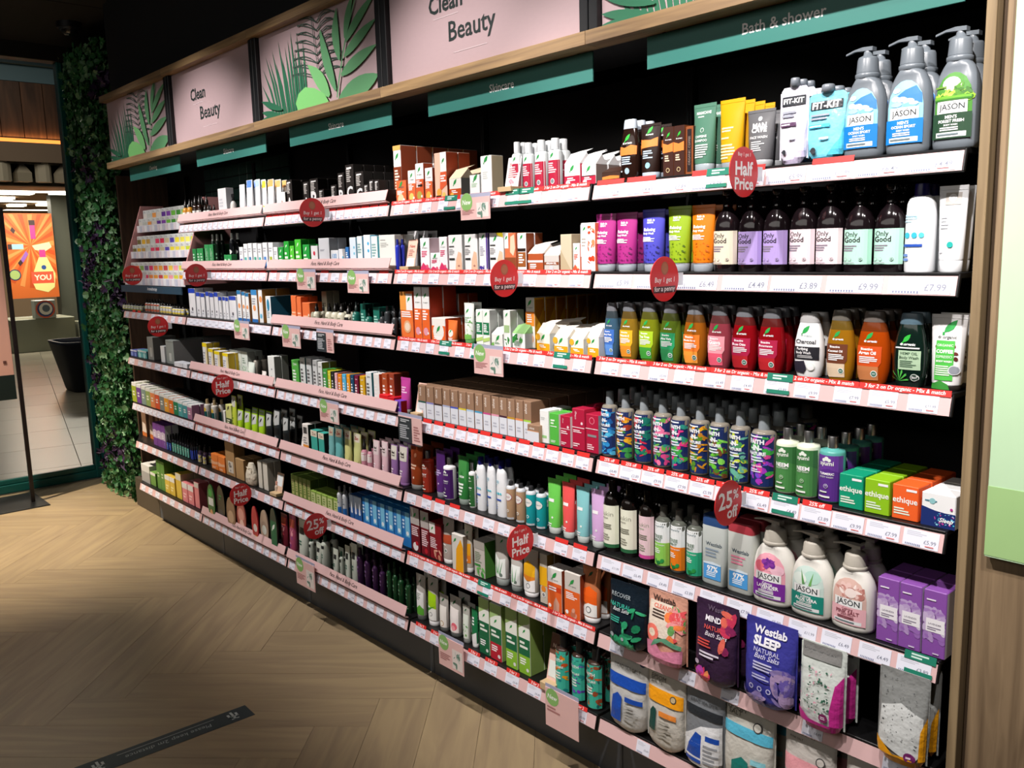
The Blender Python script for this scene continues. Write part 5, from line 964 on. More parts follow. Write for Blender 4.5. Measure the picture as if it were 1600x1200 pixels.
PUT(4, 0, -0.1349, -0.0705, 0.0951, 'wing', 'crimson rose cream box with white flap', 'f2f0f0|c02040|f4f4f4', WING('b01c3c','f0f0f0'), back=2)
PUT(4, 0, -0.0655, -0.0085, 0.0835, 'wing', 'crimson rose night cream box', 'f2f0f0|8a7a74|f4f4f4', WING('b01c3c','f0f0f0')+(('r',-46,42,46,46,'222'),), back=2)
PUT(4, 1, -1.0021, -0.9408, 0.1166, 'stand', 'peach leaflet stand', 'f0c4b0', (('t',0,78,60,'b05a4a','New',.01),('b',-30,46,30,68,'b07a6a',4),('r',-40,14,40,40,'f4f0ee')))
PUT(4, 1, -1.0779, -0.9989, 0.1458, 'tube', 'white pink tube with raspberries', 'f4f4f6|d04a7a|.1', DOW('d8386a','e05a7a'), back=2, y=0.11, fill=0.923)
PUT(4, 1, -0.8656, -0.8081, 0.1155, 'carton', 'white box with pink edge', 'f4f4f6|e6c8d0', DOW('d8386a','e05a7a'), back=1)
PUT(4, 1, -0.8060, -0.7501, 0.0632, 'carton', 'short white jar box with pink foot', 'f4f4f6|e6c8d0', DOW('d8386a','e05a7a'), back=1)
PUT(4, 1, -0.7520, -0.7047, 0.1170, 'carton', 'slim white box with pink edges', 'f4f4f6|e6c8d0', DOW('d8386a','e05a7a'), back=1)
PUT(4, 1, -0.7009, -0.6234, 0.1216, 'carton', 'white mask box with black tag and face', 'f4f4f4|c9ccca', DOFACE('222'), back=1)
PUT(4, 1, -0.6131, -0.5422, 0.1213, 'carton', 'second white mask box with face print', 'f4f4f4|c9ccca', DOFACE('222'), back=1)
PUT(4, 1, -0.5355, -0.4898, 0.1236, 'carton', 'white box with violet stripe', 'f4f4f4|4a3a8a', (('l',0,90,30,LF),('r',34,6,50,100,'5a3a9a'),('b',-36,40,20,66,'aab',5),('f',3,8,['4a3aa0'],-44,2,20,12,12)), back=1)
PUT(4, 1, -0.4833, -0.4108, 0.1216, 'carton', 'white mask box with yellow corner', 'f4f4f4|c9ccca', DOFACE('222')+(('p','f0dc2a',[(0,100),(50,100),(50,88),(10,94)]),), back=1)
PUT(4, 1, -0.4077, -0.3528, 0.1196, 'carton', 'terracotta and white box with face', 'd8744a|b0593a', (('r',-50,60,-14,100,'f4f4f4'),('l',-32,88,20,LF),('p','f2cdb0',[(0,50),(6,90),(40,96),(48,60),(30,40)]),('r',-50,10,50,36,'8a4a2a')), back=1)
PUT(4, 1, -0.3468, -0.3054, 0.1180, 'carton', 'slim white box with brown bands', 'f4f4f4|7a3a1c', (('l',0,90,30,LF),('r',-46,52,46,60,'2a1a14'),('r',-46,12,46,50,'9a5a2a'),('b',-34,20,30,46,'fff',4)), back=1)
PUT(4, 1, -0.3002, -0.2286, 0.0814, 'wing', 'rust cream box with white flap', 'b0542c|7a3a1c|f2e8de', (('r',-50,50,50,62,'f4f4f4'),('b',-36,14,30,44,'fff',3)), back=1)
PUT(4, 1, -0.2287, -0.1625, 0.0724, 'wing', 'silver and rust cream box with leaf flap', 'c8c4be|7a3a1c|f4f0ea', (('r',-50,40,50,58,'8a4a2a'),('t',0,50,70,'fff','ARGAN OIL',.03),('c',0,20,14,'c8ccd0')), back=1)
PUT(4, 1, -0.1567, -0.1088, 0.1084, 'carton', 'beige box with plain face', 'cdbfa4|a8967a', (('p','b8a888',[(-50,0),(50,0),(-50,60)]),))
PUT(4, 1, -0.1038, -0.0753, 0.0815, 'carton', 'slim white box with small red leaf print', 'f4f4f4|d8704a', DOW('e05a3a'))
PUT(4, 1, -0.0722, -0.0142, 0.1383, 'carton', 'tall white box with orange splashes', 'f2f0ee|e0704a', (('l',-20,92,16,LF),('f',4,16,['e8582c','d0401c','f08a5a'],-6,10,48,96,16),('r',-50,30,0,96,'f4f4f4'),('l',-24,88,18,LF),('b',-44,50,-6,70,'b0a8a0',3)), back=1)
PUT(4, 2, -1.0071, -0.9248, 0.1688, 'carton', 'orange box with honey portrait', 'f07a3a|d0401c', (('r',-50,60,0,100,'f0a04a'),('r',0,60,50,96,'f2f2f0'),('l',22,84,20,LF),('c',4,24,30,'e8b080'),('c',4,24,20,'f2dcc4'),('b',-40,44,40,58,'fff',3)), back=1)
PUT(4, 2, -0.9163, -0.8219, 0.1890, 'carton', 'tall orange pack with pink droppers', 'f2f2f0|b83a20', DOB('ef6a2c','e8a0b0'), n=2, back=1, d=0.06)
PUT(4, 2, -0.8076, -0.7249, 0.0808, 'carton', 'low orange jar box', 'f4f0ea|e85a24', (('r',-50,0,50,66,'ef6a2c'),('c',0,40,40,'f2f0ea'),('l',0,52,26,LF),('b',-36,6,36,20,'fff',2)), back=1, y=0.03)
PUT(4, 2, -0.9293, -0.8242, 0.1588, 'carton', 'orange boxed serum with white head', 'f2f2f0|d85a28', DOB('ef6a2c','f0c0a0'), n=2, back=1, y=0.17)
PUT(4, 2, -0.7463, -0.6555, 0.0750, 'tube', 'orange face tube with white spot', 'f07a3a|e8e8e8|.1', (('c',0,40,30,'f4f0ea'),('l',0,50,24,LF),('b',-34,8,30,20,'fff',2)), fill=0.58, y=0.03)
PUT(4, 2, -0.6414, -0.5859, 0.1379, 'tube', 'white aloe tube with leaf sprigs', 'eef4ee|6aae6a|.12', (('l',-10,80,30,LF),('b',-36,50,20,66,'9ab8a0',3),('f',5,14,['6aae5a','a8d08a'],0,10,46,70,9),('r',-40,10,40,22,'7cc05a')), back=1, fill=0.943)
PUT(4, 2, -0.5647, -0.4913, 0.1179, 'carton', 'white and green tea tree box', 'eef4ee|a8aca8', (('l',0,88,34,LF),('r',-44,30,44,64,'1f7a4a'),('b',-36,36,36,60,'fff',5),('p','b8d878',[(-50,8),(50,14),(50,24),(-50,18)])), n=2, back=1, d=0.035)
PUT(4, 2, -0.4863, -0.4283, 0.0596, 'wing', 'small aloe jar box', 'f0f4ee|c8ccc8|f0f4ee', (('l',8,70,30,LF),('p','7cc05a',[(-50,20),(-30,36),(-24,10),(-50,0)]),('b',-20,20,40,36,'8ab090',2)), back=1)
PUT(4, 2, -0.4240, -0.3896, 0.1199, 'carton', 'slim white hemp box', 'f0f4f0|b4b8b4', (('l',0,88,34,LF),('r',-40,40,40,60,'a8c890'),('f',6,8,['2f8a3a'],-30,8,30,30,16)), back=1)
PUT(4, 2, -0.3813, -0.3205, 0.0731, 'wing', 'white hemp cream box with leaf', 'f0f4f0|a8aca8|8fc07a', (('f',8,8,['2f8a3a','4ca04a'],-46,50,20,80,20),('b',-36,18,30,50,'8aa890',4)), back=1)
PUT(4, 2, -0.3541, -0.3121, 0.1608, 'carton', 'tall honey yellow box with portrait', 'f2f0ea|d8a01c', (('l',0,90,40,LF),('t',0,80,70,'888','dr.organic'),('r',-50,44,50,72,'f08a2c'),('b',-34,50,34,68,'fff',4),('c',10,18,34,'e8b894'),('p','3a2418',[(-50,10),(-30,34),(20,40),(30,30),(-10,24),(-30,4)]),('sp','a86a10',[(-40,40),(40,80),(40,96),(-40,96)])), back=8, d=0.045, y=0.07)
PUT(4, 2, -0.2514, -0.1918, 0.0863, 'wing', 'honey cream box with flower, first in line', 'f6f0e0|c8ccca|f8f2e4', WING('f0a81c','f0a030')+(('c',-40,80,18,'f0b030'),), back=2, y=0.02)
PUT(4, 2, -0.1754, -0.1156, 0.0745, 'wing', 'honey cream box with flower, second in line', 'f6f0e0|c8ccca|f8f2e4', WING('f0a81c','f0a030')+(('c',-40,80,18,'f0b030'),), back=2, y=0.02)
PUT(4, 2, -0.1051, -0.0501, 0.0722, 'wing', 'honey cream box with flower, third in line', 'f6f0e0|c8ccca|f8f2e4', WING('f0a81c','f0a030')+(('c',-40,80,18,'f0b030'),), back=2, y=0.02)
PUT(4, 2, -0.0347, 0.0106, 0.0867, 'wing', 'honey cream box with flower, last in line', 'f6f0e0|c8ccca|f8f2e4', WING('f0a81c','f0a030')+(('c',-40,80,18,'f0b030'),), back=2, y=0.02)
PUT(4, 3, -0.9158, -0.8682, 0.1203, 'carton', 'brown and white box with dark teal band', '9a7a62|8a6a52', (('r',-50,0,50,46,'dfe3ea'),('r',-50,46,50,51,'1f5a54'),('v',-18,80,26,'f4ece4','ohne'),('b',-30,14,20,30,'b8bcc8',2)), back=3, d=0.08, fill=0.97)
PUT(4, 3, -0.8650, -0.8185, 0.1206, 'carton', 'brown and white box with lavender band', '9a7a62|8a6a52', (('r',-50,0,50,46,'dfe3ea'),('r',-50,46,50,51,'8a8ac8'),('v',-18,80,26,'f4ece4','ohne'),('b',-30,14,20,30,'b8bcc8',2)), back=3, d=0.08, fill=0.97)
PUT(4, 3, -0.8154, -0.7699, 0.1210, 'carton', 'brown and white box with charcoal band', '9a7a62|8a6a52', (('r',-50,0,50,46,'dfe3ea'),('r',-50,46,50,51,'3a2a2a'),('v',-18,80,26,'f4ece4','ohne'),('b',-30,14,20,30,'b8bcc8',2)), back=3, d=0.08, fill=0.97)
PUT(4, 3, -0.7668, -0.7224, 0.1214, 'carton', 'brown and white box with pale blue band', '9a7a62|8a6a52', (('r',-50,0,50,46,'dfe3ea'),('r',-50,46,50,51,'a8b0d0'),('v',-18,80,26,'f4ece4','ohne'),('b',-30,14,20,30,'b8bcc8',2)), back=3, d=0.08, fill=0.97)
PUT(4, 3, -0.7194, -0.6760, 0.1217, 'carton', 'brown and white box with royal blue band', '9a7a62|8a6a52', (('r',-50,0,50,46,'dfe3ea'),('r',-50,46,50,51,'4a5ac0'),('v',-18,80,26,'f4ece4','ohne'),('b',-30,14,20,30,'b8bcc8',2)), back=3, d=0.08, fill=0.97)
PUT(4, 3, -0.6730, -0.6305, 0.1221, 'carton', 'brown and white box with yellow band', '9a7a62|8a6a52', (('r',-50,0,50,46,'dfe3ea'),('r',-50,46,50,51,'d8c83a'),('v',-18,80,26,'f4ece4','ohne'),('b',-30,14,20,30,'b8bcc8',2)), back=3, d=0.08, fill=0.97)
PUT(4, 3, -0.6276, -0.5861, 0.1224, 'carton', 'brown and white box with sky blue band', '9a7a62|8a6a52', (('r',-50,0,50,46,'dfe3ea'),('r',-50,46,50,51,'b0d0e8'),('v',-18,80,26,'f4ece4','ohne'),('b',-30,14,20,30,'b8bcc8',2)), back=3, d=0.08, fill=0.97)
PUT(4, 3, -0.5833, -0.5426, 0.1228, 'carton', 'brown and white box with cyan band', '9a7a62|8a6a52', (('r',-50,0,50,46,'dfe3ea'),('r',-50,46,50,51,'4aa0c8'),('v',-18,80,26,'f4ece4','ohne'),('b',-30,14,20,30,'b8bcc8',2)), back=3, d=0.08, fill=0.97)
PUT(4, 3, -0.5398, -0.5001, 0.1231, 'carton', 'brown and white box with berry band', '9a7a62|8a6a52', (('r',-50,0,50,46,'dfe3ea'),('r',-50,46,50,51,'c84a8a'),('v',-18,80,26,'f4ece4','ohne'),('b',-30,14,20,30,'b8bcc8',2)), back=3, d=0.08, fill=0.97)
PUT(4, 3, -0.4973, -0.4584, 0.1234, 'carton', 'brown and white box with rose band', '9a7a62|8a6a52', (('r',-50,0,50,46,'dfe3ea'),('r',-50,46,50,51,'e09ab0'),('v',-18,80,26,'f4ece4','ohne'),('b',-30,14,20,30,'b8bcc8',2)), back=3, d=0.08, fill=0.97)
PUT(4, 3, -0.4557, -0.4176, 0.1237, 'carton', 'brown and white box with plum band', '9a7a62|8a6a52', (('r',-50,0,50,46,'dfe3ea'),('r',-50,46,50,51,'4a2a3a'),('v',-18,80,26,'f4ece4','ohne'),('b',-30,14,20,30,'b8bcc8',2)), back=3, d=0.08, fill=0.97)
PUT(4, 3, -0.4149, -0.3776, 0.1240, 'carton', 'brown and white box with gold band', '9a7a62|8a6a52', (('r',-50,0,50,46,'dfe3ea'),('r',-50,46,50,51,'c89a2a'),('v',-18,80,26,'f4ece4','ohne'),('b',-30,14,20,30,'b8bcc8',2)), back=3, d=0.08, fill=0.97)
PUT(4, 3, -0.3750, -0.3385, 0.1243, 'carton', 'brown and white box with peach band', '9a7a62|8a6a52', (('r',-50,0,50,46,'dfe3ea'),('r',-50,46,50,51,'e8905a'),('v',-18,80,26,'f4ece4','ohne'),('b',-30,14,20,30,'b8bcc8',2)), back=3, d=0.08, fill=0.97)
PUT(4, 3, -0.3359, -0.3001, 0.1246, 'carton', 'brown and white box with lime band', '9a7a62|8a6a52', (('r',-50,0,50,46,'dfe3ea'),('r',-50,46,50,51,'a8d84a'),('v',-18,80,26,'f4ece4','ohne'),('b',-30,14,20,30,'b8bcc8',2)), back=5, d=0.08, fill=0.97)
PUT(4, 3, -0.9334, -0.8844, 0.1265, 'stand', 'pale pink leaflet stand beside first brown box', 'eec8bc', (('b',-34,46,30,84,'b07a6a',6),('r',-36,14,36,40,'dfe6ea')), y=0.01)
PUT(4, 3, -0.3057, -0.2491, 0.0559, 'carton', 'low brown and white box', '9a7a62|a8886c', (('r',-50,0,50,62,'dfe3ea'),('t',-10,80,44,'f4ece4','ohne',.01),('r',-50,62,50,66,'e0a070')), d=0.05, y=0.02)
PUT(4, 3, -0.2614, -0.2207, 0.1055, 'carton', 'plain white box with small green label', 'eef0ee|f0f2ee', (('r',-30,16,30,24,'9ad08a'),('b',-34,70,20,80,'c8ccc8',2)), back=1, d=0.05)
PUT(4, 3, -0.2180, -0.1754, 0.1008, 'carton', 'bright green box', '57b947|f0f2ee', (('r',-40,58,30,60,'fff'),('b',-34,64,20,82,'e8f8e4',2),('b',-34,8,20,16,'e8f8e4',2)), back=1, d=0.05)
PUT(4, 3, -0.1700, -0.1257, 0.0989, 'carton', 'crimson rosehip box, shorter', 'b01c3e|f0e8ea', (('v',-20,84,16,'f0c8d0','trilogy'),('r',-50,58,50,60,'f0d8dc'),('c',30,66,10,'f0d8dc'),('b',-40,42,30,54,'f0d8dc',2),('b',-40,8,20,18,'f0d8dc',2)), back=1, d=0.06)
PUT(4, 3, -0.1201, -0.0665, 0.1273, 'carton', 'tall crimson rosehip box', 'b01c3e|c02848', (('v',-20,84,20,'f0c8d0','trilogy'),('r',-50,54,50,56,'f0d8dc'),('c',30,66,9,'f0d8dc'),('b',-40,42,30,50,'f0d8dc',2),('b',-40,8,20,18,'f0d8dc',2)), back=1, d=0.06)
PUT(4, 3, -0.0615, -0.0096, 0.1169, 'carton', 'crimson box with heart seal', 'b01c3e|9aa0a4', (('c',0,84,22,'e0788a'),('c',0,84,17,'b01c3e'),('r',-36,42,36,48,'8a8a8c'),('b',-40,8,30,24,'f0c8d0',3),('r',-50,62,50,64,'f0d8dc')), back=1, d=0.06)
PUT(4, 4, -1.0138, -0.9251, 0.1637, 'tube', 'rust brown hair tube', '8a3a1a|8a8a88|.12', BARS('d8b8a0',46,60,2)+(('c',0,80,12,'b8785a'),('c',0,28,7,'e8d0c0')), back=2, fill=0.92)
PUT(4, 4, -0.9354, -0.8659, 0.1578, 'ayumi', 'rust bottle with silver cap', '9a2a1a|c8c8c8|plas|chrm', AYU('a03020','a03a28','BODY'), back=1, fill=0.66)
PUT(4, 4, -0.8390, -0.7801, 0.1751, 'tube', 'purple conditioner tube', '5a2f7a|8a8a98|.12', BARS('c8b8e0',46,60,3)+(('c',0,30,7,'e8d8f0'),), back=2, fill=0.93)
PUT(4, 4, -0.8039, -0.7346, 0.1544, 'ayumi', 'purple bottle with silver cap, in the hair care line', 'f2f0f4|c8c8c8|plas|chrm', AYU('4a1f6a','4a1f6a','TURMERIC'), back=1, fill=0.682)
PUT(4, 4, -0.7117, -0.6453, 0.1743, 'tube', 'green conditioner tube', '2f7a3a|8a9890|.12', (('p','3f8a44',[(-44,40),(0,70),(44,44),(44,92),(-44,92)]),)+TXT('NEEM','f0f8f0',58,50), back=2, fill=0.939)
PUT(4, 4, -0.6423, -0.6063, 0.1600, 'ayumi', 'slim green bottle with silver cap', 'f2f2f0|c8c8c8|plas|chrm', AYU('2f6a34','2f6a34','NEEM'), back=1, fill=0.704)
PUT(4, 4, -0.5993, -0.5503, 0.1893, 'white', 'white bottle with navy cap, first in its trio', 'eef1f4|14145a', (('t',-20,62,40,'9ac8d8','care',.02),('b',-44,56,0,66,'b8d4e0',3),('c',-34,42,10,'38b4c8'),('c',-8,42,10,'38b4c8'),('c',16,42,9,'58c4d4'),('r',-46,29,20,32,'2a52b0'),('b',-44,12,-20,22,'6a8ac8',2)), back=1, fill=0.83)
PUT(4, 4, -0.5421, -0.4977, 0.1939, 'white', 'white bottle with navy cap, second in its trio', 'eef1f4|14145a', (('t',-20,62,40,'9ac8d8','care',.02),('b',-44,56,0,66,'b8d4e0',3),('c',-34,42,10,'38b4c8'),('c',-8,42,10,'38b4c8'),('c',16,42,9,'58c4d4'),('r',-46,29,20,32,'2a52b0'),('b',-44,12,-20,22,'6a8ac8',2)), back=1, fill=0.836)
PUT(4, 4, -0.4945, -0.4413, 0.1931, 'white', 'white bottle with navy cap, third in its trio', 'eef1f4|14145a', (('t',-20,62,40,'9ac8d8','care',.02),('b',-44,56,0,66,'b8d4e0',3),('c',-34,42,10,'38b4c8'),('c',-8,42,10,'38b4c8'),('c',16,42,9,'58c4d4'),('r',-46,29,20,32,'2a52b0'),('b',-44,12,-20,22,'6a8ac8',2)), back=1, fill=0.843)
PUT(4, 4, -0.4446, -0.4023, 0.1314, 'can', 'tan spray can with silver dome, first one', 'b09070|2a2a2c|plas|plas', (('c',0,60,44,'a02a5a'),('c',0,60,40,'e8e8e4'),('t',0,60,62,'a02a5a','dry shampoo',.02),('c',0,24,16,'e8f0f0'),('c',0,24,11,'b09070'),('r',-49,2,49,7,'b8bcc0')), back=1, fill=0.743)
PUT(4, 4, -0.3974, -0.3530, 0.1313, 'can', 'tan spray can with silver dome, second one', 'b09070|2a2a2c|plas|plas', (('c',0,60,44,'a02a5a'),('c',0,60,40,'e8e8e4'),('t',0,60,62,'a02a5a','dry shampoo',.02),('c',0,24,16,'e8f0f0'),('c',0,24,11,'b09070'),('r',-49,2,49,7,'b8bcc0')), back=1, fill=0.753)
PUT(4, 4, -0.3512, -0.3048, 0.1313, 'can', 'teal spray can with silver dome, first one', '1a9aa0|2a2a2c|plas|plas', (('c',0,60,44,'1a8a90'),('c',0,60,40,'e8e8e4'),('t',0,60,62,'1a8a90','dry shampoo',.02),('c',0,24,16,'e8f0f0'),('c',0,24,11,'1a9aa0'),('r',-49,2,49,7,'b8bcc0')), back=1, fill=0.763)
PUT(4, 4, -0.3015, -0.2563, 0.1321, 'can', 'teal spray can with silver dome, second one', '1a9aa0|2a2a2c|plas|plas', (('c',0,60,44,'1a8a90'),('c',0,60,40,'e8e8e4'),('t',0,60,62,'1a8a90','dry shampoo',.02),('c',0,24,16,'e8f0f0'),('c',0,24,11,'1a9aa0'),('r',-49,2,49,7,'b8bcc0')), back=1, fill=0.773)
PUT(4, 4, -0.2474, -0.1863, 0.1764, 'tube', 'fresh green hand tube', '6fd058|c4ccc8|.12', BARS('f4f4f4',56,66,1)+(('c',6,30,8,'e8f0e8'),('b',-36,12,20,20,'f4f4f4',2)), back=2, fill=0.967)
PUT(4, 4, -0.1796, -0.1234, 0.1762, 'tube', 'coral red hand tube', 'f05a5a|c4ccc8|.12', BARS('f4f4f4',56,66,1)+(('c',6,30,8,'e8f0e8'),('b',-36,12,20,20,'f4f4f4',2)), back=2, fill=0.971)
PUT(4, 4, -0.1184, -0.0614, 0.1735, 'tube', 'powder blue hand tube', '8accd0|c4ccc8|.12', BARS('f4f4f4',56,66,1)+(('c',6,30,8,'e8f0e8'),('b',-36,12,20,20,'f4f4f4',2)), back=2, fill=0.974)
PUT(4, 4, -0.0564, 0.0013, 0.1773, 'tube', 'lilac pink hand tube', 'd8b0e0|c4ccc8|.12', BARS('f4f4f4',56,66,1)+(('c',6,30,8,'e8f0e8'),('b',-36,12,20,20,'f4f4f4',2)), back=2, fill=0.978)
PUT(4, 5, -0.9991, -0.9392, 0.1745, 'carton', 'crimson tall box with pomegranate', '6a1420|4a0f18', (('r',-50,62,50,100,'b8b0ac'),('l',0,84,30,LF),('b',-40,36,40,58,'f0d8dc',5),('c',0,12,30,'f0e8e8'),('c',16,20,16,'c02030')), back=1)  # heads along this shelf are greyed, shelf shade put into their colour
PUT(4, 5, -0.9360, -0.8819, 0.1720, 'carton', 'second crimson tall box', '7a1824|4a0f18', (('r',-50,62,50,100,'b8b0ac'),('l',0,84,30,LF),('b',-40,20,40,58,'f0d8dc',8),('c',10,10,20,'c02030')), back=1)
PUT(4, 5, -0.8799, -0.8031, 0.1417, 'carton', 'crimson box with hand print', '8a1824|5a0f18', (('r',-50,70,0,100,'e8e4e0'),('l',-24,84,16,LF),('b',-44,30,30,60,'f0d8dc',6),('f',4,6,['c88a70','e0a890'],-10,4,40,26,16)), back=1)
PUT(4, 5, -0.8204, -0.7459, 0.1748, 'tube', 'grey clay tube with red waves', 'b0a49c|f0f0ee|.1', (('l',0,84,24,'1f7a3a'),('p','b04a2c',[(-44,44),(44,44),(44,64),(-44,60)]),('b',-36,38,30,42,'fff',1),('c',2,28,14,'f4f4f2'),('c',2,28,10,'6a7a70')), back=1, fill=0.932)
PUT(4, 5, -0.7233, -0.6555, 0.1360, 'carton', 'low honey box with honeycomb', 'd8d4cc|8a7a6a', (('p','f0a81c',[(-20,0),(50,0),(50,70),(30,90),(-10,60)]),('l',-20,84,20,LF)), y=0.02)
PUT(4, 5, -0.6821, -0.6340, 0.1749, 'tube', 'honey hand tube', 'c8c0b0|f0f0ee|.1', (('l',0,84,24,'1f7a3a'),('p','f0a81c',[(-44,36),(44,36),(44,62),(-44,58)]),('p','e8842a',[(-44,20),(44,20),(44,36),(-44,36)]),('c',0,26,14,'f4f4f2')), back=1, fill=0.94)
PUT(4, 5, -0.6171, -0.5562, 0.1329, 'carton', 'aloe box with green side', 'c4beb6|4f8a3a', (('r',-50,78,50,100,'a8a29a'),('b',-40,40,30,70,'7a8a70',6),('f',4,8,['3f9a3a','6ab85a'],-20,4,40,26,18),('r',-44,30,10,36,'3f8a44')), back=1, d=0.05)  # darker top band paints the shade under the shelf above
PUT(4, 5, -0.5199, -0.4453, 0.1760, 'tube', 'aloe tube with spiky leaves', 'b8b4ae|98a09c|.14', (('l',6,88,20,'1f6a3a'),('p','e8ece8',[(-44,16),(44,16),(44,56),(0,52),(-44,62)]),('p','3f9a4a',[(-20,22),(-34,56),(-8,26)]),('p','4fae5a',[(-8,22),(8,58),(0,24)]),('p','2f8a44',[(4,22),(28,50),(12,22)]),('c',18,22,11,'6a7a70')), back=1, fill=0.952)  # grey upper half is painted shade, pale polygon the lit half
PUT(4, 5, -0.4368, -0.3748, 0.1271, 'tube', 'small aloe tube', 'b8b4ae|98a09c|.16', (('p','e8ece8',[(-44,18),(44,18),(44,70),(-44,70)]),('p','3f9a4a',[(-20,22),(-30,66),(-6,26)]),('p','2f8a44',[(0,22),(16,64),(10,22)]),('c',14,26,11,'6a7a70')), fill=0.956)  # top greyed as painted shade, lit part drawn pale
PUT(4, 5, -0.3754, -0.2999, 0.1611, 'tube', 'yellow honey tube with white foot', 'b8b0a4|f0f0f0|.1', (('p','f0b41c',[(-44,44),(0,36),(44,40),(44,66),(-10,76),(-44,66)]),('p','e88a2a',[(-44,34),(44,34),(44,44),(-44,46)]),('p','f4f4f2',[(-44,12),(44,12),(44,38),(0,32),(-44,40)]),('c',4,24,15,'444'),('c',4,24,12,'f4f4f2')), back=1, fill=0.961)  # greyed top is shade painted into the body colour
PUT(4, 5, -0.2768, -0.2405, 0.1682, 'carton', 'slim honey yellow box', 'c8c0b0|8a6a2a', (('r',-50,36,50,74,'f0b41c'),('c',0,30,30,'e88a2a'),('c',0,18,26,'f4f4f2'),('c',0,18,18,'8a8a88')), back=1)
PUT(4, 5, -0.2258, -0.1587, 0.1401, 'carton', 'orange boxed serum with white head, lit', 'f0ece6|8a3a1c', (('r',-50,0,50,66,'ef6a2c'),('r',-50,46,50,58,'d8441c'),('l',0,84,30,LF),('t',0,73,50,'888','dr.organic'),('b',-40,46,30,58,'fff',2),('p','e0a890',[(-10,0),(30,0),(34,20),(10,34),(-6,20)]),('c',-34,10,10,'fff')), d=0.05, y=0.02)
PUT(4, 5, -0.1505, -0.0806, 0.1458, 'carton', 'orange box with hand print', 'd8d2ca|8a3a1c', (('r',-50,0,50,60,'ef6a2c'),('l',0,80,26,LF),('t',0,70,50,'777','dr.organic'),('b',-40,40,34,56,'fff',4),('f',7,7,['e8a890','c87a5a'],0,4,40,26,16),('c',-34,10,10,'fff')), back=1, d=0.05, y=0.02)
PUT(4, 5, -0.0959, -0.0175, 0.1739, 'tube', 'orange tube with white curved foot', 'c0764e|f2f2f2|.1', (('p','f2641c',[(-44,36),(44,30),(44,58),(0,66),(-44,58)]),('p','f6f4f0',[(-44,12),(44,12),(44,34),(0,36),(-30,30),(-44,24)]),('c',2,24,17,'3a3a3a'),('c',2,24,13,'f2f2f0'),('l',0,88,22,'1a4a2a')), back=1, y=0.03, fill=0.976)
PUT(4, 6, -1.0038, -0.9388, 0.1810, 'tube', 'white aloe tube with green wash', 'b4b0aa|5a5f5c|.1', (('p','eef0ee',[(-44,14),(44,14),(44,62),(-44,66)]),('p','5fae3a',[(-44,12),(44,12),(44,26),(10,34),(-44,22)]),('l',0,86,24,'1f5a34'),('b',-34,44,20,60,'a8b0a8',4)), back=1, fill=0.919)  # upper grey on these white footed tubes is painted shelf shade
PUT(4, 6, -0.9294, -0.8584, 0.1913, 'tube', 'lime tube with white foot', 'b4b0aa|f2f2f2|.1', (('p','a8d81c',[(-44,34),(44,34),(44,66),(-44,70)]),('p','f4f6f2',[(-44,12),(44,12),(44,36),(-44,40)]),('p','4f9a3a',[(-44,26),(40,42),(-44,34)]),('c',2,24,15,'3a4a3a'),('c',2,24,12,'f4f6f2'),('l',0,86,24,'1f5a34')), back=1, fill=0.925)
PUT(4, 6, -0.8537, -0.7929, 0.1425, 'tube', 'coconut hand tube', 'b0aca6|5a5f5c|.12', (('p','f0ede6',[(-44,12),(44,12),(44,70),(-44,70)]),('c',0,22,24,'b89a6a'),('c',0,22,18,'f4f0e4'),('l',0,86,24,'1f5a34')), fill=0.929)
PUT(4, 6, -0.7944, -0.7198, 0.1532, 'tube', 'guava pink hand tube', 'b0aca6|5a5f5c|.1', (('p','f2ece8',[(-44,12),(44,12),(44,70),(-44,74)]),('c',10,26,26,'e86a7a'),('c',6,22,18,'f4a8ac'),('l',0,86,24,'1f5a34')), back=1, fill=0.934)
PUT(4, 6, -0.7083, -0.6627, 0.1415, 'tube', 'pale aloe hand tube', 'b4b4ac|8a908c|.12', (('p','dfe8dc',[(-44,12),(44,12),(44,76),(-44,76)]),('f',4,8,['6aae5a'],-30,14,30,50,14),('l',0,88,24,'1f5a34')), back=1, fill=0.938)
PUT(4, 6, -0.6533, -0.6162, 0.1427, 'tube', 'green and white tea tree tube', '1f7a4a|f0f2f0|.1', (('p','f0f2f0',[(-44,10),(44,10),(44,40),(-44,30)]),('b',-34,56,20,80,'fff',3)), back=1, fill=0.941)
PUT(4, 6, -0.5945, -0.5371, 0.2064, 'carton', 'green tea tree gel box', 'e8ece0|8fae5a', (('p','a8c880',[(-50,70),(50,86),(50,100),(-50,100)]),('p','f0f4ea',[(-50,58),(50,58),(50,84),(0,80),(-50,72)]),('l',0,70,22,LF),('r',-50,30,50,58,'1f6a44'),('b',-40,40,34,54,'f0f4ea',2),('r',-50,0,50,30,'1f6a44'),('b',-40,14,20,26,'fff',3),('c',26,8,12,'e8ece8')), back=1, d=0.04, y=0.03)
PUT(4, 6, -0.5310, -0.4685, 0.2046, 'carton', 'green and red tea tree gel box', 'e8ece0|8fae5a', (('p','a8c880',[(-50,70),(50,86),(50,100),(-50,100)]),('p','f0f4ea',[(-50,58),(50,58),(50,84),(0,80),(-50,72)]),('l',0,70,22,LF),('r',-50,30,50,58,'1f6a44'),('b',-40,40,34,54,'f0f4ea',2),('r',-50,0,50,30,'c02838'),('b',-40,14,20,26,'fff',3),('c',26,8,12,'e8ece8')), back=1, d=0.04, y=0.03)
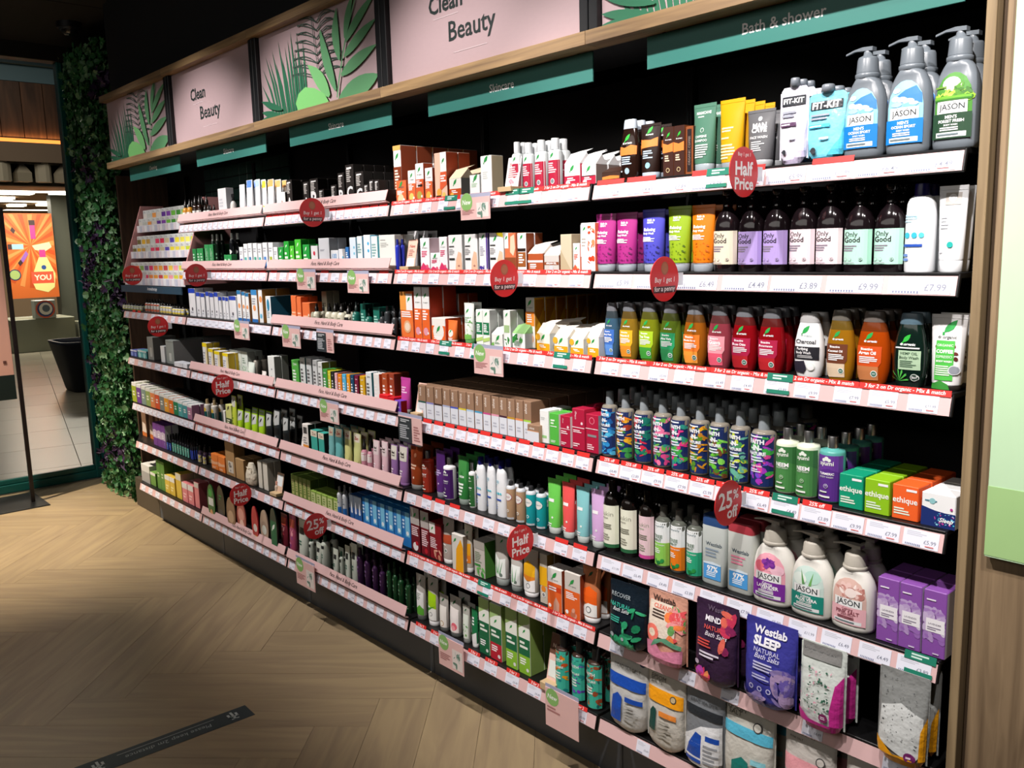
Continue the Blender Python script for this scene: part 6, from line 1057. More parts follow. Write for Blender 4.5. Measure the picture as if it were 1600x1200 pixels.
PUT(4, 6, -0.4491, -0.3891, 0.2126, 'carton', 'green and lime tea tree gel box', 'e8ece0|8fae5a', (('p','9ab870',[(-50,70),(50,86),(50,100),(-50,100)]),('p','f0f4ea',[(-50,58),(50,58),(50,84),(0,80),(-50,72)]),('l',0,70,22,LF),('r',-50,30,50,58,'1f6a44'),('b',-40,40,34,54,'f0f4ea',2),('r',-50,0,50,30,'8ec43a'),('b',-40,14,20,26,'fff',3),('c',26,8,12,'e8ece8')), back=1, d=0.05, y=0.03)
PUT(4, 6, -0.3832, -0.3252, 0.2186, 'carton', 'lime footed tea tree gel box', 'e8ece0|8fae5a', (('p','9ab870',[(-50,70),(50,86),(50,100),(-50,100)]),('p','f0f4ea',[(-50,58),(50,58),(50,84),(0,80),(-50,72)]),('l',0,70,22,LF),('r',-50,30,50,58,'1f6a44'),('b',-40,40,34,54,'f0f4ea',2),('r',-50,0,50,30,'8ec43a'),('b',-40,14,20,26,'fff',3),('c',26,8,12,'e8ece8')), back=1, d=0.06, y=0.03)
PUT(4, 6, -0.2514, -0.1882, 0.1775, 'stand', 'pink and white leaflet stand on pale block', 'e8c4b8', (('r',-50,62,50,100,'6a4a3c'),('t',0,78,60,'e8d0c0','New',.01),('r',-40,20,40,50,'e4eae4'),('f',4,8,['6aae8a'],10,20,44,56,10)), y=0)
PUT(4, 6, -0.2168, -0.1491, 0.1903, 'faith', 'turquoise bottle with orange leaf print', '3a2a24|3c3c3c|glos', (('r',-49,3,49,76,'3fb8a0'),('f',3,30,['e8702a', 'f0a01c', 'c8501c', '1a8a8a'],-46,5,46,74,13),('t',-4,60,66,'e8f4ee','FAITH',.03),('t',-2,48,70,'e8f4ee','NATURE',.03),('b',-34,26,30,40,'e8f4ee',3)), back=1, y=0.02, fill=0.791)
PUT(4, 6, -0.1415, -0.0793, 0.1955, 'faith', 'turquoise bottle with violet leaf print', '3a2a24|3c3c3c|glos', (('r',-49,3,49,76,'3fb8a0'),('f',4,30,['5a2a9a', '7a3ac0', '1a8a8a'],-46,5,46,74,13),('t',-4,60,66,'e8f4ee','FAITH',.03),('t',-2,48,70,'e8f4ee','NATURE',.03),('b',-34,26,30,40,'e8f4ee',3)), back=1, y=0.02, fill=0.806)
PUT(4, 6, -0.0779, -0.0071, 0.1935, 'faith', 'turquoise bottle with cocoa leaf print', '3a2a24|3c3c3c|glos', (('r',-49,3,49,76,'3fb8a0'),('f',5,30,['9a4a2a', '1a6a6a', 'c86a3a'],-46,5,46,74,13),('t',-4,60,66,'e8f4ee','FAITH',.03),('t',-2,48,70,'e8f4ee','NATURE',.03),('b',-34,26,30,40,'e8f4ee',3)), back=1, y=0.02, fill=0.822)
PUT(3, 0, -1.9146, -1.8554, 0.0968, 'carton', 'white tube box with letter A', 'f0ece8|1c1917', TXT('A','b07a6a',46,60), d=0.045, y=0.04)
PUT(3, 0, -1.8400, -1.7882, 0.1434, 'carton', 'black box with white A', '2a2523|1c1917', (('b',-36,60,30,92,'c8c4c0',7),('r',-30,90,30,94,'f0f0f0'),('t',0,36,74,'f4f4f4','A',.03)), back=3, d=0.045, y=0.04)
PUT(3, 0, -1.6932, -1.6443, 0.1250, 'carton', 'second black box with white A', '2a2523|1c1917', (('b',-36,60,30,92,'c8c4c0',7),('r',-30,90,30,94,'f0f0f0'),('t',0,36,74,'f4f4f4','A',.03)), back=2, d=0.045, y=0.04)
PUT(3, 0, -1.6379, -1.5690, 0.1332, 'carton', 'black box with white B beside red disc', '2a2523|1c1917', (('b',-36,60,30,92,'c8c4c0',7),('r',-30,90,30,94,'f0f0f0'),('t',0,36,74,'f4f4f4','B',.03)), back=2, d=0.045, y=0.04)
PUT(3, 0, -1.5662, -1.5248, 0.0855, 'carton', 'low black box with white B', '2a2523|1c1917', (('b',-36,60,30,92,'c8c4c0',7),('r',-30,90,30,94,'f0f0f0'),('t',0,36,74,'f4f4f4','B',.03)), back=1, d=0.045, y=0.04)
PUT(3, 0, -1.4677, -1.4230, 0.0965, 'carton', 'slim low black box with B', '2a2523|1c1917', (('b',-36,60,30,92,'c8c4c0',7),('r',-30,90,30,94,'f0f0f0'),('t',0,36,74,'f4f4f4','B',.03)), back=1, d=0.045, y=0.04)
PUT(3, 0, -1.4105, -1.3620, 0.1392, 'carton', 'black box with tall white B', '2a2523|1c1917', (('b',-36,60,30,92,'c8c4c0',7),('r',-30,90,30,94,'f0f0f0'),('t',0,36,74,'f4f4f4','B',.03)), back=2, d=0.045, y=0.04)
PUT(3, 0, -1.3506, -1.2895, 0.1655, 'carton', 'tallest black box with white C', '2a2523|1c1917', (('b',-36,60,30,92,'c8c4c0',7),('r',-30,90,30,94,'f0f0f0'),('t',0,36,74,'f4f4f4','C',.03)), back=3, d=0.045, y=0.04)
PUT(3, 0, -1.2814, -1.2219, 0.1334, 'carton', 'wide black box with white C', '2a2523|1c1917', (('b',-36,60,30,92,'c8c4c0',7),('r',-30,90,30,94,'f0f0f0'),('t',0,36,74,'f4f4f4','C',.03)), back=3, d=0.045, y=0.04)
PUT(3, 0, -1.2196, -1.1882, 0.0822, 'carton', 'smallest black box with C', '2a2523|1c1917', (('b',-36,60,30,92,'c8c4c0',7),('r',-30,90,30,94,'f0f0f0'),('t',0,36,74,'f4f4f4','C',.03)), back=1, d=0.045, y=0.04)
PUT(3, 0, -1.1829, -1.1520, 0.0961, 'carton', 'slim black box with C', '2a2523|1c1917', (('b',-36,60,30,92,'c8c4c0',7),('r',-30,90,30,94,'f0f0f0'),('t',0,36,74,'f4f4f4','C',.03)), back=4, d=0.045, y=0.04)
PUT(3, 0, -1.1476, -1.1172, 0.0936, 'carton', 'last slim black box with C', '2a2523|1c1917', (('b',-36,60,30,92,'c8c4c0',7),('r',-30,90,30,94,'f0f0f0'),('t',0,36,74,'f4f4f4','C',.03)), back=4, d=0.045, y=0.04)
PUT(3, 0, -1.1100, -1.0716, 0.0557, 'carton', 'low black box with C near bay edge', '2a2523|1c1917', (('b',-36,60,30,92,'c8c4c0',7),('r',-30,90,30,94,'f0f0f0'),('t',0,36,74,'f4f4f4','C',.03)), back=3, d=0.045, y=0.04)
PUT(3, 1, -1.9452, -1.8967, 0.1042, 'carton', 'dark green box with white leaf', '1f9a3a|1f8a34', (('b',-36,24,30,66,'e8f8e4',3),('l',0,84,26,'e8f8e4')), back=1, d=0.035)
PUT(3, 1, -1.8890, -1.8415, 0.1281, 'carton', 'taller dark green box with white leaf', '2aa83a|1f8a34', (('b',-36,24,30,66,'e8f8e4',3),('l',0,84,26,'e8f8e4')), back=1, d=0.035)
PUT(3, 1, -1.8369, -1.7961, 0.1078, 'carton', 'short bright green box with white leaf', '5ad03a|1f8a34', (('b',-36,24,30,66,'e8f8e4',3),('l',0,84,26,'e8f8e4')), back=1, d=0.035)
PUT(3, 1, -1.7885, -1.7315, 0.1339, 'carton', 'tall bright green box with white leaf', '4cc83a|1f8a34', (('b',-36,24,30,66,'e8f8e4',3),('l',0,84,26,'e8f8e4')), back=1, d=0.035)
PUT(3, 1, -1.7217, -1.6606, 0.1107, 'carton', 'wide green box with white leaf', '28a844|1f8a34', (('b',-36,24,30,66,'e8f8e4',3),('l',0,84,26,'e8f8e4')), back=1, d=0.035)
PUT(3, 1, -1.6500, -1.5907, 0.1039, 'carton', 'white box with tiny red dot', 'eef2f2|a8acae', (('c',0,70,16,'d8304a'),('b',-36,20,30,40,'7ac0b0',3)), back=1, d=0.04)
PUT(3, 1, -1.5835, -1.4948, 0.1336, 'carton', 'white box with magenta dots', 'dfe3e8|8a8d90', (('b',-36,60,10,66,'a0a4b0',2),('c',-20,24,14,'c82a6a'),('c',14,24,14,'c82a6a'),('c',-20,10,12,'3fb09a'),('c',14,10,12,'3fb09a')), back=1, d=0.04)
PUT(3, 1, -1.4873, -1.4267, 0.0828, 'carton', 'white box with blue figures', 'eef2f6|a8c8e0', (('t',0,72,60,'6aa8d8','100',.02),('r',-40,20,40,26,'3a6ac0')), back=1, d=0.04)
PUT(3, 1, -1.4264, -1.3771, 0.0870, 'carton', 'white box with blue circles', 'f0f4f8|a8c8e0', (('c',20,60,14,'6ac0e0'),('c',20,40,14,'6ac0e0')), back=1, d=0.04)
PUT(3, 1, -1.3718, -1.3476, 0.0938, 'carton', 'thin blue box', '3a7ac0|2a5a9a', BARS(), back=1, d=0.04)
PUT(3, 1, -1.3408, -1.2933, 0.1304, 'carton', 'pale blue box with dots', 'dceaf4|8ab8d0', (('c',24,70,12,'6ac0e0'),('c',24,52,12,'6ac0e0'),('c',24,34,12,'6ac0e0')), back=1, d=0.04)
PUT(3, 1, -1.2836, -1.2464, 0.1339, 'carton', 'white box with teal edge', 'e8f0ee|6aa8c8', BARS('8ab0b0',50,80,4)+(('c',0,20,14,'4a9a8a'),), back=1, d=0.04)
PUT(3, 1, -1.2370, -1.1870, 0.1373, 'carton', 'white box with three blue rings', 'f0f4f4|6ac0e0', (('c',20,76,14,'4ab0e0'),('c',20,56,14,'4ab0e0'),('r',-30,2,40,7,'3a4ab0')), back=1, d=0.04)
PUT(3, 1, -1.1827, -1.1382, 0.1310, 'carton', 'white aqua box', 'e8f2f0|6ac8d8', BARS('8ab0b0',40,80,5)+(('p','2a6a7a',[(-50,0),(20,0),(-20,10)]),), back=1, d=0.04)
PUT(3, 1, -1.1293, -1.0181, 0.1333, 'carton', 'large white gift box with small photo', 'e0e2dc|c8cac4', (('b',-40,84,0,88,'9a9c98',1),('b',-40,66,20,80,'b8bab4',3),('r',-46,0,0,26,'a89a84'),('c',2,12,16,'f2ead8')), back=1, d=0.04)
PUT(3, 1, -1.0320, -1.0029, 0.1153, 'toner', 'slim royal blue bottle at bay end', '2a3ac0|1f2a90', (), back=1, fill=0.637)
PUT(3, 2, -1.8974, -1.8371, 0.0788, 'stand', 'small white leaflet stand', 'f0f0ec', BARS('888',40,80,4), y=0.02)
PUT(3, 2, -1.8562, -1.8089, 0.1355, 'carton', 'tall plain orange box', 'ef7a44|e06a34', BARS('f8c8a8',30,50,2), back=1, d=0.04)
PUT(3, 2, -1.8035, -1.7629, 0.1310, 'carton', 'second tall orange box', 'ef7a44|e06a34', BARS('f8c8a8',30,50,2), back=1, d=0.04)
PUT(3, 2, -1.7589, -1.6908, 0.1075, 'carton', 'shorter wide orange box', 'ef7a44|e06a34', BARS('f8c8a8',30,50,2), back=1, d=0.04)
PUT(3, 2, -1.7256, -1.6366, 0.1046, 'drop', 'cream bottle with black cap', 'e4e2cc|14120f', BARS('9a9a84',30,50,3), n=2, back=1, fill=0.718)
PUT(3, 2, -1.6723, -1.6286, 0.1560, 'carton', 'tall slim cream box', 'cfccb4|a8a490', BARS('9a9a84',40,70,4), back=1, d=0.03, y=0.085)
PUT(3, 2, -1.5825, -1.4322, 0.1095, 'drop', 'cream jar bottle with black pump', 'e4e2cc|14120f', BARS('9a9a84',25,50,3), n=3, back=2, fill=0.745)
PUT(3, 2, -1.4276, -1.3779, 0.1021, 'drop', 'black and cream bottle', 'e0dcc8|14120f|glos', (('r',-49,20,49,28,'222'),('r',-49,44,49,56,'222')), back=1, fill=0.76)
PUT(3, 2, -1.3609, -1.3221, 0.1198, 'drop', 'dark teal dropper bottle', '1a6a5c|12201e', BARS('a8d8cc',30,70,4), back=1, d=0.035, fill=0.768)
PUT(3, 2, -1.2850, -1.2473, 0.1154, 'carton', 'dark teal slim box', '1f6f60|12403a', BARS('a8d8cc',30,70,4), back=1, d=0.035)
PUT(3, 2, -1.2666, -1.2293, 0.0972, 'drop', 'second dark teal bottle', '1a6a5c|12201e', BARS('a8d8cc',30,70,4), back=1, d=0.035, fill=0.783)
PUT(3, 2, -1.1928, -1.1476, 0.1058, 'carton', 'dark teal wide box', '1f6f60|12403a', BARS('a8d8cc',30,70,4), back=1, d=0.035)
PUT(3, 2, -1.1737, -1.1334, 0.1051, 'drop', 'dark grey bottle', '3a3f42|1c1e20', BARS('c8ccd0',20,50,3), back=1, fill=0.799)
PUT(3, 2, -1.1283, -1.0889, 0.1114, 'toner', 'tall dark grey bottle', '3a3f42|1c1e20', BARS('c8ccd0',20,50,3), back=1, fill=0.624)
PUT(3, 2, -1.0782, -1.0481, 0.1035, 'drop', 'dark grey bottle at bay end', '3a3f42|1c1e20', BARS('c8ccd0',20,50,3), back=1, fill=0.813)
PUT(3, 3, -1.8893, -1.8229, 0.1383, 'carton', 'leaf green box', '57b04a|3f9a44', (('t',0,86,50,'f4f4f4','Q+A',.02),('b',-36,30,24,70,'f4f4f4',4)), back=1, d=0.035)
PUT(3, 3, -1.8107, -1.7637, 0.1551, 'carton', 'white box with teal side', 'dfe6e4|1a6a6a', (('t',0,86,50,'666','Q+A',.02),('b',-36,30,24,70,'666',4)), back=1, d=0.035)
PUT(3, 3, -1.7526, -1.7066, 0.1566, 'carton', 'tall white box', 'd4dada|a8aeb0', (('t',0,86,50,'666','Q+A',.02),('b',-36,30,24,70,'666',4)), back=1, d=0.035)
PUT(3, 3, -1.6961, -1.6567, 0.1522, 'carton', 'narrow white box', 'd8dcdc|a8aeb0', (('t',0,86,50,'666','Q+A',.02),('b',-36,30,24,70,'666',4)), back=1, d=0.035)
PUT(3, 3, -1.6519, -1.6131, 0.1473, 'carton', 'white box with olive side', 'e0e4e2|8a7a3a', (('t',0,86,50,'666','Q+A',.02),('b',-36,30,24,70,'666',4)), back=1, d=0.035)
PUT(3, 3, -1.6097, -1.5715, 0.1202, 'carton', 'short green box', '3f9a44|e0d83a', (('t',0,86,50,'f4f4f4','Q+A',.02),('b',-36,30,24,70,'f4f4f4',4)), back=1, d=0.035)
PUT(3, 3, -1.5668, -1.5453, 0.1149, 'carton', 'thin yellow box', 'd8d83a|2a2a2a', (('t',0,86,50,'f4f4f4','Q+A',.02),('b',-36,30,24,70,'f4f4f4',4)), back=1, d=0.035)
PUT(3, 3, -1.5403, -1.5190, 0.1145, 'carton', 'thin black box', '2a2a2c|1a1a1a', (('t',0,86,50,'f4f4f4','Q+A',.02),('b',-36,30,24,70,'f4f4f4',4)), back=1, d=0.035)
PUT(3, 3, -1.5142, -1.4931, 0.1113, 'carton', 'thin pink box', 'e8b4bc|c88a94', (('t',0,86,50,'f4f4f4','Q+A',.02),('b',-36,30,24,70,'f4f4f4',4)), back=1, d=0.035)
PUT(3, 3, -1.4884, -1.4572, 0.1086, 'carton', 'orange box', 'f08a1c|c86a10', (('t',0,86,50,'f4f4f4','Q+A',.02),('b',-36,30,24,70,'f4f4f4',4)), back=1, d=0.035)
PUT(3, 3, -1.4522, -1.4215, 0.1119, 'carton', 'sky blue box', '58b8e0|3a8ab0', (('t',0,86,50,'f4f4f4','Q+A',.02),('b',-36,30,24,70,'f4f4f4',4)), back=1, d=0.035)
PUT(3, 3, -1.4166, -1.3914, 0.1148, 'carton', 'amber box', 'f0a01c|c87a10', (('t',0,86,50,'f4f4f4','Q+A',.02),('b',-36,30,24,70,'f4f4f4',4)), back=1, d=0.035)
PUT(3, 3, -1.3867, -1.3617, 0.1149, 'carton', 'navy box', '1a4a6a|12304a', (('t',0,86,50,'f4f4f4','Q+A',.02),('b',-36,30,24,70,'f4f4f4',4)), back=1, d=0.035)
PUT(3, 3, -1.3571, -1.3275, 0.1151, 'carton', 'maroon box', '7a1a3a|4a1024', (('t',0,86,50,'f4f4f4','Q+A',.02),('b',-36,30,24,70,'f4f4f4',4)), back=1, d=0.035)
PUT(3, 3, -1.3181, -1.2795, 0.1165, 'carton', 'gold box', 'd8a81c|a87a10', (('t',0,86,50,'f4f4f4','Q+A',.02),('b',-36,30,24,70,'f4f4f4',4)), back=1, d=0.035)
PUT(3, 3, -1.2694, -1.2269, 0.1366, 'carton', 'white box with dark teal side', 'e4eaec|1a6a74', (('t',0,86,50,'666','Q+A',.02),('b',-36,30,24,70,'666',4)), back=1, d=0.035)
PUT(3, 3, -1.2134, -1.1718, 0.1364, 'carton', 'white box with orange side', 'f0ece8|e8602c', (('t',0,86,50,'f4f4f4','Q+A',.02),('b',-36,30,24,70,'f4f4f4',4)), back=1, d=0.035)
PUT(3, 3, -1.1539, -1.1179, 0.1414, 'carton', 'rust box with orange side', 'b0502c|e8602c', (('t',0,86,50,'f4f4f4','Q+A',.02),('b',-36,30,24,70,'f4f4f4',4)), back=1, d=0.035)
PUT(3, 3, -1.1048, -1.0695, 0.1458, 'carton', 'rust brown box', 'a0442c|7a301c', (('t',0,86,50,'f4f4f4','Q+A',.02),('b',-36,30,24,70,'f4f4f4',4)), back=1, d=0.035)
PUT(3, 3, -1.1450, -1.0822, 0.0635, 'carton', 'low red sachet box', 'e0202a|c01a22', (('t',0,50,60,'fff','Q+A',.02),), y=0.012, d=0.04, back=1)
PUT(3, 3, -1.0829, -1.0391, 0.0592, 'carton', 'low crimson sachet box', 'd0182a|b01a22', (('t',0,50,60,'fff','Q+A',.02),), y=0.012, d=0.04, back=1)
PUT(3, 3, -1.0398, -0.9969, 0.0516, 'carton', 'low violet sachet box', '7a4ac0|c01a22', (('t',0,50,60,'fff','Q+A',.02),), y=0.012, d=0.04)
PUT(3, 3, -1.0494, -0.9813, 0.1353, 'tube', 'magenta tube standing alone by bay end', 'c84aa0|c8c8c0|.12', BARS('f0c8e4',56,76,3), fill=0.917)
PUT(3, 4, -1.8905, -1.8109, 0.0973, 'stand', 'white leaflet card with orange strip', 'f0ece6', (('r',-10,10,40,60,'e8903a'),('b',-40,50,20,80,'8a8a84',3)), y=0.02)
PUT(3, 4, -1.8251, -1.7714, 0.1437, 'carton', 'slim white box with amber foot', 'f0ece6|2a2018', (('r',-50,0,50,34,'e89a3a'),('r',-30,70,30,90,'444'),('b',-36,36,30,60,'999',3)), back=1, d=0.035)
PUT(3, 4, -1.7504, -1.6924, 0.1249, 'carton', 'slim aqua box with cream head', '3fae9f|1a1a1a', (('r',-50,78,50,100,'e4dcc8'),('t',0,88,60,'8a4a3a','Zoe',.02)), back=1, d=0.035)
PUT(3, 4, -1.6823, -1.6314, 0.1224, 'carton', 'second slim aqua box', '3fae9f|1a1a1a', (('r',-50,78,50,100,'e4dcc8'),('t',0,88,60,'8a4a3a','Zoe',.02)), back=1, d=0.035)
PUT(3, 4, -1.6167, -1.5618, 0.1581, 'tube', 'pale teal face tube', '7ab8b8|7ab8b8|.08', (('p','c8c0a8',[(-46,76),(46,76),(47,98),(-47,98)]),('t',0,86,60,'a02a2a','Zao',.03),('c',0,30,40,'7ab8b8'),('b',-34,12,20,24,'f4f4f0',2)), back=2, fill=0.875)
PUT(3, 4, -1.5639, -1.4942, 0.1601, 'tube', 'wider teal face tube', '6ab4b4|6ab4b4|.08', (('p','c8b8a0',[(-46,76),(46,76),(47,98),(-47,98)]),('t',0,86,60,'a02a2a','Zao',.03),('c',0,30,40,'6ab4b4'),('b',-34,12,20,24,'f4f4f0',2)), back=2, fill=0.88)
PUT(3, 4, -1.4869, -1.4244, 0.1622, 'tube', 'yellow face tube', 'd0d088|d0d088|.08', (('p','e4dcc8',[(-46,76),(46,76),(47,98),(-47,98)]),('t',0,86,60,'a02a2a','Zao',.03),('c',0,30,40,'d0d088'),('b',-34,12,20,24,'f4f4f0',2)), back=2, fill=0.885)
PUT(3, 4, -1.4169, -1.3512, 0.1584, 'tube', 'second yellow face tube', 'ccd08c|ccd08c|.08', (('p','dcd4c0',[(-46,76),(46,76),(47,98),(-47,98)]),('t',0,86,60,'a02a2a','Zao',.03),('c',0,30,40,'ccd08c'),('b',-34,12,20,24,'f4f4f0',2)), back=2, fill=0.89)
PUT(3, 4, -1.3503, -1.3108, 0.1441, 'drop', 'black capped bottle with pink label', 'c88a9a|1a1618|glos', (('r',-49,36,49,60,'e8e0dc'),), back=1, fill=0.77)
PUT(3, 4, -1.3025, -1.2685, 0.1431, 'drop', 'second black capped bottle with pink label', 'c88a9a|1a1618|glos', (('r',-49,36,49,60,'e8e0dc'),), back=1, fill=0.777)
PUT(3, 4, -1.2602, -1.2080, 0.1511, 'tube', 'pale pink face tube', 'dcb8c0|dcb8c0|.08', (('p','e0cfd0',[(-46,62),(46,62),(47,98),(-47,98)]),('t',-8,80,50,'3a3430','feel',.04),('t',-4,72,50,'3a3430','good',.04),('b',-34,20,20,40,'f0e8ec',3)), back=2, fill=0.901)
PUT(3, 4, -1.1988, -1.1479, 0.1549, 'tube', 'second pale pink face tube', 'e0bcc4|e0bcc4|.08', (('p','e0cfd0',[(-46,62),(46,62),(47,98),(-47,98)]),('t',-8,80,50,'3a3430','feel',.04),('t',-4,72,50,'3a3430','good',.04),('b',-34,20,20,40,'f0e8ec',3)), back=2, fill=0.905)
PUT(3, 4, -1.1365, -1.0825, 0.1514, 'tube', 'purple face tube with cream head', '8f6aa0|8f6aa0|.08', (('p','dcd8cc',[(-46,62),(46,62),(47,98),(-47,98)]),('t',-8,80,50,'3a3430','feel',.04),('t',-4,72,50,'3a3430','good',.04),('b',-34,20,20,40,'f0e8ec',3)), back=2, fill=0.91)
PUT(3, 4, -1.0788, -1.0132, 0.1555, 'tube', 'last purple face tube', '9a72a8|9a72a8|.08', (('p','d8d4c8',[(-46,62),(46,62),(47,98),(-47,98)]),('t',-8,80,50,'3a3430','feel',.04),('t',-4,72,50,'3a3430','good',.04),('b',-34,20,20,40,'f0e8ec',3)), back=2, fill=0.914)
PUT(3, 5, -2.0181, -1.8294, 0.1181, 'carton', 'olive green box', '6f8a3c|4a6028', (('r',-30,20,30,80,'b8b878'),('b',-24,30,24,70,'6a7a3a',4)), n=5, back=2, d=0.04, y=0.06)
PUT(3, 5, -1.8131, -1.5649, 0.0801, 'carton', 'low lime labelled box', '8aa84a|4a6028', (('r',-40,30,40,90,'c4cc90'),('b',-24,40,24,80,'6a8a3a',3)), n=5, back=1, d=0.04, y=0.05)
PUT(3, 5, -1.5679, -1.4815, 0.1485, 'toner', 'white bottle with blue foot', 'c8ccd0|7a7a78', (('r',-49,4,49,40,'2a6ab0'),('c',0,20,16,'6ac0a0'),('b',-30,50,30,70,'7a8490',3)), n=2, back=1, fill=0.565)
PUT(3, 5, -1.4460, -1.3532, 0.1375, 'carton', 'dark blue box with white drop', '2a5a9a|1a2f4a', (('r',-50,60,50,100,'5a646e'),('c',0,46,24,'e4e8ec'),('p','e4e8ec',[(-20,50),(20,50),(0,80)])), n=3, back=2, d=0.035)
PUT(3, 5, -1.3559, -1.0085, 0.1408, 'carton', 'flat bright blue box', '2a7ac0|1c4a7a', (('r',-10,30,40,100,'7ac0e0'),('c',14,40,16,'f0f4f6'),('b',-44,50,-14,80,'cfe4f4',3)), n=6, back=2, d=0.035, y=0.04)
PUT(3, 6, -2.1386, -2.0574, 0.1848, 'tube', 'red floral hand tube', '8a3040|5a5f5c|.14', (('p','e05a4a',[(-44,70),(44,70),(44,90),(-44,90)]),('f',3,8,['e8a0a8','d04a5a'],-30,20,40,66,18)), back=1, fill=0.839)
PUT(3, 6, -2.0517, -1.9729, 0.1939, 'tube', 'pink floral hand tube', 'a84a6a|e0c8d8|.12', (('p','e8705a',[(-44,70),(44,70),(44,90),(-44,90)]),('f',5,8,['e8a0a8','8a4a9a'],-30,20,40,66,18)), back=1, fill=0.845)
PUT(3, 6, -1.9672, -1.8659, 0.1946, 'tube', 'tallest tube in the off-white line', 'c8d0c4|c8d0c4|.1', (('r',-30,64,30,80,'22282a'),('b',-34,36,24,50,'3a6a5a',2),('r',-44,10,44,14,'2f6a4a')), back=1, fill=0.853)
PUT(3, 6, -1.8543, -1.8052, 0.1336, 'toner', 'second tube in the off-white line', 'c8d0c4|2a4a3c|.1', (('r',-30,64,30,80,'22282a'),('b',-34,36,24,50,'3a6a5a',2),('r',-44,10,44,14,'2f6a4a')), back=1, fill=0.528)
PUT(3, 6, -1.7860, -1.7321, 0.1218, 'tube', 'short tube in the off-white line', 'c8d0c4|c8d0c4|.1', (('r',-30,64,30,80,'22282a'),('b',-34,36,24,50,'3a6a5a',2),('r',-44,10,44,14,'2f6a4a')), back=1, fill=0.863)
PUT(3, 6, -1.7506, -1.6744, 0.1645, 'toner', 'wide tube in the off-white line', 'c8d0c4|2a4a3c|.1', (('r',-30,64,30,80,'22282a'),('b',-34,36,24,50,'3a6a5a',2),('r',-44,10,44,14,'2f6a4a')), back=1, fill=0.545)
PUT(3, 6, -1.6358, -1.5849, 0.1282, 'tube', 'low tube in the off-white line', 'c8d0c4|c8d0c4|.1', (('r',-30,64,30,80,'22282a'),('b',-34,36,24,50,'3a6a5a',2),('r',-44,10,44,14,'2f6a4a')), back=1, fill=0.873)
PUT(3, 6, -1.5737, -1.5404, 0.1290, 'toner', 'narrow tube in the off-white line', 'c8d0c4|2a4a3c|.1', (('r',-30,64,30,80,'22282a'),('b',-34,36,24,50,'3a6a5a',2),('r',-44,10,44,14,'2f6a4a')), back=1, fill=0.56)
PUT(3, 6, -1.5271, -1.4837, 0.1694, 'tube', 'slanted tube in the off-white line', 'c8d0c4|c8d0c4|.1', (('r',-30,64,30,80,'22282a'),('b',-34,36,24,50,'3a6a5a',2),('r',-44,10,44,14,'2f6a4a')), back=1, fill=0.881)
PUT(3, 6, -1.4773, -1.4243, 0.1908, 'tube', 'last tube in the off-white line', 'c8d0c4|2a4a3c|.1', (('r',-30,64,30,80,'22282a'),('b',-34,36,24,50,'3a6a5a',2),('r',-44,10,44,14,'2f6a4a')), back=1, fill=0.885)
PUT(3, 6, -1.4414, -1.3841, 0.1796, 'toner', 'dark purple bottle, first in its four', '3a1f44|2a1633|glos', (('b',-36,40,30,60,'7a5a8a',2),('c',0,72,14,'8a6a9a'),('r',-30,14,30,17,'8a6a9a')), back=1, fill=0.581)
PUT(3, 6, -1.3763, -1.3254, 0.1701, 'toner', 'dark purple bottle, second in its four', '3a1f44|2a1633|glos', (('b',-36,40,30,60,'7a5a8a',2),('c',0,72,14,'8a6a9a'),('r',-30,14,30,17,'8a6a9a')), back=1, fill=0.589)
PUT(3, 6, -1.3129, -1.2682, 0.1607, 'toner', 'dark purple bottle, third in its four', '3a1f44|2a1633|glos', (('b',-36,40,30,60,'7a5a8a',2),('c',0,72,14,'8a6a9a'),('r',-30,14,30,17,'8a6a9a')), back=1, fill=0.597)
PUT(3, 6, -1.2595, -1.2158, 0.1494, 'toner', 'dark purple bottle, fourth in its four', '3a1f44|2a1633|glos', (('b',-36,40,30,60,'7a5a8a',2),('c',0,72,14,'8a6a9a'),('r',-30,14,30,17,'8a6a9a')), back=1, fill=0.605)
PUT(3, 6, -1.2026, -1.1646, 0.1726, 'toner', 'dark green bottle, first in its four', '1a4426|143520|glos', (('b',-36,40,30,60,'5a8a6a',2),('c',0,72,14,'6a9a7a'),('r',-30,14,30,17,'6a9a7a')), back=1, fill=0.612)
PUT(3, 6, -1.1608, -1.1235, 0.1617, 'toner', 'dark green bottle, second in its four', '1a4426|143520|glos', (('b',-36,40,30,60,'5a8a6a',2),('c',0,72,14,'6a9a7a'),('r',-30,14,30,17,'6a9a7a')), back=1, fill=0.618)
PUT(3, 6, -1.1229, -1.0816, 0.1502, 'toner', 'dark green bottle, third in its four', '1a4426|143520|glos', (('b',-36,40,30,60,'5a8a6a',2),('c',0,72,14,'6a9a7a'),('r',-30,14,30,17,'6a9a7a')), back=1, fill=0.625)
PUT(3, 6, -1.0734, -1.0330, 0.1421, 'toner', 'dark green bottle, fourth in its four', '1a4426|143520|glos', (('b',-36,40,30,60,'5a8a6a',2),('c',0,72,14,'6a9a7a'),('r',-30,14,30,17,'6a9a7a')), back=1, fill=0.632)
PUT(2, 0, -3.0281, -2.9082, 0.1262, 'drop', 'amber dropper bottle', 'c88a2a|14100e', (('r',-49,10,49,48,'f4f0ea'),('c',20,24,20,'e8d83a')), n=2, back=2, fill=0.568)
PUT(2, 0, -2.8942, -2.7792, 0.1381, 'drop', 'brown dropper bottle', '2a1a14|14100e|glos', (('r',-49,8,49,46,'f0ece8'),), n=2, back=1, fill=0.581)
PUT(2, 0, -2.7579, -2.6708, 0.0862, 'drop', 'tiny white labelled bottle', 'eceae6|2a2422', BARS('999',20,40,2), n=2, back=1, fill=0.592)
PUT(2, 0, -2.5414, -2.4454, 0.1534, 'carton', 'plain white folding box', 'f4f4f6|e4e6ea', BARS('d8dae0',40,70,3), d=0.04)
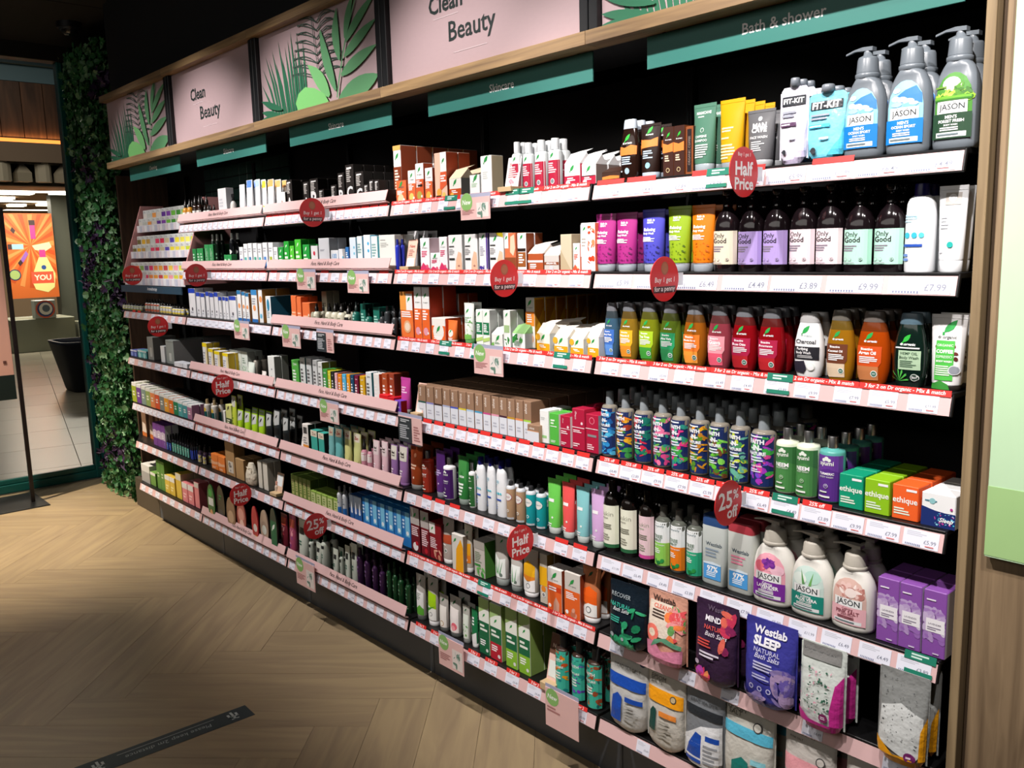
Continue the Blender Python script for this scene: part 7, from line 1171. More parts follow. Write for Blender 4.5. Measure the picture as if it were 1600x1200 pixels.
PUT(2, 0, -2.6009, -2.5413, 0.1543, 'trig', 'spray bottle with black trigger and orange label', 'e8e4e0|141214', (('r',-49,4,49,44,'f4f0ea'),('c',0,22,30,'f0903a')), back=1, y=0.08, fill=0.463)
PUT(2, 0, -2.4333, -2.3694, 0.1301, 'trig', 'second spray bottle with pink label', 'e8e4e0|141214', (('r',-49,4,49,44,'f4f0ea'),('c',0,22,30,'e0405a')), fill=0.47)
PUT(2, 0, -2.3302, -2.2617, 0.1585, 'tube', 'white sun tube with white top', 'f2f4f6|eef0f2|.08', (('p','f0f4f8',[(-46,80),(46,80),(48,99),(-48,99)]),('c',12,28,14,'6ac0e0'),('b',-40,10,0,16,'a8b4c8',1)), back=1, fill=0.824)
PUT(2, 0, -2.2558, -2.1825, 0.1735, 'tube', 'white sun tube with blue top', 'f2f4f6|eef0f2|.08', (('p','5a8ad8',[(-46,80),(46,80),(48,99),(-48,99)]),('c',12,28,14,'5a8ad8'),('b',-40,10,0,16,'a8b4c8',1)), back=1, fill=0.83)
PUT(2, 0, -2.1599, -2.1017, 0.1698, 'tube', 'white sun tube with grey blue top', 'f2f4f6|eef0f2|.08', (('p','a8c0d0',[(-46,80),(46,80),(48,99),(-48,99)]),('c',12,28,14,'a8c0d0'),('b',-40,10,0,16,'a8b4c8',1)), back=1, fill=0.836)
PUT(2, 0, -2.0846, -2.0342, 0.1588, 'tube', 'white sun tube with yellow top', 'f2f4f6|eef0f2|.08', (('p','f0d03a',[(-46,80),(46,80),(48,99),(-48,99)]),('c',12,28,14,'f0d03a'),('b',-40,10,0,16,'a8b4c8',1)), back=1, fill=0.841)
PUT(2, 0, -2.0373, -1.9694, 0.1605, 'tube', 'white sun tube with peach top', 'f2f4f6|eef0f2|.08', (('p','f0a860',[(-46,80),(46,80),(48,99),(-48,99)]),('c',12,28,14,'f0a860'),('b',-40,10,0,16,'a8b4c8',1)), back=1, fill=0.845)
PUT(2, 0, -1.9495, -1.8956, 0.1517, 'tube', 'white sun tube with pale orange top', 'f2f4f6|eef0f2|.08', (('p','f4b870',[(-46,80),(46,80),(48,99),(-48,99)]),('c',12,28,14,'f4b870'),('b',-40,10,0,16,'a8b4c8',1)), back=1, fill=0.851)
PUT(2, 1, -2.9159, -2.8650, 0.1121, 'carton', 'small green soap box', '2a8a4a|1f6a3a', BARS('c8e8d0',40,80,3), back=1, d=0.03)
PUT(2, 1, -2.8562, -2.7734, 0.1141, 'carton', 'green twin soap box', '2f9a52|1f6a3a', BARS('c8e8d0',30,80,4), n=2, back=1, d=0.03)
PUT(2, 1, -2.7552, -2.6435, 0.1314, 'carton', 'tall green soap carton', '3a9a5a|2a7a44', (('v',-14,50,70,'e8f4ea','faith in nature'),('v',18,50,50,'c8e8d0','shampoo bar')), n=2, back=1, d=0.06)
PUT(2, 1, -2.6909, -2.5899, 0.1808, 'toner', 'dark bottle with white cap', '16241c|dfe2e0|glos', BARS('6a9a7a',30,50,2), n=2, back=1, fill=0.447)
PUT(2, 1, -2.4911, -2.4028, 0.0771, 'carton', 'low green bar', '2f9a52|1f6a3a', BARS('c8e8d0',20,80,2), n=2, d=0.03, y=0.02)
PUT(2, 1, -2.4781, -2.4199, 0.1814, 'toner', 'black bottle with round white label', '14161a|dfe2e0|glos', (('c',0,50,40,'e8e8e8'),('r',-49,6,49,28,'d8d8dc')), back=1, fill=0.465)
PUT(2, 1, -2.3468, -2.3046, 0.1116, 'carton', 'slim white box with violet panel', 'eef0f2|c8cacc', (('r',-30,8,24,50,'5a4ab0'),('b',-36,66,30,84,'b0b4bc',2)), back=1, d=0.035)
PUT(2, 1, -2.2964, -2.2550, 0.1257, 'carton', 'slim white box with aqua panel', 'eef0f2|c8cacc', (('r',-30,8,24,50,'3fb0a8'),('b',-36,66,30,84,'b0b4bc',2)), back=1, d=0.035)
PUT(2, 1, -2.2479, -2.2072, 0.1276, 'carton', 'slim white box with blue panel', 'eef0f2|c8cacc', (('r',-30,8,24,50,'3a7ab0'),('b',-36,66,30,84,'b0b4bc',2)), back=1, d=0.035)
PUT(2, 1, -2.1937, -2.1538, 0.1265, 'carton', 'slim white box with jade panel', 'eef0f2|c8cacc', (('r',-30,8,24,50,'3fa890'),('b',-36,66,30,84,'b0b4bc',2)), back=1, d=0.035)
PUT(2, 1, -2.1474, -2.1082, 0.1226, 'carton', 'slim white box with teal panel', 'eef0f2|c8cacc', (('r',-30,8,24,50,'4ab0b0'),('b',-36,66,30,84,'b0b4bc',2)), back=1, d=0.035)
PUT(2, 1, -2.0947, -2.0498, 0.1272, 'carton', 'slim white box with azure panel', 'eef0f2|c8cacc', (('r',-30,8,24,50,'4a8ad0'),('b',-36,66,30,84,'b0b4bc',2)), back=1, d=0.035)
PUT(2, 1, -2.0372, -1.9932, 0.1259, 'carton', 'slim white box with olive panel', 'eef0f2|c8cacc', (('r',-30,8,24,50,'a8b83a'),('b',-36,66,30,84,'b0b4bc',2)), back=1, d=0.035)
PUT(2, 1, -1.9884, -1.9513, 0.1051, 'carton', 'slim white box with grey panel', 'eef0f2|c8cacc', (('r',-30,8,24,50,'c8ccc8'),('b',-36,66,30,84,'b0b4bc',2)), back=1, d=0.035)
PUT(2, 2, -3.0154, -2.9277, 0.1479, 'carton', 'white medicine box with blue top, first in line', 'eef0f4|dfe3ea', (('r',-50,84,50,100,'2a4ac0'),('c',0,26,12,'5a5a64'),('b',-30,10,20,18,'b8bcc8',1)), back=1, d=0.05)
PUT(2, 2, -2.9128, -2.8615, 0.1290, 'carton', 'white medicine box with blue top, second in line', 'eef0f4|dfe3ea', (('r',-50,84,50,100,'2a4ac0'),('c',0,26,12,'5a5a64'),('b',-30,10,20,18,'b8bcc8',1)), back=1, d=0.05)
PUT(2, 2, -2.8536, -2.8033, 0.1268, 'carton', 'white medicine box with blue top, third in line', 'eef0f4|dfe3ea', (('r',-50,84,50,100,'2a4ac0'),('c',0,26,12,'5a5a64'),('b',-30,10,20,18,'b8bcc8',1)), back=1, d=0.05)
PUT(2, 2, -2.7863, -2.7452, 0.1347, 'carton', 'white medicine box with blue top, fourth in line', 'eef0f4|dfe3ea', (('r',-50,84,50,100,'2a4ac0'),('c',0,26,12,'5a5a64'),('b',-30,10,20,18,'b8bcc8',1)), back=1, d=0.05)
PUT(2, 2, -2.7379, -2.6894, 0.1291, 'carton', 'white medicine box with blue top, fifth in line', 'eef0f4|dfe3ea', (('r',-50,84,50,100,'2a4ac0'),('c',0,26,12,'5a5a64'),('b',-30,10,20,18,'b8bcc8',1)), back=1, d=0.05)
PUT(2, 2, -2.6813, -2.6337, 0.1335, 'carton', 'white medicine box with blue top, sixth in line', 'eef0f4|dfe3ea', (('r',-50,84,50,100,'2a4ac0'),('c',0,26,12,'5a5a64'),('b',-30,10,20,18,'b8bcc8',1)), back=1, d=0.05)
PUT(2, 2, -2.6281, -2.5891, 0.1117, 'carton', 'white medicine box with blue top, seventh in line', 'eef0f4|dfe3ea', (('r',-50,84,50,100,'2a4ac0'),('c',0,26,12,'5a5a64'),('b',-30,10,20,18,'b8bcc8',1)), back=1, d=0.05)
PUT(2, 2, -2.5815, -2.5507, 0.1127, 'carton', 'white medicine box with blue top, eighth in line', 'eef0f4|dfe3ea', (('r',-50,84,50,100,'2a4ac0'),('c',0,26,12,'5a5a64'),('b',-30,10,20,18,'b8bcc8',1)), back=1, d=0.05)
PUT(2, 2, -2.5435, -2.5131, 0.1104, 'carton', 'white medicine box with blue top, ninth in line', 'eef0f4|dfe3ea', (('r',-50,84,50,100,'2a4ac0'),('c',0,26,12,'5a5a64'),('b',-30,10,20,18,'b8bcc8',1)), back=1, d=0.05)
PUT(2, 2, -2.5052, -2.4234, 0.1183, 'carton', 'white medicine box with blue top, last in line', 'eef0f4|dfe3ea', (('r',-50,84,50,100,'2a4ac0'),('c',0,26,12,'5a5a64'),('b',-30,10,20,18,'b8bcc8',1)), back=1, d=0.05)
PUT(2, 2, -2.4067, -2.3633, 0.1481, 'carton', 'slim white box with orange dots, first', 'eef0f0|8a5a2a', (('r',-50,88,50,100,'2a7ab0'),('r',-50,0,50,10,'2a6ab0'),('c',0,50,30,'f0a060'),('b',-30,14,20,34,'a8acb4',3)), back=1, d=0.07)
PUT(2, 2, -2.3568, -2.3212, 0.1428, 'carton', 'slim white box with orange dots, second', 'eef0f0|8a5a2a', (('r',-50,88,50,100,'2a7ab0'),('r',-50,0,50,10,'2a6ab0'),('c',0,50,30,'f0a060'),('b',-30,14,20,34,'a8acb4',3)), back=1, d=0.07)
PUT(2, 2, -2.3148, -2.2797, 0.1374, 'carton', 'slim white box with orange dots, third', 'eef0f0|8a5a2a', (('r',-50,88,50,100,'2a7ab0'),('r',-50,0,50,10,'2a6ab0'),('c',0,50,30,'f0a060'),('b',-30,14,20,34,'a8acb4',3)), back=1, d=0.07)
PUT(2, 2, -2.2510, -2.1895, 0.1541, 'carton', 'white and orange sun box', 'eef0f0|b07a34', (('r',-50,84,50,100,'3a8ac8'),('c',0,44,24,'f0a060'),('r',-50,0,50,10,'2a6ab0'),('b',-36,54,30,76,'a8acb4',3)), back=1, d=0.07)
PUT(2, 2, -2.1761, -2.1360, 0.1582, 'carton', 'slim white box with orange stripe', 'eef0f0|b07a34', (('c',10,70,40,'f0a060'),('c',0,20,30,'6ac0e0')), back=1, d=0.07)
PUT(2, 2, -2.1058, -2.0539, 0.1270, 'carton', 'white box with teal oval and teal side', 'eef2f4|2a6a84', (('c',0,68,26,'2a8ab0',2.2),('b',-30,20,20,50,'9ab0b8',4)), back=1, d=0.11)
PUT(2, 3, -2.8835, -2.8238, 0.1540, 'carton', 'yellow and white box, first of the four', 'eceef0|c8a81c', (('r',-50,86,50,100,'f0d81c'),('r',14,0,50,86,'e8dcb0'),('b',-40,30,10,70,'b0b4bc',4)), back=1, d=0.035)
PUT(2, 3, -2.8106, -2.7439, 0.1281, 'carton', 'yellow and white box, second of the four', 'eceef0|c8a81c', (('r',-50,86,50,100,'f0d81c'),('r',14,0,50,86,'e8dcb0'),('b',-40,30,10,70,'b0b4bc',4)), back=1, d=0.035)
PUT(2, 3, -2.7376, -2.6644, 0.1198, 'carton', 'yellow and white box, third of the four', 'eceef0|c8a81c', (('r',-50,86,50,100,'f0d81c'),('r',14,0,50,86,'e8dcb0'),('b',-40,30,10,70,'b0b4bc',4)), back=1, d=0.035)
PUT(2, 3, -2.6342, -2.5635, 0.1171, 'carton', 'yellow and white box, fourth of the four', 'eceef0|c8a81c', (('r',-50,86,50,100,'f0d81c'),('r',14,0,50,86,'e8dcb0'),('b',-40,30,10,70,'b0b4bc',4)), back=1, d=0.035)
PUT(2, 3, -2.6725, -2.4577, 0.1274, 'carton', 'pale mint box with leaf sketch', 'dfe8e0|a8b0a8', (('f',3,7,['8ab890'],-40,6,40,40,10),('b',-34,50,24,76,'8aa090',3)), n=3, back=1, d=0.04, y=0.09)
PUT(2, 3, -2.3798, -2.2939, 0.0890, 'tube', 'low pale mint tube', 'dce6dc|dce6dc|.08', (('f',3,6,['8ab890'],-30,10,30,50,12),), fill=0.821)
PUT(2, 3, -2.4464, -2.3742, 0.1076, 'toner', 'tall bottle with smoked cap behind mint tube', 'cfc8ba|4a4844', BARS('9a9a90',30,50,3), back=2, y=0.1, fill=0.483)
PUT(2, 3, -2.2183, -2.1637, 0.0579, 'tube', 'small cream tube with pink line', 'eeeae4|eeeae4|.08', BARS('c89aa0',30,60,3), fill=0.831)
PUT(2, 3, -2.1226, -2.0567, 0.1384, 'carton', 'tall white box with spots', 'e8ece8|8a8a84', (('c',6,56,6,'334'),('c',-6,30,8,'9ab8a0'),('p','6aae5a',[(-40,0),(0,26),(10,0)])), back=1, d=0.035)
PUT(2, 4, -2.9631, -2.8760, 0.1306, 'faith', 'white bottle with dark teal label', 'eae6dc|b09a70', (('r',-49,4,49,50,'1a5a58'),('c',4,58,30,'f0c84a')), back=1, fill=0.427)
PUT(2, 4, -2.8665, -2.7820, 0.1343, 'faith', 'second white bottle with dark teal label', 'eae6dc|b09a70', (('r',-49,4,49,50,'1a5a58'),('c',4,58,30,'f0c84a')), back=1, fill=0.435)
PUT(2, 4, -2.6799, -2.6556, 0.0991, 'carton', 'thin white box', 'f0f0ec|c8c8c0', (), d=0.03)
PUT(2, 4, -2.6454, -2.5738, 0.1368, 'carton', 'dark banded lime box', 'd8dc8a|8a9a3a', (('l',0,88,30,'222'),('r',-50,10,50,48,'3a4a2c'),('b',-36,20,30,44,'f0f0d0',3)), back=1, d=0.035)
PUT(2, 4, -2.6041, -2.5338, 0.1862, 'tube', 'tall lime tube', 'c8d84a|c8d84a|.08', (('p','c8c8c0',[(-46,70),(46,70),(47,98),(-47,98)]),('l',0,86,30,'222'),('b',-30,20,20,50,'6a8a2a',4)), back=1, fill=0.804)
PUT(2, 4, -2.5407, -2.2250, 0.1217, 'tube', 'short lime and silver tube', 'a8d42a|c8ccc8|.08', (('p','c4c8c4',[(-46,52),(46,60),(47,96),(-47,96)]),('l',0,80,36,'222'),('b',-30,16,20,34,'f0f8d8',2)), n=4, back=2, fill=0.818)
PUT(2, 4, -2.1874, -2.1127, 0.1493, 'tube', 'charcoal tube with silver leaf head, first of three', '2a3032|7a8284|.1', (('p','b8bcba',[(-46,56),(46,62),(47,97),(-47,97)]),('l',0,82,30,'222'),('r',-44,34,44,52,'14181a'),('c',0,24,20,'8a9294')), back=2, y=0.02, fill=0.832)
PUT(3, 4, -2.1081, -2.0290, 0.1747, 'tube', 'charcoal tube with silver leaf head, second of three', '2a3032|7a8284|.1', (('p','b8bcba',[(-46,56),(46,62),(47,97),(-47,97)]),('l',0,82,30,'222'),('r',-44,34,44,52,'14181a'),('c',0,24,20,'8a9294')), back=2, y=0.02, fill=0.839)
PUT(3, 4, -2.0148, -1.9445, 0.1524, 'tube', 'charcoal tube with silver leaf head, third of three', '2a3032|7a8284|.1', (('p','b8bcba',[(-46,56),(46,62),(47,97),(-47,97)]),('l',0,82,30,'222'),('r',-44,34,44,52,'14181a'),('c',0,24,20,'8a9294')), back=2, y=0.02, fill=0.845)
PUT(2, 5, -3.0988, -2.9622, 0.0973, 'oil', 'bottle with flowery navy label', '3a2a3a|14100e|glos', (('r',-49,4,49,50,'c8c0a8'),('f',4,12,['e8d84a','5a2a7a','d86a3a','2a2a5a'],-46,4,46,60,18)), n=2, back=1, fill=0.417)
PUT(2, 5, -2.8857, -2.7065, 0.0855, 'carton', 'orange and peach hand box', 'f0853a|d8702c', (('p','f4b890',[(-50,30),(50,40),(50,56),(0,50),(-50,60)]),('b',-34,8,20,20,'fbe0c8',2)), n=2, back=1, d=0.05)
PUT(2, 5, -2.6944, -2.5810, 0.1808, 'carton', 'tall kraft box with sketch', 'b08a5e|8a6a44', (('r',-24,10,34,44,'d8d0c4'),('f',3,6,['444'],-14,16,26,38,8)), d=0.06)
PUT(2, 5, -2.5748, -2.4732, 0.1093, 'carton', 'plain kraft box', 'b08c60|86663f', (), back=1, d=0.05)
PUT(2, 5, -2.4466, -2.3200, 0.1127, 'bag', 'cream drawstring cotton bag', 'd8d0bc', (), d=0.05, y=0.01, fill=0.691)
PUT(2, 5, -2.3133, -2.2700, 0.1380, 'carton', 'slim cream box', 'd4d0c4|a8a498', (), back=1, d=0.035)
PUT(2, 5, -2.2571, -2.2077, 0.1415, 'carton', 'second slim cream box', 'd8d4c8|a8a498', (), back=1, d=0.035)
PUT(2, 5, -2.1479, -2.0797, 0.1059, 'stand', 'small leaflet stand with white card', 'd8b8a0', (('r',-40,40,40,90,'e8eef0'),), y=0.01)
PUT(2, 5, -2.1579, -2.1170, 0.0606, 'oil', 'small jar with pink lid', 'c8b8a8|d89a84', (), fill=0.493)
PUT(1, 2, -4.1234, -3.7642, 0.0394, 'drop', 'tiny white oil bottle with olive band', 'e4e4e0|16120f', (('r',-49,4,49,20,'b8c060'),('r',-49,48,49,60,'b8c060')), n=7, back=1, fill=0.485)
PUT(1, 2, -3.7114, -3.4799, 0.0761, 'drop', 'tiny white oil bottle with coral band', 'e4e4e0|16120f', (('r',-49,4,49,20,'d86a4a'),('r',-49,48,49,60,'d86a4a')), n=5, back=1, fill=0.511)
PUT(1, 2, -3.4708, -3.2927, 0.0594, 'drop', 'tiny white oil bottle with yellow band', 'e4e4e0|16120f', (('r',-49,4,49,20,'e8d060'),('r',-49,48,49,60,'e8d060')), n=4, back=1, fill=0.529)
PUT(1, 2, -3.2827, -3.1140, 0.0467, 'drop', 'tiny white oil bottle with lemon band', 'e4e4e0|16120f', (('r',-49,4,49,20,'f0d83a'),('r',-49,48,49,60,'f0d83a')), n=4, back=1, fill=0.545)
PUT(1, 3, -4.0294, -3.9108, 0.0389, 'carton', 'small blue patterned box', '5a6ac0|3a4a8a', (('r',-50,80,50,100,'dfe3ec'),('r',-30,60,30,68,'1a2a4a'),('c',0,34,24,'8aa0e0')), n=2, back=1, d=0.04)
PUT(1, 3, -3.9012, -3.7418, 0.0453, 'carton', 'small aqua patterned box', '6ac0c8|3a8a90', (('r',-50,80,50,100,'dfe8ec'),('r',-30,60,30,68,'1a3a3a'),('c',0,34,24,'b8e8e8')), n=2, back=1, d=0.04)
PUT(1, 3, -3.7216, -3.6235, 0.1376, 'carton', 'tall grey gift box', '9aa09c|6a6a66', (('r',-12,14,26,54,'c8ccc8'),), d=0.14)
PUT(1, 3, -3.5049, -3.4430, 0.0960, 'carton', 'narrow white arched box', 'e4e8ea|b0b4b6', (), d=0.03)
PUT(1, 3, -3.4197, -3.3001, 0.1371, 'carton', 'wide grey gift box', '8f9894|7f7e7c', (('r',-12,12,20,46,'c0c6c2'),('r',-50,92,50,94,'6a706c')), back=1, d=0.17)
PUT(1, 3, -3.2398, -3.0512, 0.0261, 'carton', 'small pale grey box', 'dfe3ea|c4c8cc', (), n=3, d=0.05, y=0.01)
PUT(1, 4, -4.0273, -3.9428, 0.1227, 'carton', 'white tea box with olive front', 'eef0ee|a8b83a', (('r',-50,0,50,82,'a8b83a'),('b',-30,30,24,60,'f0f0e8',2)), back=1, d=0.045, y=0.02)
PUT(1, 4, -3.9431, -3.8605, 0.1190, 'carton', 'white tea box with purple front', 'eef0ee|7a4a9a', (('r',-50,0,50,82,'7a4a9a'),('b',-30,30,24,60,'f0f0e8',2)), back=1, d=0.045, y=0.02)
PUT(1, 4, -3.8607, -3.7800, 0.1153, 'carton', 'white tea box with sage front', 'eef0ee|8aa098', (('r',-50,0,50,82,'8aa098'),('b',-30,30,24,60,'f0f0e8',2)), back=1, d=0.045, y=0.02)
PUT(1, 4, -3.7802, -3.7012, 0.1118, 'carton', 'white tea box with moss front', 'eef0ee|9ab06a', (('r',-50,0,50,82,'9ab06a'),('b',-30,30,24,60,'f0f0e8',2)), back=1, d=0.045, y=0.02)
PUT(1, 4, -3.7014, -3.6241, 0.1083, 'carton', 'white tea box with apricot front', 'eef0ee|e8905a', (('r',-50,0,50,82,'e8905a'),('b',-30,30,24,60,'f0f0e8',2)), back=1, d=0.045, y=0.02)
PUT(1, 4, -3.6242, -3.5486, 0.1048, 'carton', 'white tea box with vermilion front', 'eef0ee|e0603a', (('r',-50,0,50,82,'e0603a'),('b',-30,30,24,60,'f0f0e8',2)), back=1, d=0.045, y=0.02)
PUT(1, 4, -3.5487, -3.4746, 0.1015, 'carton', 'white tea box with grey front', 'eef0ee|8a8f8a', (('r',-50,0,50,82,'8a8f8a'),('b',-30,30,24,60,'f0f0e8',2)), back=1, d=0.045, y=0.02)
PUT(1, 4, -3.4748, -3.4022, 0.0982, 'carton', 'white tea box with mango front', 'eef0ee|f0a83a', (('r',-50,0,50,82,'f0a83a'),('b',-30,30,24,60,'f0f0e8',2)), back=1, d=0.045, y=0.02)
PUT(1, 4, -3.4023, -3.3313, 0.0950, 'carton', 'white tea box with tangerine front', 'eef0ee|f07a2a', (('r',-50,0,50,82,'f07a2a'),('b',-30,30,24,60,'f0f0e8',2)), back=1, d=0.045, y=0.02)
PUT(1, 4, -3.3314, -3.2618, 0.0918, 'carton', 'white tea box with emerald front', 'eef0ee|2a8a5a', (('r',-50,0,50,82,'2a8a5a'),('b',-30,30,24,60,'f0f0e8',2)), back=1, d=0.045, y=0.02)
PUT(1, 4, -3.2619, -3.1937, 0.0887, 'carton', 'white tea box with aqua front', 'eef0ee|5ab0b0', (('r',-50,0,50,82,'5ab0b0'),('b',-30,30,24,60,'f0f0e8',2)), back=1, d=0.045, y=0.02)
PUT(1, 4, -3.1937, -3.1269, 0.0857, 'carton', 'white tea box with teal front', 'eef0ee|4a9aa0', (('r',-50,0,50,82,'4a9aa0'),('b',-30,30,24,60,'f0f0e8',2)), back=1, d=0.045, y=0.02)
PUT(1, 4, -3.1270, -3.0615, 0.0827, 'carton', 'white tea box with mauve front', 'eef0ee|b07a9a', (('r',-50,0,50,82,'b07a9a'),('b',-30,30,24,60,'f0f0e8',2)), back=1, d=0.045, y=0.02)
PUT(1, 5, -4.1122, -4.0272, 0.1863, 'stick', 'slim incense box with copper foot, first', '8a6a54', (('p','e8d8cc',[(-50,14),(50,14),(30,44),(-30,50)]),('p','d8783a',[(-50,0),(50,0),(50,12),(-50,16)])), d=0.03, y=0.09)
PUT(1, 5, -3.9712, -3.9009, 0.1940, 'stick', 'slim incense box with copper foot, second', '8a6a54', (('p','e8d8cc',[(-50,14),(50,14),(30,44),(-30,50)]),('p','d8783a',[(-50,0),(50,0),(50,12),(-50,16)])), d=0.03, y=0.09)
PUT(1, 5, -3.8577, -3.8121, 0.1981, 'stick', 'slim incense box with copper foot, third', '8a6a54', (('p','e8d8cc',[(-50,14),(50,14),(30,44),(-30,50)]),('p','d8783a',[(-50,0),(50,0),(50,12),(-50,16)])), d=0.03, y=0.09)
PUT(1, 5, -3.7916, -3.7580, 0.1972, 'stick', 'slim incense box with copper foot, fourth', '8a6a54', (('p','e8d8cc',[(-50,14),(50,14),(30,44),(-30,50)]),('p','d8783a',[(-50,0),(50,0),(50,12),(-50,16)])), d=0.03, y=0.09)
PUT(1, 5, -3.7578, -3.5485, 0.1443, 'carton', 'purple and white scented box', '7a4a98|c8c8c8', (('p','cdbcd8',[(-50,36),(50,34),(50,66),(0,72),(-50,66)]),('b',-30,40,24,58,'f0ecf4',2)), n=3, back=1, d=0.04)
PUT(1, 5, -3.5871, -3.4706, 0.0944, 'oil', 'small bottle with blue label', '2a2a30|0e0e10|glos', (('r',-49,4,49,52,'4a6ad0'),('b',-30,20,24,40,'c8d4f4',2)), n=3, back=3, fill=0.38)
PUT(1, 5, -3.4649, -3.1951, 0.1118, 'oil', 'small bottle with seafoam label', '2a2a30|0e0e10|glos', (('r',-49,4,49,52,'7ac8b4'),('b',-30,20,24,40,'dff4ec',2)), n=7, back=3, fill=0.393)
PUT(1, 5, -3.1836, -3.1360, 0.1073, 'oil', 'small bottle with royal blue label', '2a2a30|0e0e10|glos', (('r',-49,4,49,52,'3a52c0'),), n=2, back=2, fill=0.403)
PUT(1, 6, -4.0350, -3.8781, 0.1142, 'carton', 'white and grey flip box', 'dadcda|b8bab6', (('r',-50,0,50,60,'a8a8a8'),), n=1, back=1, d=0.05)
PUT(1, 6, -3.8758, -3.7825, 0.0855, 'carton', 'short green carton', '6f9a4a|5a7a3a', (('r',-50,78,50,100,'e8eae4'),), back=1, d=0.05)
PUT(1, 6, -3.7536, -3.6192, 0.1857, 'carton', 'tall green carton', '5f8f42|3f6a2c', (('b',-30,40,24,60,'c8d8b0',2),), n=2, back=1, d=0.06)
PUT(1, 6, -3.6233, -3.4618, 0.1128, 'carton', 'yellow carton with white top', 'e0c04a|c8a838', (('r',-50,74,50,100,'ecece6'),('b',-30,20,24,50,'f4e8b0',2)), n=2, back=1, d=0.05)
PUT(1, 6, -3.4422, -3.3595, 0.1546, 'carton', 'tall yellow carton', 'e0c04a|a89a7a', (('r',-50,74,50,100,'dcd8c8'),), back=1, d=0.08)
PUT(1, 6, -3.3492, -3.1803, 0.1170, 'carton', 'pink carton with white top', 'e88a90|d87078', (('r',-50,70,50,100,'eceae8'),('b',-30,20,24,50,'f8d0d4',2)), n=2, back=1, d=0.05)
PUT(1, 6, -3.1631, -3.0963, 0.1501, 'carton', 'tall pink carton', 'e88a90|9a4a50', (('r',-50,80,50,100,'dcd4cc'),), back=1, d=0.06)
PUT(2, 6, -2.9042, -2.8069, 0.1982, 'card', 'green oval pack with white band', '1f6a34', (('r',-34,40,34,62,'e4e8e4'),('c',0,20,20,'d8a070'),('c',0,76,24,'3fae4a')), y=0.0, d=0.03)
PUT(2, 6, -2.7996, -2.6974, 0.2093, 'card', 'black oval brush pack', '141a18', (('c',0,26,24,'44484c'),('b',-20,60,20,76,'2f8a4a',2)), y=0.01, d=0.03)
PUT(2, 6, -2.6575, -2.5514, 0.1759, 'card', 'brown oval pack', '8a6a50', (('c',0,40,34,'c8a888'),), y=0.0, d=0.03)
PUT(2, 6, -2.5551, -2.4450, 0.1672, 'card', 'rosy oval pack', 'b05a50', (('c',0,60,34,'e0a090'),('c',4,30,24,'f0c8b8')), y=0.01, d=0.03)
PUT(2, 6, -2.3594, -2.2853, 0.1860, 'card', 'red oval pack with white face', 'c02838', (('c',6,40,30,'f0e8e4'),('c',10,14,16,'e8c83a')), y=0.0, d=0.03)
PUT(2, 6, -2.2809, -2.1947, 0.1816, 'card', 'cream oval pack with pale disc', 'b8a08c', (('c',0,50,40,'a89080'),('c',0,44,30,'dfe4dc')), y=0.01, d=0.03)
PUT(2, 6, -2.1541, -2.0782, 0.2195, 'card', 'dark green oval pack with leaf', '14302a', (('r',-40,14,40,70,'1f6a44'),('l',0,56,40,'e8f0e8')), y=0.0, d=0.03)

# ---------------------------------------------------------------- round red wobblers and "New" cards clipped to the rails
def wobbler(x, y, z, kind, look, rz=90):
    r = .056
    b = MB(); b.loft([(-.001, r, r), (.001, r, r)], 2, 36, 'd8262c', mat('wobbler_red', .4, 'd02a2c')); b.v = [(x_, -z_, y_) for x_, y_, z_ in b.v]
    b.f = [tuple(f) for f in b.f]
    o = ob('round_shelf_sign', b, None, (x, y, z), look, 'sign', rz=R(rz))
    if kind == 'penny': ops = [('c', 0, 74, 13, '9a5a3c', 1.15), ('c', 0, 74, 10.5, 'a9694a', 1.15), ('t', 0, 47, 70, 'f6e8e4', 'Buy 1 get 1', .012, .1), ('r', -40, 20, 38, 34, '4a2a2c'), ('t', 0, 27, 72, 'f6e8e4', 'for a penny', .012, .1)]
    elif kind == 'half': ops = [('t', 0, 84, 44, 'f6e0dc', 'Buy 1 get 1', .012), ('t', 0, 57, 62, 'faf0ee', 'Half', .03), ('t', 0, 27, 66, 'faf0ee', 'Price', .03), ('c', 0, 42, 1.6, 'faf0ee')]
    else: ops = [('t', -12, 58, 50, 'faf0ee', '25', .02), ('t', 26, 66, 20, 'faf0ee', '%', .02), ('t', 14, 28, 40, 'faf0ee', 'off', .03)]
    l = MB(); prints(l, Surf(d=.002), 2 * r, 2 * r, ops, .0004); l.v = [(a, b_, c - r) for a, b_, c in l.v]; ob('lettering', l, o)
    a = MB(); a.box(r * .8, r * 1.35, -.0006, .0006, -.018, .014, 'dfe3e6', mat('clear_clip', .2, 'dfe3e8')); ob('clip', a, o)
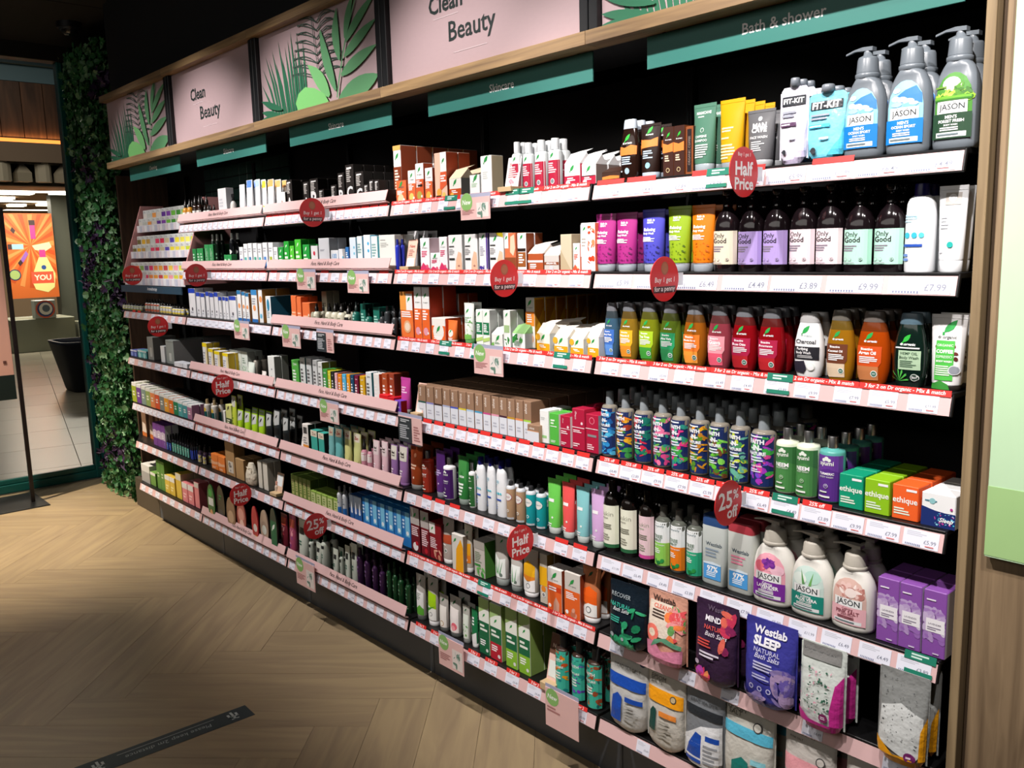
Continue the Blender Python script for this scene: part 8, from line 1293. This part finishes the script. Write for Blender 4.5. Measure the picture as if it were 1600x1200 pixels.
def card(x, z, wd, hg, kind, look):
    b = MB(); b.box(-wd / 2, wd / 2, -.001, .001, -hg, 0, 'e6bdb9', CARD)
    o = ob('hanging_card', b, None, (x, -.014, z), look, 'sign')
    l = MB(); S_ = Surf(d=.002)
    if kind == 'new': ops = [('c', -28, 80, 20, '8aba6c', 1), ('t', -28, 80, 30, 'f4f8f0', 'New', .02, .15), ('b', -44, 22, 0, 46, 'b07a78', 4), ('r', 6, 10, 46, 74, 'e8ddd8'), ('f', 5, 7, ['6a8a7a', 'c8ccc8', '8aa49a'], 10, 16, 42, 66, 8)]
    elif kind == 'dark': ops = [('r', -50, 0, 8, 96, '333a3e'), ('b', -40, 76, 0, 90, 'c8ccce', 2), ('b', -44, 12, 2, 68, 'b8bcc0', 7), ('b', 16, 10, 42, 70, 'b07a78', 6)]
    else: ops = [('c', -28, 80, 20, '8aba6c', 1), ('t', -28, 80, 30, 'f4f8f0', 'New', .02, .15), ('b', -44, 40, 0, 56, 'b07a78', 2)]
    prints(l, S_, wd, hg, ops, .0004); l.v = [(a, b_, c - hg) for a, b_, c in l.v]; ob('print', l, o)
    a = MB(); a.box(-wd / 2 - .001, wd / 2 + .001, .0012, .0022, -.004, .012, 'b8bcd0', mat('grey_card_holder', .3, 'a9adc4')); ob('holder', a, o)
wobbler(-1.4193, -.075, 1.8494, 'penny', 'red round sign for a penny, on the top rail of middle bay')
wobbler(-3.5337, -.075, 1.5942, 'penny', 'red round sign for a penny, on the tray display beside ivy')
wobbler(-2.6097, -.075, 1.5988, 'penny', 'red round sign for a penny, second rail of the second bay')
wobbler(-3.1982, -.075, 1.3150, 'penny', 'red round sign for a penny, third rail of the ivy bay')
wobbler(-0.2854, -.075, 1.6009, 'penny', 'red round sign for a penny, second rail of fourth bay')
wobbler(0.3216, -.075, 1.6040, 'penny', 'red round sign for a penny, under the lime green tube')
wobbler(0.5478, -.075, 1.8467, 'half', 'red round sign Half Price, on the top rail of the oak-end bay')
wobbler(-2.3965, -.075, 1.0622, 'half', 'red round sign Half Price, fourth rail of the second bay')
wobbler(-2.2837, -.075, 0.5351, 'half', 'red round sign Half Price, above the hanging oval packs')
wobbler(-1.5507, -.075, 0.5411, 'off', 'red round sign 25% off, sixth rail of the middle bay')
wobbler(-0.2432, -.075, 0.7817, 'half', 'red round sign Half Price, fifth rail of fourth bay under spray cans')
wobbler(0.5178, -.075, 1.0651, 'off', 'red round sign 25% off, above the frosted rectangular bottles')
card(-0.4871, 1.8540, 0.1474, 0.0700, 'new', 'pink New card with flask drawing under the rose bottles')
card(-1.6136, 1.6148, 0.1578, 0.0747, 'new', 'pink New card with branch drawing below the green boxes')
card(-1.2096, 1.6084, 0.1515, 0.0735, 'new', 'pink New card with bottle drawings below the blue boxes')
card(-2.2723, 1.3705, 0.1622, 0.0775, 'new', 'pink New card below the white and orange boxes')
card(-1.7776, 1.3708, 0.1643, 0.0849, 'new', 'pink New card with two brown bottles under the orange boxes')
card(-1.4860, 1.3695, 0.1357, 0.0828, 'dark', 'dark and pink notice card under the cream bottles')
card(-0.4446, 1.3712, 0.1447, 0.0861, 'new', 'pink New card with jars under the aloe products')
card(-1.4862, 1.0729, 0.1533, 0.0827, 'new', 'pink New card with a tube under the coloured boxes')
card(-0.9032, 1.0874, 0.1474, 0.0971, 'dark', 'dark and pink notice card by the first brown boxes')
card(-1.7867, 0.3048, 0.1719, 0.1236, 'new', 'pink New card on the bottom rail of middle bay')
card(-0.7058, 0.2870, 0.1472, 0.1167, 'new', 'pink New card under the guava tubes, bottom rail')
card(-0.1345, 0.2947, 0.1470, 0.1321, 'plain', 'pink New card near the turquoise bottles, bottom rail')
# packets filling the three tiers of the tray display
PKC = [('e6e2da', 'white'), ('c8ccc4', 'grey'), ('f0a050', 'orange'), ('e0d8cc', 'cream'), ('6a3a9a', 'violet'), ('8a4ab0', 'purple'), ('7cc84a', 'lime'), ('4a9a3a', 'green'), ('9ad06a', 'light green'), ('1a9a84', 'teal'), ('2aa890', 'sea green'), ('d8dcd8', 'silver')]
PKD = [('7a7040', 'olive'), ('e8b83a', 'amber'), ('c8a050', 'ochre'), ('d8dcd4', 'white'), ('f04a70', 'pink'), ('e8385a', 'crimson'), ('d8c8a0', 'sand'), ('5a4ab0', 'blue violet'), ('f0e03a', 'yellow'), ('e8dc50', 'lemon'), ('f0e870', 'pale yellow'), ('c8d83a', 'lime')]
PKE = [('3a8a8a', 'teal'), ('f07a3a', 'orange'), ('8ab05a', 'green'), ('7a5a8a', 'mauve'), ('e83a6a', 'pink'), ('f0904a', 'apricot'), ('e8a03a', 'amber'), ('c84a4a', 'red'), ('f0c84a', 'gold'), ('f0a0a8', 'rose'), ('d8d84a', 'lemon'), ('f0b02a', 'mango')]
for t, pk in ((2, PKC), (1, PKD), (0, PKE)):
    zz = 1.5 + .06 + t * .158 + .0005; yy = .03 + t * .05
    for i, (c, nm) in enumerate(pk):
        for lay in range(2):
            wd = .072; hh = .052
            parts = build('carton', wd, hh, .05, ('dfe2e0', 'cfd2d0'), (('r', -42, 8, 42, 60, c), ('b', -30, 66, 20, 90, 'b0b4b4', 2), ('sr', -42, 8, 42, 60, c)))
            lab = 'wipes packet with %s front, %s layer, %s tray of display' % (nm, ['lower', 'upper'][lay], ['lowest', 'middle', 'topmost'][t])
            root = ob('wipes_packet', parts[0][1], None, (-3.93 + i * .0765 + lay * .004, yy + .03 + lay * .03 + (0 if lay == 0 else 0), zz + lay * (hh + .0005)), lab, 'packet', 'packets on the tray display')
            for pn, me in parts[1:]: link(bpy.data.objects.new(pn, me), root)
            LABELS[lab] = LABELS.get(lab, 0) + 1
# dropper bottles kept behind the tray display's last packets are left to the second bay
for k_, v_ in LABELS.items():
    if v_ > 1: print('DUPLICATE LABEL', v_, k_)
    if len(k_.replace(',', '').split()) > 16: print('LONG', k_)
